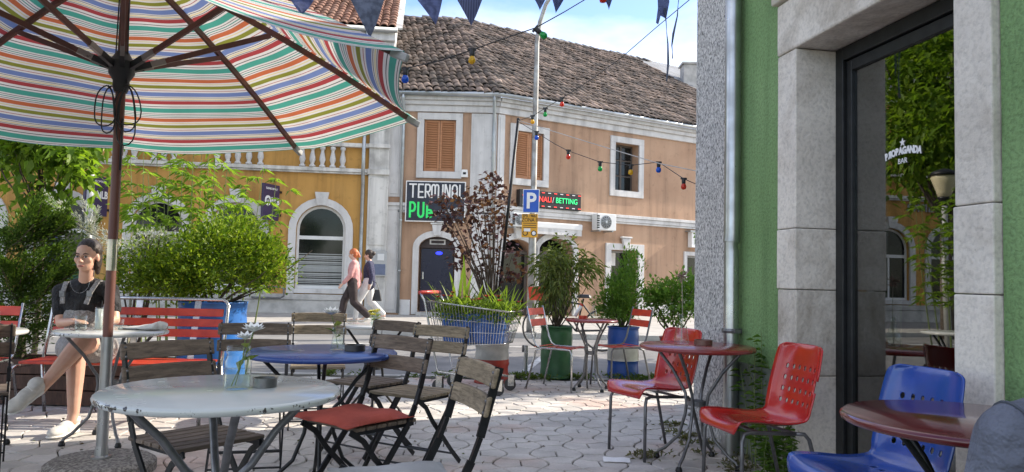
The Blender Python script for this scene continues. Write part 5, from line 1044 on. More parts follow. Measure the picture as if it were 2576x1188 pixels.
tree('unseen tree added behind the green building for its shadow', (7.3, 12.9, -.02), 3.0, [((7.3, 12.9, 5.2), (2.0, 1.7, 1.3)), ((6.3, 13.1, 4.8), (1.3, 1.0, 0.9))], 9000, .2, .13, G_TREE, .14, 16, .3, 160)  # out of view, added to shade the far end of the terrace
# purple shrub in the red-white drum, tall sparse clumps
t = thing('purple_shrub', 'tall dark purple leaved shrub above the shopping trolley', 'shrub', (-.19, 8.40, .54)); o0 = Vector(t.location); sm = MB(); PP = []; DD = []
spots = [(1210, 470), (1225, 500), (1240, 450), (1185, 520), (1150, 500), (1110, 500), (1130, 560), (1165, 590), (1200, 560), (1245, 520), (1275, 500), (1260, 600), (1215, 610), (1180, 640), (1160, 625), (1235, 650), (1290, 640), (1300, 690), (1265, 690), (1205, 680), (1255, 560), (1100, 530), (1140, 540), (1220, 540), (1195, 500), (1270, 540), (1150, 660), (1230, 580), (1245, 480), (1170, 545)]
for u, v in spots:
    c = at(u, v, 8.45 + random.uniform(-.25, .3)) - o0; sm.tube([(random.uniform(-.05, .05), 0, 0), (c.x * .35, c.y * .3, c.z * .5), c], [.011, .008, .003], 5)
    for _ in range(30):
        off = Vector((random.gauss(0, .06), random.gauss(0, .06), random.gauss(0, .05))); PP.append(c + off); DD.append((random.gauss(0, 1), random.gauss(0, 1), random.gauss(-.1, .7)))
leaf_mesh('foliage', PP, DD, .068, .05, G_PURP, .15, .1, t); ob('stems', sm, M_TWIG, t, fix=False)
# plants in the green and the blue drum and behind the corner
t = bush('leafy_shrub', 'tall loose shrub with drooping leaves in the green drum', (.555, 8.95, .54), [((.53, 8.95, 1.05), (.26, .25, .36)), ((.62, 8.95, 1.4), (.27, .22, .28)), ((.42, 8.9, 1.25), (.18, .2, .3)), ((.86, 8.95, 1.32), (.16, .15, .18))], 1500, .09, .022, G_DARK, None, 'shrub', .06, 90, -.5, .008, 22, .5, droop=.3)
t = bush('evergreen_shrub', 'dense mid green evergreen in the blue and white drum', (1.37, 9.16, .54), [((1.34, 9.16, .98), (.25, .25, .29)), ((1.29, 9.16, .80), (.24, .22, .15)), ((1.44, 9.16, 1.28), (.10, .1, .24))], 4600, .05, .022, G_MID, None, 'shrub', .05, 120, .9)
t = bush('green_shrub', 'loose green shrub half hidden by the green building corner', (2.06, 9.55, .41), [((1.98, 9.5, .90), (.34, .3, .25)), ((2.2, 9.55, 1.0), (.28, .28, .3)), ((1.80, 9.45, .98), (.14, .15, .16))], 2600, .06, .032, G_MID, None, 'shrub', .06, 80, .3)
# weeds
def weeds(name, label, spots, m, n, L, h, cat='weeds'):
    PP = []; DD = []
    for x, y, s in spots:
        for _ in range(n): PP.append((x + random.gauss(0, .05) * s, y + random.gauss(0, .04) * s, random.uniform(0, h * s * .6))); DD.append((random.gauss(0, .8), random.gauss(0, .8), random.uniform(.1, 1.2)))
    o = leaf_mesh(name, PP, DD, L, L * .28, m, .2, .25); return tag(o, label, cat, kind='stuff')
sp_ = [(x, edge_y(x) + random.gauss(-.08, .10), random.uniform(.5, 1.3)) for x in [random.choice((-2.1, -.75, -.25, .15, .3, .75, 1.0, 1.55, 1.8)) + random.gauss(0, .16) for _ in range(60)]]
weeds('weed_strip', 'low weeds growing along the edge of the paving', sp_, G_WEED, 26, .06, .08)
weeds('wall_weeds', 'small weeds in the joints by the green building', [(wall_x(y) - random.uniform(.03, .3), y, random.uniform(.4, 1.0)) for y in [random.uniform(4.6, 6.2) for _ in range(14)]] + [(.93, 5.0, .9), (.98, 5.05, 1.0), (.86, 5.02, .7)], leafmat('dry_weed', [(.12, .12, .06), (.20, .18, .11), (.07, .11, .03)], .3), 30, .05, .05)
def tall_weed(label, x, y, h, n, seed):
    t = thing('tall_weed', label, 'weed', (x, y, 0), 0, 'tall weeds by the green wall'); PP = []; DD = []; sm = MB()
    for k in range(n):
        b = Vector((random.gauss(0, .05), random.gauss(0, .06), 0)); tp = b + Vector((random.gauss(-.03, .06), random.gauss(0, .07), h * random.uniform(.6, 1.0))); sm.tube([b, b.lerp(tp, .5) + Vector((random.gauss(0, .02), 0, 0)), tp], [.004, .003, .0015], 5)
        for i in range(26): q = .12 + .88 * i / 26; a = random.uniform(0, 6.28); PP.append(b.lerp(tp, q)); DD.append((cos(a), sin(a), .35))
    leaf_mesh('foliage', PP, DD, .085 * (.5 + .7 * rng.random(len(PP))), .013, G_MID, .15, .35, t); ob('stems', sm, M_GSTEM, t, fix=False)
tall_weed('tall feathery weed beside the rain pipe on green wall', 1.585, 4.86, .86, 6, 1); tall_weed('leafy weeds under the red chair by the stone door frame', 1.62, 4.50, .42, 12, 2)
# ================================================================ SHOPPING TROLLEY with flowers
ct = thing('shopping_trolley', 'wire shopping trolley used as a planter for lilies', 'trolley', (-.34, 7.72, 0), radians(-17)); wires = MB(); R3 = .0032
xb0, xb1, yb_, zb0, zb1 = -.36, .34, .16, .45, .50; xt0, xt1, yt, zt0, zt1 = -.44, .42, .25, .90, .82
def bp(s, e, h):   # s: -1..1 along, e: side -1/1, h 0..1 up
    u = (s + 1) / 2; return Vector((xb0 + (xb1 - xb0) * u, e * yb_, zb0 + (zb1 - zb0) * u)).lerp(Vector((xt0 + (xt1 - xt0) * u, e * yt, zt0 + (zt1 - zt0) * u)), h)
for e in (-1, 1):
    for k in range(27): s = -1 + 2 * k / 26; wires.tube([bp(s, e, 0), bp(s, e, 1)], R3, 5)
    for h in (.33, .62): wires.tube([bp(-1, e, h), bp(1, e, h)], R3, 5)
for s in (-1, 1):
    for k in range(9): f = -1 + 2 * k / 8; wires.tube([bp(s, 1, 0).lerp(bp(s, -1, 0), (f + 1) / 2), bp(s, 1, 1).lerp(bp(s, -1, 1), (f + 1) / 2)], R3, 5)
for k in range(9): f = k / 8; wires.tube([bp(-1, 1, 0).lerp(bp(-1, -1, 0), f), bp(1, 1, 0).lerp(bp(1, -1, 0), f)], R3, 5)
tag(ob('basket_wires', wires, M_CHROME, ct, fix=False), kind='stuff')
ob('basket_rim', MB().tube([bp(-1, 1, 1), bp(1, 1, 1), bp(1, -1, 1), bp(-1, -1, 1)], .009, 8, closed=True), M_CHROME, ct, smooth=True); ob('basket_base_rail', MB().tube([bp(-1, 1, 0), bp(1, 1, 0), bp(1, -1, 0), bp(-1, -1, 0)], .007, 8, closed=True), M_CHROME, ct, smooth=True)
for h in (.38, .62): ob('front_rail', MB().tube([bp(1, -1, h), bp(1, -.0, h) * .5 + bp(1, -.0, h) * .5, bp(1, 1, h)], .008, 6), M_CHROME, ct)
for e in (-1, 1):
    ob('chassis', MB().tube([(-.52, e * .25, .98), (-.47, e * .25, .90), (-.38, e * .2, .42), (-.33, e * .2, .2), (.34, e * .2, .14)], .012, 8), M_CHROME, ct, smooth=True)
    for xx in (-.30, .33):
        w_ = ob('wheel', MB().lathe([(.015, -.014), (.055, -.014), (.062, -.008), (.062, .008), (.055, .014), (.015, .014)], 16, M=Matrix.Translation((xx - .02, e * .2, .062)) @ Matrix.Rotation(pi / 2, 4, 'X')), mat('rubber', (.05, .05, .05), .7), ct); ob('fork', MB().bx(xx - .035, xx + .03, e * .2 - .026, e * .2 - .018, .05, .15).bx(xx - .035, xx + .03, e * .2 + .018, e * .2 + .026, .05, .15).bx(xx - .035, xx + .03, e * .2 - .026, e * .2 + .026, .15, .16), M_CHROME, w_)
ob('handle', MB().tube([(-.52, -.26, .985), (-.52, .26, .985)], .02, 10), mat('handle_red', (.55, .06, .05), .4), ct, smooth=True)
for x0, x1 in ((-.31, -.015), (.015, .30)): ob('liner', MB().box(((x0 + x1) / 2, 0, .64), (x1 - x0, .27, .29), taper=1.12), mat('liner_blue', (.03, .12, .42), .5, scale=14, var=.4, bmp=.4, bscale=15), ct, bevel=.01)
t = thing('lily_plants', 'green strap leaved plants with red flowers filling the trolley', 'flowers', (-.34, 7.72, .78), radians(-17)); PP = []; DD = []
sl = MB()
for _ in range(150):
    x = random.uniform(-.38, .42); y = random.uniform(-.2, .2); a = random.uniform(0, 6.28); L = random.uniform(.16, .42); rr = random.uniform(.3, .9); tl = Vector((cos(a) * rr, sin(a) * rr * .7, 1)).normalized(); pts = [Vector((x, y, 0)) + tl * L * q + Vector((cos(a), sin(a), -1.0)) * (.35 * L * q * q * rr) for q in (0, .25, .5, .75, 1)]; sdir = Vector((-sin(a), cos(a), 0)); b0 = len(sl.v)
    for i, p in enumerate(pts): w_ = (.006, .009, .008, .006, .001)[i]; sl.v += [p - sdir * w_, p + sdir * w_]
    sl.f += [(b0 + 2 * i, b0 + 2 * i + 1, b0 + 2 * i + 3, b0 + 2 * i + 2) for i in range(4)]
for x, y, L, lean in ((-.20, 0, .52, .1), (-.15, .05, .6, -.05), (-.24, .03, .42, -.2), (-.12, -.05, .42, .2), (.0, .0, .3, .2)):
    b0 = len(sl.v); pts = [Vector((x + lean * L * q * q, y, L * q)) for q in (0, .3, .6, .85, 1)]
    for i, p in enumerate(pts): w_ = (.014, .018, .016, .01, .001)[i]; sl.v += [p - Vector((w_, 0, 0)), p + Vector((w_, 0, 0))]
    sl.f += [(b0 + 2 * i, b0 + 2 * i + 1, b0 + 2 * i + 3, b0 + 2 * i + 2) for i in range(4)]
tag(ob('strap_leaves', sl, G_LIL, t, fix=False), kind='stuff')
n = 1500; P = np.stack([rng.uniform(-.40, .44, n), rng.uniform(-.24, .24, n), rng.uniform(-.06, .12, n)], 1); leaf_mesh('foliage', P, rng.normal(size=(n, 3)) + np.array([0, -.2, .5]), .07, .02, G_LIL, .2, .2, t)
M_FLR = mat('petal_red', (.55, .05, .03), .6, var=.3)
for x, y, z in ((-.35, -.2, .16), (-.2, -.22, .17), (.1, -.22, .15), (.17, -.2, .18), (.3, -.2, .14), (-.31, -.14, .17), (-.06, -.12, .16), (.0, -.1, .13), (.24, -.05, .18), (.36, .1, .1), (.43, -.05, .05), (-.27, 0, .2), (.40, .15, .12)):
    f = MB()
    for k in range(6): a = k * pi / 3; d = Vector((cos(a), sin(a), .6)).normalized(); s = Vector((-sin(a), cos(a), 0)); c = Vector((x, y, z)); f.add([c, c + d * .025 + s * .012, c + d * .05 + Vector((0, 0, -.005)), c + d * .025 - s * .012], [(0, 1, 2, 3)])
    ob('flower', f, M_FLR, t, fix=False)
# ================================================================ LAMP POSTS, SIGNS, STRING LIGHTS, BUNTING
pb0 = gnd(1334, 838, SWZ); pt = at(1351, 105, pb0.y); lp = thing('lamp_post', 'tall grey steel lamp post carrying the parking sign', 'lamp post', (pb0.x, pb0.y, SWZ))
hz = pt.z - SWZ; ddx = pt.x - pb0.x
ob('pole', MB().tube([(0, 0, 0), (ddx * .3, 0, 2.2), (ddx * .32, 0, 2.25), (ddx * .75, 0, 4.6), (ddx, 0, hz), (ddx + .05, 0, hz + .4), (ddx + .16, -.05, hz + .75), (ddx + .38, -.15, hz + 1.1), (ddx + .9, -.4, hz + 1.4), (ddx + 1.5, -.7, hz + 1.5)], [.085, .075, .062, .055, .048, .045, .042, .04, .036, .034], 12), mat('post_steel', (.40, .40, .385), .5, .6, scale=4, col2=(.22, .2, .18)), lp, smooth=True)
ob('base_flange', MB().lathe([(.14, 0), (.14, .02), (.09, .03)], 14), M_STEEL, lp)
ob('lamp_head', MB().box((ddx + 1.7, -.8, hz + 1.5), (.5, .25, .14), taper=.7), M_STEEL, lp, bevel=.03)
def pole_sign(u0, v0, u1, v1):
    a = at(u0, v0, pb0.y - .1); b = at(u1, v1, pb0.y - .1); return (a + b) / 2, b.x - a.x, a.z - b.z
c, w_, h_ = pole_sign(1316, 476, 1356, 536); ps = thing('parking_sign', 'square blue parking sign with white letter P on the post', 'sign', c, radians(-6))
ob('plate', MB().bx(-w_ / 2, w_ / 2, -.006, .006, -h_ / 2, h_ / 2), M_WHITE, ps, bevel=.004); ob('blue_field', MB().bx(-w_ / 2 + .012, w_ / 2 - .012, -.011, -.005, -h_ / 2 + .012, h_ / 2 - .012), mat('sign_blue', (.01, .09, .48), .35, var=.1), ps); text('P', h_ * .92, M_WHITE, ps, (0, -.013, -.01), sx=.92, bold=.012); ob('clamp', MB().bx(-.06, .06, .006, .1, .1, .14), M_STEEL, ps)
c, w_, h_ = pole_sign(1313, 538, 1352, 598); zs_ = thing('parking_zone_sign', 'yellow parking zone sign with small text under the blue sign', 'sign', c, radians(-6)); M_ZY = mat('sign_yellow', (.72, .36, .02), .45, var=.12)
ob('plate', MB().bx(-w_ / 2, w_ / 2, -.006, .006, -h_ / 2, h_ / 2), M_ZY, zs_, bevel=.004); text('SMS 14662', .085, M_INK, zs_, (0, -.008, h_ * .42), sx=.75); text('ZONA II', .11, M_INK, zs_, (0, -.008, h_ * .24), sx=.8)
for k in range(3): ob('printed_line', MB().bx(-w_ * .42, w_ * .42, -.008, -.005, h_ * (.09 - .09 * k), h_ * (.115 - .09 * k)), M_INK, zs_)
for s in (-1, 1): ob('printed_disc', MB().lathe([(.055, -.003), (.055, .003)], 16, M=Matrix.Translation((s * w_ * .27, -.007, -h_ * .32)) @ Matrix.Rotation(pi / 2, 4, 'X')), M_INK, zs_); ob('printed_disc', MB().lathe([(.038, -.003), (.038, .003)], 16, M=Matrix.Translation((s * w_ * .27, -.009, -h_ * .32)) @ Matrix.Rotation(pi / 2, 4, 'X')), M_ZY if s < 0 else M_WHITE, zs_)
ob('sticker', MB().bx(-w_ * .35, w_ * .05, -.0105, -.009, -h_ * .25, -h_ * .12), M_WHITE, zs_); ob('clamp', MB().bx(-.06, .06, .006, .1, .1, .14), M_STEEL, zs_)
# lantern on a post at the left
L0 = at(220, 620, 10.6); lt = thing('street_lantern', 'grey post with cream glass lantern in front of yellow wall', 'lamp post', (L0.x, 10.6, -.02)); zt_ = at(231, 420, 10.6).z + .02; lx = at(231, 420, 10.6).x - L0.x
ob('post', MB().tube([(-.08, 0, 0), (0, 0, L0.z), (lx, 0, zt_)], [.06, .052, .045], 12), mat('post_pale', (.45, .45, .43), .5, .3, scale=5), lt, smooth=True); ob('collar', MB().lathe([(.045, -.02), (.055, .02), (.10, .10), (.105, .13)], 16, (lx, 0, zt_)), M_BLACKM, lt, smooth=True)
ob('globe', MB().lathe([(.10, .12), (.125, .22), (.17, .34), (.21, .46), (.20, .5), (.0, .52)], 20, (lx, 0, zt_)), mat('cream_glass', (.62, .55, .36), .35, var=.1), lt, smooth=True); ob('lid', MB().lathe([(.24, .5), (.2, .56), (.05, .62), (0, .63)], 20, (lx, 0, zt_)), M_BLACKM, lt, smooth=True)
# slanting black pole
p0 = at(1252, 760, 8.42); p1 = at(1304, 300, 8.3); p0.z = max(p0.z, .58); sp1 = thing('slanting_pole', 'thin black pole leaning out of the red and white drum', 'pole', p0); ob('shaft', MB().tube([(0, 0, -.03), p1 - p0], .017, 8), M_BLACKM, sp1, smooth=True); ob('end_cap', MB().ball(p1 - p0, .019), M_BLACKM, sp1)
# small metal bollard
b0 = gnd(1322, 940, 0); bo = thing('bollard', 'short rusty metal post at the paving edge by the green drum', 'bollard', (b0.x, b0.y, -.02)); ob('post', MB().tube([(0, 0, 0), (0, 0, .36)], .026, 12), M_DRAIN, bo, auto=40); ob('hook', MB().bx(-.05, -.02, -.012, .012, .28, .36), M_STEEL, bo)
# bulbs on wires
BC = {'red': (.72, .05, .02), 'green': (.01, .45, .10), 'yellow': (.80, .50, .02), 'blue': (.01, .14, .70)}
def bulbmat(c):
    m, nt, pb, out = NT('bulb_' + c); pb.inputs['Base Color'].default_value = (*BC[c], 1); pb.inputs['Roughness'].default_value = .12; pb.inputs['Coat Weight'].default_value = .5
    tr = nt.nodes.new('ShaderNodeBsdfTranslucent'); tr.inputs[0].default_value = (*BC[c], 1); ms = nt.nodes.new('ShaderNodeMixShader'); ms.inputs[0].default_value = .4; nt.links.new(pb.outputs[0], ms.inputs[1]); nt.links.new(tr.outputs[0], ms.inputs[2]); nt.links.new(ms.outputs[0], out.inputs[0]); return m
BM = {c: bulbmat(c) for c in BC}
def light_string(label, pts, bulbs, wr=.0035, m=None):
    """pts: (u,v,depth) along the wire; bulbs: (index-free point, colour)"""
    P = [at(*p) for p in pts]; o0 = P[0].copy(); t = thing('light_string', label, 'string lights', o0); ob('wire', MB().tube([p - o0 for p in P], wr, 6), m or M_BLK, t, smooth=True)
    for (u, v, d, c, tilt) in bulbs:
        p = at(u, v, d) - o0; M = Matrix.Translation(p) @ Matrix.Rotation(tilt, 4, 'Y'); s = MB().lathe([(.0, .004), (.016, .002), (.017, -.03), (.014, -.045), (.0, -.046)], 12, M=M); s.box((0, 0, -.002), (.05, .014, .014), M); so = ob('socket', s, M_BLK, t, fix=False); ob('bulb', MB().lathe([(.012, -.042), (.017, -.05), (.0225, -.066), (.021, -.08), (.012, -.09), (.0, -.093)], 14, M=M), BM[c], so, smooth=True)
light_string('string of coloured bulbs crossing the sky above the lamp post', [(1480, -6, 4.9), (1420, 30, 4.75), (1348, 70, 4.6), (1260, 100, 4.55), (1190, 125, 4.5), (1110, 152, 4.5), (1022, 172, 4.5), (985, 180, 4.5)], [(1346, 72, 4.6, 'green', -.9), (1188, 124, 4.5, 'yellow', 0), (1020, 172, 4.5, 'blue', 0)])
light_string('string of bulbs slanting down from upper right to the black pole', [(1740, -5, 5.2), (1650, 70, 5.7), (1560, 148, 6.3), (1480, 205, 6.9), (1414, 247, 7.4), (1372, 272, 7.7), (1340, 292, 7.95), (1304, 304, 8.25)], [(1414, 246, 7.4, 'red', 0), (1372, 272, 7.7, 'green', 0), (1340, 291, 7.95, 'yellow', 0)])
light_string('sagging string of coloured bulbs between black pole and green building', [(1304, 306, 8.25), (1350, 334, 7.9), (1395, 362, 7.6), (1430, 380, 7.4), (1510, 408, 7.0), (1587, 416, 6.7), (1657, 408, 6.4), (1720, 450, 6.1), (1790, 480, 5.85)], [(1350, 331, 7.9, 'blue', 0), (1430, 378, 7.4, 'red', 0), (1510, 407, 7.0, 'green', 0), (1587, 415, 6.7, 'yellow', 0), (1657, 408, 6.4, 'blue', 0), (1720, 449, 6.1, 'red', 0)])
t = thing('cord', 'pale plain cord stretched from black pole to green building', 'cord', at(1304, 303, 8.25)); o0 = Vector(t.location); ob('line', MB().tube([at(*p) - o0 for p in ((1304, 303, 8.25), (1480, 358, 7.2), (1660, 412, 6.3), (1790, 438, 5.85))], .004, 6), mat('cord_pale', (.5, .48, .45), .8), t)
# bunting
def denim(n, c, stripe):
    m, nt, pb, out = NT(n); co = coords(nt); w_ = nt.nodes.new('ShaderNodeTexWave'); w_.inputs['Scale'].default_value = stripe; nt.links.new(co, w_.inputs['Vector']); nn = noise(nt, co, 25, 4)
    f = ramp(nt, w_.outputs['Fac'] if stripe < 90 else nn.outputs['Fac'], [(.4, c), (.6, tuple(x * 1.7 + .01 for x in c))]); nt.links.new(f.outputs[0], pb.inputs['Base Color']); pb.inputs['Roughness'].default_value = .9
    tr = nt.nodes.new('ShaderNodeBsdfTranslucent'); nt.links.new(f.outputs[0], tr.inputs[0]); ms = nt.nodes.new('ShaderNodeMixShader'); ms.inputs[0].default_value = .3; nt.links.new(pb.outputs[0], ms.inputs[1]); nt.links.new(tr.outputs[0], ms.inputs[2]); nt.links.new(ms.outputs[0], out.inputs[0]); return m
DN = [denim('denim_plain', (.045, .06, .14), 100), denim('denim_print', (.075, .09, .13), 100), denim('denim_blue', (.06, .075, .16), 100), denim('denim_striped', (.05, .06, .12), 22)]
bt = thing('bunting', 'row of dark blue cloth pennants hanging along the top edge', 'bunting', at(560, -70, 3.7)); o0 = Vector(bt.location)
ob('cord', MB().tube([at(*p) - o0 for p in ((560, -70, 3.7), (760, -62, 3.8), (930, -60, 3.95), (1120, -62, 4.15), (1300, -66, 4.4), (1500, -72, 4.7), (1700, -85, 5.0), (1900, -110, 5.2))], .004, 6), M_BLK, bt)
flags = [(560, 650, 600, 35, 3.72, 1), (690, 822, 757, 38, 3.8, 0), (852, 985, 930, 95, 3.95, 1), (1005, 1125, 1096, 62, 4.12, 2), (1118, 1235, 1185, 65, 4.22, 3), (1312, 1398, 1358, 25, 4.45, 2), (1372, 1450, 1398, 32, 4.52, 0), (1492, 1560, 1532, 24, 4.72, 2)]
for a, b, c, vt, d, k in flags:
    A = at(a, -60, d) - o0; B = at(b, -60, d + .04) - o0; T_ = at(c, vt, d) - o0; mb = MB(); n = 8
    for i in range(n + 1):
        q = i / n
        for j in range(n + 1):
            r = j / n; e = 1 - (1 - q) * 1.0; p = A.lerp(B, r).lerp(T_, q); p.y += .03 * sin(r * 3.1 * (1 - q)) + .012 * sin(q * 6 + r * 3); mb.v.append(p)
    for i in range(n):
        for j in range(n): x = i * (n + 1) + j; mb.f.append((x, x + 1, x + n + 2, x + n + 1))
    fl = ob('pennant', mb, DN[k], bt, smooth=True, fix=False)
fr_ = MB()
A = [(1652, -60), (1678, -60), (1684, 5), (1676, 48), (1662, 40), (1656, 62), (1650, 58), (1655, 20)]; pts = [at(u, v, 4.95 + .02 * sin(i)) - o0 for i, (u, v) in enumerate(A)]; fr_.add(pts, [(0, 1, 2), (0, 2, 7), (7, 2, 3), (7, 3, 4), (7, 4, 5, 6)]); ob('torn_pennant', fr_, DN[2], bt, fix=False)
for pth in (((1672, 20), (1676, 60), (1680, 110), (1681, 160), (1677, 205)), ((1690, -40), (1708, -5), (1704, 40), (1694, 85), (1690, 115), (1692, 148))):
    rb_ = MB(); P = [at(u, v, 4.95) - o0 for u, v in pth]
    for i, p in enumerate(P): w_ = .008; rb_.v += [p - Vector((w_ * cos(i), w_ * sin(i), 0)), p + Vector((w_ * cos(i), w_ * sin(i), 0))]
    rb_.f = [(2 * i, 2 * i + 1, 2 * i + 3, 2 * i + 2) for i in range(len(P) - 1)]; ob('ribbon', rb_, DN[1], bt, fix=False)
rb0 = at(1517, -4, 4.7); t = thing('red_bulb', 'red bulb peeking in at the top edge of the sky', 'bulb', rb0); ob('socket', MB().lathe([(.0, .07), (.016, .07), (.016, .02), (0, .02)], 10), M_BLK, t); ob('bulb', MB().lathe([(.012, .025), (.02, .01), (.024, -.008), (.02, -.024), (0, -.03)], 14), BM['red'], t, smooth=True)

# ================================================================ THINGS ON THE TABLES
M_GL = glass('clear_glass', (.95, .97, .96), .03, .03)
M_WAT = glass('water', (.95, .975, .965), .01, .0)
def vessel(name, label, cat, loc, prof, th=.0025, n=20, group=None, fill=None):
    t = thing(name, label, cat, loc, 0, group); inn = [(max(r - th, .0), max(z, th)) for r, z in prof]; pr = [(0, 0)] + prof + inn[::-1] + [(0, th)]; mb = MB().lathe(pr, n); mb.f = [f for f in mb.f if len(f) == 4]; ob('glass', mb, M_GL, t, smooth=True)
    if fill:
        zf, m = fill; rr = [(r - th - .0006, z) for r, z in prof if z < zf]; mb = MB().lathe([(0, th + .001)] + [(rr[0][0], th + .001)] + [q for q in rr[1:]] + [(rr[-1][0], zf), (0, zf)], n); ob('contents', mb, m, t, smooth=True)
    return t
M_PET = mat('petal_white', (.80, .80, .76), .6, var=.1)
def flower_in(t, base, top, r, m=M_PET, heads=1, npet=12, leafy=True):
    st = MB(); base = Vector(base); top = Vector(top)
    for k in range(heads):
        tp = top + Vector((random.gauss(0, .03), random.gauss(0, .03), random.gauss(0, .02))) * (k > 0); st.tube([base, base.lerp(tp, .6) + Vector((.006, 0, 0)), tp], .0022, 5); f = MB()
        for ring in range(2):
            for j in range(npet): a = 2 * pi * (j + .5 * ring) / npet; d = Vector((cos(a), sin(a) * .8 - .3, .35 + .4 * ring)).normalized(); s = Vector((-sin(a), cos(a), 0)); f.add([tp, tp + d * r * .6 + s * r * .22, tp + d * r, tp + d * r * .6 - s * r * .22], [(0, 1, 2, 3)])
        ob('flower', f, m, t, fix=False)
    ob('stem', st, M_GSTEM, t, fix=False)
    if leafy: P = [base.lerp(top, q) for q in (.3, .45, .5, .6, .7)]; leaf_mesh('leaves', [p[:] for p in P], [(random.gauss(0, 1), random.gauss(0, 1), .5) for _ in P], .06, .03, G_DARK, .2, .1, t, None)
def ashtray(label, loc, m, r=.05): t = thing('ashtray', label, 'ashtray', loc, 0, 'ashtrays'); mb = MB().lathe([(0, 0), (r, 0), (r, .032), (r - .006, .032), (r - .008, .008), (0, .008)], 24); mb.f = [f for f in mb.f if len(f) == 4]; ob('bowl', mb, m, t, auto=40); ob('ash', MB().lathe([(0, .012), (r - .009, .0095)], 16), mat('ash', (.12, .12, .115), .95), t); return t
JAR = [(.036, 0), (.040, .006), (.040, .075), (.033, .09), (.033, .097), (.036, .098), (.036, .116)]
def on(tb_, dx, dy, h=.741): return (tb_[0] + dx, tb_[1] + dy, h)
j = vessel('flower_jar', 'glass jar with a white flower on the chipped white table', 'vase', on(T1, .05, .0), [(r * 1.15, z * 1.28) for r, z in JAR], fill=(.07, M_WAT)); flower_in(j, (-.02, 0, .01), (.05, .0, .20), .045, npet=11); flower_in(j, (-.01, .01, .01), (.012, .03, .17), .038, npet=10, leafy=False); 
ashtray('metal ashtray on the chipped white table', on(T1, .125, .07), M_STEEL, .042)
j = vessel('flower_vase', 'small glass vase with a drooping white flower on the blue table', 'vase', on(T2, .07, .06), [(.038, 0), (.040, .004), (.032, .05), (.028, .08), (.034, .12)], fill=(.06, M_WAT)); flower_in(j, (0, 0, .01), (-.035, -.02, .19), .055)
ashtray('dark ashtray on the blue table', on(T2, .17, .03), mat('dark_tin', (.06, .06, .065), .35, .6), .055)
j = vessel('flower_jar', 'glass jar of small yellow flowers on the far white table', 'vase', on(T3, .02, -.1), JAR, fill=(.05, M_WAT)); flower_in(j, (0, 0, .01), (0, 0, .10), .03, mat('petal_yellow', (.55, .50, .05), .6), 7, 8)
t = vessel('carafe', 'clear bottle holding a dried allium on the red table', 'bottle', on(T6, -.09, .05, .751), [(.046, 0), (.049, .006), (.047, .05), (.036, .10), (.018, .135), (.014, .16), (.016, .19), (.018, .195)]); st = MB().tube([(0, 0, .01), (.005, 0, .2), (.0, 0, .44)], .0022, 5); ob('stem', st, M_PSTEM, t); al = MB()
for k in range(60): d = Vector((random.gauss(0, 1), random.gauss(0, 1), random.gauss(0, 1))).normalized(); al.tube([(0, 0, .44), Vector((0, 0, .44)) + d * random.uniform(.03, .05)], [.0012, .002], 4)
ob('flower_head', al, mat('dry_allium', (.30, .20, .17), .9), t, fix=False)
ashtray('brown glass ashtray on the red table', on(T6, .05, .04, .751), mat('brown_ashtray', (.16, .07, .055), .25), .058)
vessel('bottle', 'small clear bottle on the distant red table', 'bottle', on(T7, .02, .02), [(.036, 0), (.038, .005), (.038, .07), (.016, .12), (.014, .15)]); ashtray('small red ashtray on the distant red table', on(T7, -.09, 0), M_RSL, .045)
t = thing('folded_sleeve', 'white cloth roll leaning on the distant red table', 'cloth', on(T7, -.17, .06)); ob('roll', MB().tube([(0, 0, .018), (.07, 0, .15)], .018, 10), M_WHITE, t, smooth=True); ob('band', MB().tube([(.062, 0, .135), (.072, 0, .155)], .0195, 10), M_RSL, t)
# seated woman's table
TUMB = [(.034, 0), (.037, .003), (.041, .09)]
vessel('tumbler', 'water tumbler at the left edge of the woman\'s white table', 'glass', on(T4, -.20, -.02), TUMB, fill=(.045, M_WAT), group=None); M_LAT = mat('latte', (.42, .24, .11), .5); vessel('latte_glass', 'tall glass of milky coffee on the woman\'s white table', 'glass', on(T4, -.08, .10), [(.030, 0), (.032, .004), (.037, .165)], fill=(.13, M_LAT))
vessel('highball_glass', 'narrow frosted glass with a straw before the seated woman', 'glass', on(T4, -.07, -.04), [(.024, 0), (.026, .004), (.026, .15)], fill=(.14, mat('cloudy', (.55, .57, .58), .4))); vessel('tumbler', 'small glass beside the parasol pole on the woman\'s table', 'glass', on(T4, .03, .02), [(.03, 0), (.034, .004), (.036, .07)])
t = thing('straw', 'thin black straw standing in the narrow glass', 'straw', on(T4, -.07, -.04, .745)); ob('tube', MB().tube([(.005, 0, .0), (.018, .0, .19)], .003, 6), M_BLK, t)
t = thing('folded_bag', 'white folded paper bag on the woman\'s white table', 'bag', on(T4, .19, .06), radians(-12)); mb = MB()
for i in range(9):
    q = i / 8; hh = .012 + .05 * q ** 1.5; ww = .05 + .02 * q
    for a in range(10): an = 2 * pi * a / 10; mb.v.append(Vector((-.17 + .30 * q, ww * cos(an), hh / 2 + hh / 2 * sin(an) + .004 * sin(3 * an + i))))
for i in range(8):
    for a in range(10): mb.f.append((i * 10 + a, i * 10 + (a + 1) % 10, i * 10 + 10 + (a + 1) % 10, i * 10 + 10 + a))
mb.f += [tuple(range(9, -1, -1)), tuple(80 + a for a in range(10))]; ob('paper', mb, mat('paper_white', (.72, .71, .68), .8, scale=20, var=.15, bmp=.3, bscale=30), t, smooth=True); ob('label_strip', MB().bx(-.12, -.02, -.062, -.058, .004, .012), M_STEEL, t)
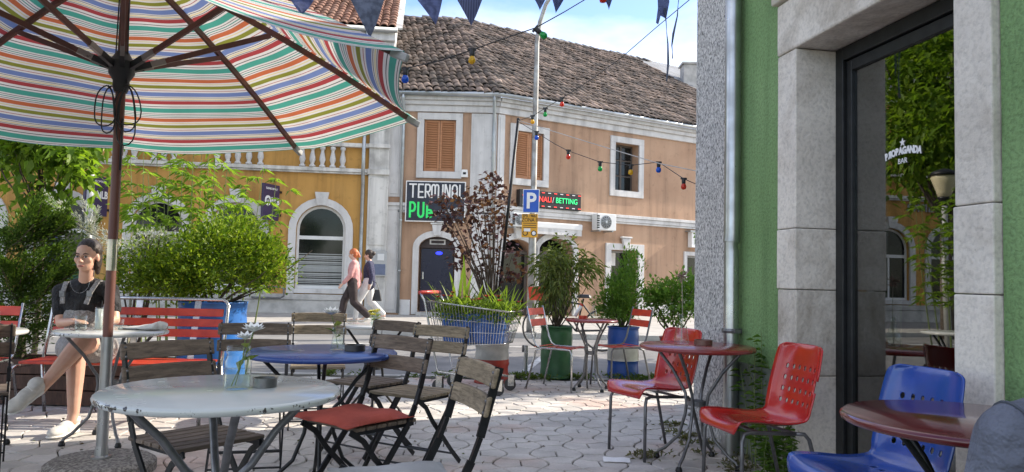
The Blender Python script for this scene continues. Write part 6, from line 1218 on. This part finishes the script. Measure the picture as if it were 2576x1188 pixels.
t = thing('spectacles', 'dark spectacles lying on the woman\'s white table', 'glasses', on(T4, -.15, -.13), radians(15)); ob('rims', MB().tube([(.025 * cos(a) - .03, 0.002 * sin(a * 2), .02 + .02 * sin(a)) for a in [2 * pi * i / 14 for i in range(14)]], .0018, 5, closed=True).tube([(.025 * cos(a) + .03, 0, .02 + .02 * sin(a)) for a in [2 * pi * i / 14 for i in range(14)]], .0018, 5, closed=True).tube([(-.006, 0, .022), (.006, 0, .022)], .0018, 5), M_BLK, t, fix=False)
for s in (-1, 1): ob('temple', MB().tube([(s * .055, 0, .025), (s * .052, .12, .006)], .0018, 5), M_BLK, t)
t = vessel('flower_jar', 'empty glass jar on the white table at the left picture edge', 'vase', on(T5, .10, .08), JAR)
# paper strip and fallen leaves on the paving
g = gnd(1551, 1162, 0); t = thing('paper_strip', 'white paper strip lying on the paving in front of red chairs', 'litter', (g.x, g.y, .004), radians(-3)); mb = MB(); nn = 10
for i in range(nn + 1): x = -.085 + .17 * i / nn; mb.v += [Vector((x, -.03, .002 + .002 * sin(i * .7) ** 2)), Vector((x, .03, .016 + .004 * sin(i * .5 + 1) ** 2))]
mb.f = [(2 * i, 2 * i + 2, 2 * i + 3, 2 * i + 1) for i in range(nn)]; o = ob('paper', mb, M_WHITE, t, fix=False); so = o.modifiers.new('s', 'SOLIDIFY'); so.thickness = .002
PP = [(random.uniform(-3.5, 1.3), random.uniform(4.6, 8.6), .006) for _ in range(110)]; o = leaf_mesh('leaf_litter', PP, [(random.gauss(0, 1), random.gauss(0, 1), .08) for _ in PP], .03, .016, leafmat('dead_leaf', [(.10, .07, .03), (.06, .05, .025), (.10, .12, .03)], .1), .2); tag(o, 'scattered small fallen leaves on the paving', 'leaves', kind='stuff')
# bicycle parked by the far pavement
bk = thing('bicycle', 'black and red bicycle parked behind the leafy green drum', 'bicycle', (1.02, 12.6, -.018), radians(160))
for x in (-.52, .52):
    w_ = ob('wheel', MB().tube([(x + .33 * cos(2 * pi * i / 28), 0, .35 + .33 * sin(2 * pi * i / 28)) for i in range(28)], .018, 6, closed=True), mat('rubber', (0, 0, 0)), bk, smooth=True); sp2 = MB()
    for k in range(12): a = 2 * pi * k / 12; sp2.tube([(x, 0, .35), (x + .31 * cos(a), 0, .35 + .31 * sin(a))], .0025, 4)
    ob('spokes', sp2, M_CHROME, w_, fix=False)
fm = MB(); 
for a, b in (((-.52, 0, .35), (-.08, 0, .32)), ((-.52, 0, .35), (-.18, 0, .78)), ((-.08, 0, .32), (-.2, 0, .86)), ((-.08, 0, .32), (.36, 0, .80)), ((-.18, 0, .76), (.36, 0, .84)), ((.36, 0, .95), (.52, 0, .35))): fm.tube([a, b], .016, 8)
ob('frame', fm, M_BLACKM, bk, fix=False); ob('saddle', MB().box((-.21, 0, .9), (.26, .14, .06), taper=.7), M_BLK, bk, bevel=.02); ob('handlebar', MB().tube([(.28, -.26, 1.02), (.36, -.1, 1.0), (.36, .1, 1.0), (.28, .26, 1.02)], .012, 8), M_RSL, bk, smooth=True); ob('basket', MB().box((.55, 0, .92), (.28, .32, .22), taper=1.15), M_RSL, bk)
# ================================================================ PEOPLE
def capsule(mb, p0, p1, r0, r1, n=12):
    p0 = Vector(p0); p1 = Vector(p1); a = p1 - p0; L = a.length; M = Matrix.Translation(p0) @ a.to_track_quat('Z', 'Y').to_matrix().to_4x4(); pr = []
    for i in range(5): t = -pi / 2 + pi / 2 * i / 5; pr.append((max(r0 * cos(t), .0), r0 * sin(t)))
    pr.append((r0, 0)); pr.append((r1, L))
    for i in range(1, 6): t = pi / 2 * i / 5; pr.append((max(r1 * cos(t), .0), L + r1 * sin(t)))
    mb.lathe(pr, n, M=M)
def chain(mb, pts, rs):
    for i in range(len(pts) - 1): capsule(mb, pts[i], pts[i + 1], rs[i], rs[i + 1])
def ell(mb, c, r, M=None): mb.ball((0, 0, 0), r, 16, 12, Matrix.Translation(Vector(c)) @ (M or ident()))
def fuse(name, mb, m, parent, voxel=.008, smooth=4, disp=0.0):
    """melt overlapping volumes into one skin"""
    me = mb.mesh(name, m); fixn(me); o = link(name, me, parent); pm = o.parent; o.parent = None
    r = o.modifiers.new('r', 'REMESH'); r.mode = 'VOXEL'; r.voxel_size = voxel; s = o.modifiers.new('s', 'SMOOTH'); s.factor = .5; s.iterations = smooth
    bpy.context.view_layer.update(); dg = bpy.context.evaluated_depsgraph_get(); me2 = bpy.data.meshes.new_from_object(o.evaluated_get(dg)); o.modifiers.clear(); o.data = me2; me2.materials.clear(); me2.materials.append(m); me2.polygons.foreach_set('use_smooth', [True] * len(me2.polygons)); o.parent = pm; return o
def skinmat(n, c):
    m, nt, pb, out = NT(n); nn = noise(nt, coords(nt), 14, 4); r = ramp(nt, nn.outputs['Fac'], [(.35, c), (.65, tuple(a * b for a, b in zip(c, (.93, .86, .84))))]); nt.links.new(r.outputs[0], pb.inputs['Base Color']); pb.inputs['Roughness'].default_value = .5; pb.inputs['Subsurface Weight'].default_value = .15; pb.inputs['Subsurface Radius'].default_value = (.02, .008, .004); pb.inputs['Subsurface Scale'].default_value = .5; return m
M_SKIN = skinmat('skin', (.60, .36, .26)); M_SKIN2 = skinmat('skin_pale', (.62, .40, .31)); M_HAIR = mat('dark_brown_hair', (.05, .032, .022), .5, scale=60, col2=(.015, .01, .008), st=(1, .35, .25), bmp=.9, bscale=160, bdist=.01); M_HRED = mat('red_hair', (.42, .10, .03), .5, scale=25, col2=(.55, .18, .06))
M_BTEE = mat('black_tee', (.016, .016, .018), .85, scale=12, var=.4, bmp=1.0, bscale=16, bdist=.05); M_GDRESS = mat('grey_check_dress', (.33, .32, .31), .9, scale=90, col2=(.20, .19, .185), bmp=1.0, bscale=16, bdist=.05); M_SHOE = mat('white_shoe', (.62, .60, .56), .7, scale=20, var=.2, bmp=.3, bscale=40); M_SOLE = mat('shoe_sole', (.68, .67, .64), .6)
M_EYEW = mat('eye_white', (.7, .68, .66), .3, var=.02); M_EYE = mat('eye_dark', (.03, .018, .012), .2); M_LIP = mat('lips', (.38, .12, .10), .5); M_BROW = mat('brow', (.05, .03, .022), .8)
def hand(mb, wrist, palm_dir, normal, size=1.0, curl=.5, side=1):
    """palm and five separate fingers"""
    f = Vector(palm_dir).normalized(); n = Vector(normal); n = (n - f * n.dot(f)).normalized(); s = f.cross(n) * side; w_ = Vector(wrist); k = size
    ell(mb, w_ + f * .045 * k, (.030 * k, .050 * k, .014 * k), Matrix((s, f, n)).transposed().to_4x4())
    for i, (off, L) in enumerate(((-.026, .062), (-.009, .072), (.008, .068), (.024, .054))):
        a = w_ + f * .082 * k + s * off * k; d1 = (f - n * curl * .4).normalized(); b = a + d1 * L * .45 * k; d2 = (f - n * curl * 1.1).normalized(); c = b + d2 * L * .3 * k; d3 = (f - n * curl * 1.8).normalized(); e = c + d3 * L * .25 * k; chain(mb, [a - f * .03 * k, a, b, c, e], [.009 * k, .0085 * k, .008 * k, .0075 * k, .0065 * k])
    a = w_ + f * .025 * k - s * .024 * k; d = (f * .6 - s * .75 - n * .25).normalized(); b = a + d * .035 * k; c = b + (f * .85 - s * .35 - n * .3).normalized() * .03 * k; chain(mb, [w_ + f * .015 * k, a, b, c], [.013 * k, .012 * k, .0095 * k, .008 * k])
def head(body, parts, c, fdir, up=(0, 0, 1), k=1.0):
    """face frame: f forwards, s to the person's left, u up"""
    f = Vector(fdir).normalized(); u = Vector(up); u = (u - f * u.dot(f)).normalized(); s = u.cross(f); M = Matrix((s, f, u)).transposed().to_4x4(); c = Vector(c)
    at_ = lambda x, y, z: c + (s * x + f * y + u * z) * k
    ell(body, at_(0, -.012, .03), (.074 * k, .092 * k, .088 * k), M); ell(body, at_(0, .022, -.045), (.056 * k, .062 * k, .068 * k), M); ell(body, at_(0, .048, -.088), (.026 * k, .026 * k, .022 * k), M)
    for sg in (-1, 1): ell(body, at_(sg * .037, .054, -.022), (.026 * k, .022 * k, .026 * k), M); ell(body, at_(sg * .076, -.008, -.008), (.009 * k, .018 * k, .029 * k), M); ell(body, at_(sg * .011, .088, -.036), (.009 * k, .011 * k, .008 * k), M)
    capsule(body, at_(0, .074, .014), at_(0, .100, -.028), .008 * k, .0115 * k); ell(body, at_(0, .076, -.062), (.021 * k, .011 * k, .007 * k), M); ell(body, at_(0, .073, -.073), (.018 * k, .011 * k, .008 * k), M); capsule(body, at_(-.033, .068, .016), at_(.033, .068, .016), .012 * k, .012 * k)
    def feats(t):
        for sg in (-1, 1):
            e = ob('eye', MB().ball((0, 0, 0), (.0135 * k, .007 * k, .0062 * k), 10, 6, Matrix.Translation(at_(sg * .031, .0755, -.001)) @ M), M_EYEW, t, smooth=True); ob('iris', MB().ball((0, 0, 0), (.0062 * k, .004 * k, .0062 * k), 8, 6, Matrix.Translation(at_(sg * .031 + .002, .0815, -.001)) @ M), M_EYE, e, smooth=True)
            ob('eyelid', MB().tube([at_(sg * .016, .080, .003), at_(sg * .031, .0845, .0075), at_(sg * .046, .077, .002)], .0022 * k, 6), M_BROW, t, smooth=True); ob('eyebrow', MB().tube([at_(sg * .013, .0845, .0185), at_(sg * .03, .083, .0245), at_(sg * .05, .070, .019)], [.003 * k, .0036 * k, .0018 * k], 6), M_BROW, t, smooth=True)
        ob('mouth', MB().ball((0, 0, 0), (.021 * k, .0065 * k, .0075 * k), 12, 6, Matrix.Translation(at_(0, .083, -.067)) @ M), M_LIP, t, smooth=True)
    return at_, M, feats
def shoe(parent, heel, toe, upv, k=1.0, m=M_SHOE):
    heel = Vector(heel); toe = Vector(toe); f = (toe - heel).normalized(); u = Vector(upv); u = (u - f * u.dot(f)).normalized(); s = f.cross(u); M = Matrix((s, f, u)).transposed().to_4x4(); L = (toe - heel).length; mb = MB()
    ell(mb, heel + f * L * .18 + u * .045, (.042, .058, .055), M); ell(mb, heel + f * L * .45 + u * .050, (.045, .08, .050), M); ell(mb, heel + f * L * .75 + u * .038, (.050, .078, .040), M); ell(mb, heel + f * L * .16 + u * .092, (.044, .052, .034), M); sh = fuse('shoe', mb, m, parent, .006, 3)
    sb = MB(); ell(sb, heel + f * L * .22 + u * .014, (.045, .068, .016), M); ell(sb, heel + f * L * .5 + u * .014, (.047, .1, .016), M); ell(sb, heel + f * L * .75 + u * .014, (.054, .084, .016), M); fuse('sole', sb, M_SOLE, sh, .006, 2)
    lc = MB()
    for q in (.36, .44, .52, .60): b = heel + f * L * q + u * (.106 - .08 * (q - .3)); lc.tube([b - s * .030 - u * .018, b + u * .003, b + s * .030 - u * .018], .0035, 5)
    ob('laces', lc, M_WHITE, sh, fix=False)
# ---- seated woman
w = thing('person', 'woman in black tee and grey pinafore sitting cross-legged on the red bench', 'person', (-3.1, 5.7, 0)); o0 = Vector(w.location)
def R_(p): return Vector(p) - o0
hc = R_(at(219, 646, 5.44)); nk = R_(at(217, 700, 5.52)); shR = R_(at(150, 735, 5.54)); shL = R_(at(280, 731, 5.54)); chest = R_(at(212, 775, 5.55)); waist = R_(at(208, 845, 5.63)); hip = Vector((waist.x, 5.70 - 5.7, .545))
elR = R_(at(152, 815, 5.47)); elL = R_(at(290, 808, 5.45)); haR = R_(at(196, 806, 5.28)); haL = R_(at(262, 806, 5.26)); haR.z = .775; haL.z = .775
hipR = hip + Vector((-.09, 0, 0)); hipL = hip + Vector((.09, 0, 0)); knR = R_(at(192, 888, 5.28)); anR = R_(at(184, 1046, 5.22)); knL = R_(at(206, 862, 5.16)); anL = R_(at(113, 970, 5.02))
body = MB(); capsule(body, nk - Vector((0, 0, .06)), hc - Vector((0, 0, .05)), .052, .046)
at_, HM, feats = head(body, None, hc, (.04, -1.0, -.02))
chain(body, [shR, nk - Vector((0, 0, .05)), shL], [.05, .06, .05]); ell(body, chest, (.145, .10, .14)); chain(body, [chest, waist, hip], [.11, .105, .13]); chain(body, [hipR, hipL], [.11, .11])
chain(body, [shR, elR, haR - (haR - elR).normalized() * .07], [.047, .036, .024]); chain(body, [shL, elL, haL - (haL - elL).normalized() * .07], [.047, .036, .024]); hand(body, haR - (haR - elR).normalized() * .075, haR - elR + Vector((.05, 0, 0)), (0, 0, 1), 1.0, .35, 1); hand(body, haL - (haL - elL).normalized() * .075, haL - elL, (0, 0, 1), 1.0, .35, -1)
chain(body, [hipR, knR, knR.lerp(anR, .3), anR], [.092, .062, .060, .038]); capsule(body, anR, anR + Vector((0, -.02, -.06)), .036, .036); chain(body, [hipL, knL, knL.lerp(anL, .3), anL], [.092, .064, .060, .038]); ad = (anL - knL).normalized(); capsule(body, anL, anL + ad * .05, .036, .036)
bo = fuse('body', body, M_SKIN, w, .0065, 3); feats(w)
tee = MB(); chain(tee, [shR + Vector((.01, 0, .005)), nk - Vector((0, 0, .055)), shL + Vector((-.01, 0, .005))], [.056, .070, .056]); ell(tee, chest + Vector((0, 0, .03)), (.160, .118, .15)); chain(tee, [chest, waist], [.125, .12]); chain(tee, [shR, shR.lerp(elR, .62)], [.057, .056]); chain(tee, [shL, shL.lerp(elL, .62)], [.057, .056]); fuse('tee_shirt', tee, M_BTEE, w, .008, 3)
dr2 = MB(); ell(dr2, chest + Vector((0, -.028, -.075)), (.132, .108, .115)); chain(dr2, [chest - Vector((0, 0, .10)), waist, hip + Vector((0, 0, .02))], [.122, .132, .155]); chain(dr2, [hipR, hipL], [.135, .135]); chain(dr2, [hipR, hipR.lerp(knR, .62)], [.125, .095]); chain(dr2, [hipL, hipL.lerp(knL, .55)], [.125, .095]); dd_ = fuse('pinafore_dress', dr2, M_GDRESS, w, .009, 3)
for sx, shx in ((-.085, shR), (.085, shL)):
    a = chest + Vector((sx, -.135, .03)); b = shx.lerp(nk, .38) + Vector((0, -.05, .035)); c_ = shx.lerp(nk, .38) + Vector((0, .05, .03)); ob('strap', MB().bar(a, a.lerp(b, .5) + Vector((0, -.022, .0)), .034, .006, (1, 0, 0)).bar(a.lerp(b, .5) + Vector((0, -.022, 0)), b, .034, .006, (1, 0, 0)).bar(b, c_, .034, .006, (1, 0, 0)), M_GDRESS, dd_); ob('buckle', MB().box(a.lerp(b, .45) + Vector((0, -.028, 0)), (.04, .006, .045)), M_STEEL, dd_, bevel=.004)
hr_ = MB(); ell(hr_, at_(0, -.033, .049), (.083, .101, .089), HM); ell(hr_, at_(0, -.06, -.01), (.078, .06, .09), HM); ell(hr_, at_(-.066, -.02, -.02), (.016, .04, .07), HM); ell(hr_, at_(.066, -.03, -.02), (.014, .035, .06), HM); ell(hr_, at_(0, -.095, .075), (.045, .045, .045), HM); capsule(hr_, at_(-.05, -.05, -.04), at_(-.045, -.05, -.125), .03, .018); capsule(hr_, at_(.05, -.06, -.04), at_(.05, -.06, -.115), .028, .016); h_o = fuse('hair', hr_, M_HAIR, w, .006, 2)
ob('necklace', MB().tube([nk + Vector((.07 * cos(a), -.068 - .012 * cos(a) ** 0, .0 + .09 * sin(a) - .02)) for a in [pi + pi * i / 12 for i in range(13)]], .0009, 5), M_CHROME, w, smooth=True)
shoe(w, Vector((anR.x + .005, anR.y + .05, .004)), Vector((anR.x - .03, anR.y - .21, .004)), (0, 0, 1)); fd = (Vector((-.42, -.72, -.55))).normalized(); upv = -ad; hl = anL + ad * .085 - fd * .06; shoe(w, hl, hl + fd * .255, upv)
w.location = (-3.15, 5.79, 0)
# ---- two women walking
def walker(label, loc, rz, hair, top, trousers, skin, bun, sway, kk=1.0, collar=None, phase=1):
    t = thing('person', label, 'person', loc, rz, 'women walking along the pavement'); b = MB(); hc = Vector((0, .03, 1.53)); nk = Vector((0, -.01, 1.38)); hip = Vector((0, 0, .90)); at_, HM, feats = head(b, None, hc, (0, 1, -.12), k=.95)
    capsule(b, nk, hc - Vector((0, 0, .04)), .05, .045); sR = Vector((.165, -.02, 1.33)); sL = Vector((-.165, -.02, 1.33)); chain(b, [sR, nk - Vector((0, 0, .02)), sL], [.05, .055, .05]); ell(b, (0, 0, 1.22), (.14, .095, .16)); chain(b, [(0, 0, 1.2), (0, -.01, 1.05), hip], [.10, .095, .12])
    legs = []
    for s, ph in ((1, phase), (-1, -phase)):
        h = hip + Vector((s * .085, 0, -.02)); kn = h + Vector((0, .20 * ph if ph > 0 else -.04, -.41 if ph < 0 else -.38)); an = kn + Vector((0, .06 if ph > 0 else -.30, -.41 if ph > 0 else -.29)); an.z = max(an.z, .09) if ph > 0 else max(an.z, .17); legs.append((h, kn, an, ph)); chain(b, [h, kn, an], [.085, .058, .038]); toe = an + Vector((0, .17, -.055 if ph > 0 else -.12)); chain(b, [an + Vector((0, -.02, -.03)), toe], [.036, .028])
    arms = []
    for s, ph in ((1, -sway), (-1, sway)):
        sh = sR if s > 0 else sL; el = sh + Vector((s * .03, .12 * ph - .02, -.27)); ha = el + Vector((-s * .01, .10 + .12 * ph, -.20)); arms.append((sh, el, ha)); chain(b, [sh, el, ha], [.045, .034, .024]); hand(b, ha, ha - el, (s, 0, 0), .9, .5, s)
    fuse('body', b, skin, t, .009, 3); feats(t)
    c = MB(); chain(c, [sR, nk - Vector((0, 0, .03)), sL], [.066, .07, .066]); ell(c, (0, 0, 1.2), (.165, .125, .19)); chain(c, [(0, 0, 1.18), (0, -.01, 1.0), (0, -.01, .88)], [.135, .135, .15])
    for sh, el, ha in arms: chain(c, [sh, el, el.lerp(ha, .8)], [.062, .055, .045])
    fuse('top', c, top, t, .011, 3); tr_ = MB(); chain(tr_, [(.05, 0, .92), (-.05, 0, .92)], [.125, .125])
    for h, kn, an, ph in legs: chain(tr_, [h, kn, an + Vector((0, 0, .02))], [.112, .085, .085 if collar == 'wide' else .058])
    fuse('trousers', tr_, trousers, t, .011, 3); hh = MB(); ell(hh, at_(0, -.025, .045), (.085, .10, .09), HM); ell(hh, at_(0, -.06, -.01), (.076, .06, .085), HM)
    if bun: ell(hh, at_(0, -.13, .03), (.05, .05, .05), HM)
    else: capsule(hh, at_(0, -.11, .02), at_(0, -.15, -.07), .04, .025)
    fuse('hair', hh, hair, t, .01, 2)
    for h, kn, an, ph in legs: sh_ = MB(); f = Vector((0, .26, 0 if ph > 0 else -.10)); hl = an + Vector((0, -.06, -.075)); ell(sh_, hl + f * .3 + Vector((0, 0, .03)), (.04, .08, .04)); ell(sh_, hl + f * .68 + Vector((0, 0, .02)), (.043, .09, .03)); fuse('shoe', sh_, M_SHOE, t, .009, 2)
    return t
M_PINK = mat('pink_shirt', (.58, .30, .29), .9, scale=10, col2=(.46, .22, .21), bmp=.5, bscale=12, bdist=.02); M_DKBR = mat('dark_brown_trousers', (.045, .032, .032), .9, scale=10, var=.4, bmp=.5, bscale=10, bdist=.02); M_NAVK = mat('navy_knit', (.02, .024, .055), .95, scale=30, col2=(.06, .06, .11)); M_WPAN = mat('white_trousers', (.68, .68, .68), .9, scale=10, var=.12, bmp=.4, bscale=10, bdist=.02)
fA = at(885, 818, 16.9); walker('red haired woman walking in pink shirt and wide dark trousers', (fA.x, 16.9, SWZ), radians(92), M_HRED, M_PINK, M_DKBR, M_SKIN2, False, .6, collar='wide'); fB = at(924, 812, 17.35); wb = walker('dark haired woman walking in navy jumper and white trousers', (fB.x, 17.35, SWZ), radians(90), M_HAIR, M_NAVK, M_WPAN, M_SKIN2, True, -.5, phase=-1)
hb = thing('handbag', 'black handbag swinging behind the woman in white trousers', 'bag', (fB.x + .22, 17.25, SWZ + .62)); ob('pouch', MB().box((0, 0, 0), (.22, .09, .26), taper=.5), M_BLK, hb, bevel=.02); ob('strap', MB().tube([(-.05, 0, .12), (-.16, 0, .3), (-.2, 0, .36), (-.02, 0, .28), (.04, 0, .12)], .008, 6), M_BLK, hb)
# ---- neighbour at the lower right, only the shoulder is in view
M_GTEE = mat('slate_tee', (.15, .165, .21), .9, scale=7, var=.3, bmp=1.0, bscale=11, bdist=.05)
nb = thing('person', 'person in slate grey tee at the lower right corner', 'person', (1.19, 1.48, 0)); b = MB(); hc = Vector((.03, .06, 1.17)); nk = Vector((.0, .0, .98)); at_, HM, feats = head(b, None, hc, (-.3, .95, 0)); capsule(b, nk - Vector((0, 0, .04)), hc - Vector((0, 0, .05)), .058, .052); sR = Vector((.20, 0, .855)); sL = Vector((-.20, .0, .855)); chain(b, [sR, nk - Vector((0, 0, .06)), sL], [.06, .07, .06]); ell(b, (0, .02, .76), (.17, .12, .17)); chain(b, [(0, 0, .75), (0, -.02, .6), (0, 0, .53)], [.13, .13, .15])
arms = []
for s in (-1, 1):
    sh = sL if s < 0 else sR; el = sh + Vector((s * .03, .05, -.24)); ha = el + Vector((-s * .10, .22, -.03)); arms.append((sh, el)); chain(b, [sh, el, ha], [.055, .042, .03]); hand(b, ha, (-s * .3, 1, 0), (0, 0, 1), 1.0, .3, -s)
for s in (-1, 1): kn = Vector((s * .14, .46, .50)); an = Vector((s * .14, .42, .1)); chain(b, [(s * .1, 0, .53), kn, an], [.10, .066, .045]); chain(b, [an + Vector((0, -.03, -.05)), an + Vector((0, .16, -.065))], [.04, .032])
fuse('body', b, M_SKIN, nb, .009, 3); feats(nb); c = MB(); chain(c, [sR, nk - Vector((0, 0, .07)), sL], [.078, .085, .078]); ell(c, (0, .02, .76), (.195, .145, .18)); chain(c, [(0, 0, .75), (0, -.02, .58)], [.155, .165])
for sh, el in arms: chain(c, [sh, sh.lerp(el, .75)], [.08, .073])
ts = fuse('tee_shirt', c, M_GTEE, nb, .009, 3)
for s in (-1, 1):
    ax = Vector((s, 0, -.35)).normalized(); e1 = Vector((0, 1, 0)); e2 = ax.cross(e1); cc_ = (sL if s < 0 else sR) + ax * -.005; ob('sleeve_seam', MB().tube([cc_ + e1 * (.080 * cos(2 * pi * i / 24)) + e2 * (.080 * sin(2 * pi * i / 24)) for i in range(24)], .0035, 5, closed=True), mat('seam_dark', (.07, .08, .10), .9), ts)
if True:
    hh = MB(); ell(hh, at_(0, -.022, .048), (.083, .10, .085), HM); ell(hh, at_(0, -.06, -.01), (.078, .055, .08), HM); fuse('hair', hh, M_HAIR, nb, .01, 2); js = MB()
for s in (-1, 1): chain(js, [(s * .1, 0, .53), (s * .14, .46, .50), (s * .14, .42, .13)], [.118, .082, .065])
fuse('trousers', js, M_NAVK, nb, .011, 2)
for k in (-1, 1): sm_ = MB(); ell(sm_, (k * .14, .50, .035), (.045, .13, .04)); fuse('shoe', sm_, M_SHOE, nb, .009, 2)
shell_chair('red shell chair under the person in the lower right corner', M_RPL, (1.19, 1.48, 0), 0.0)
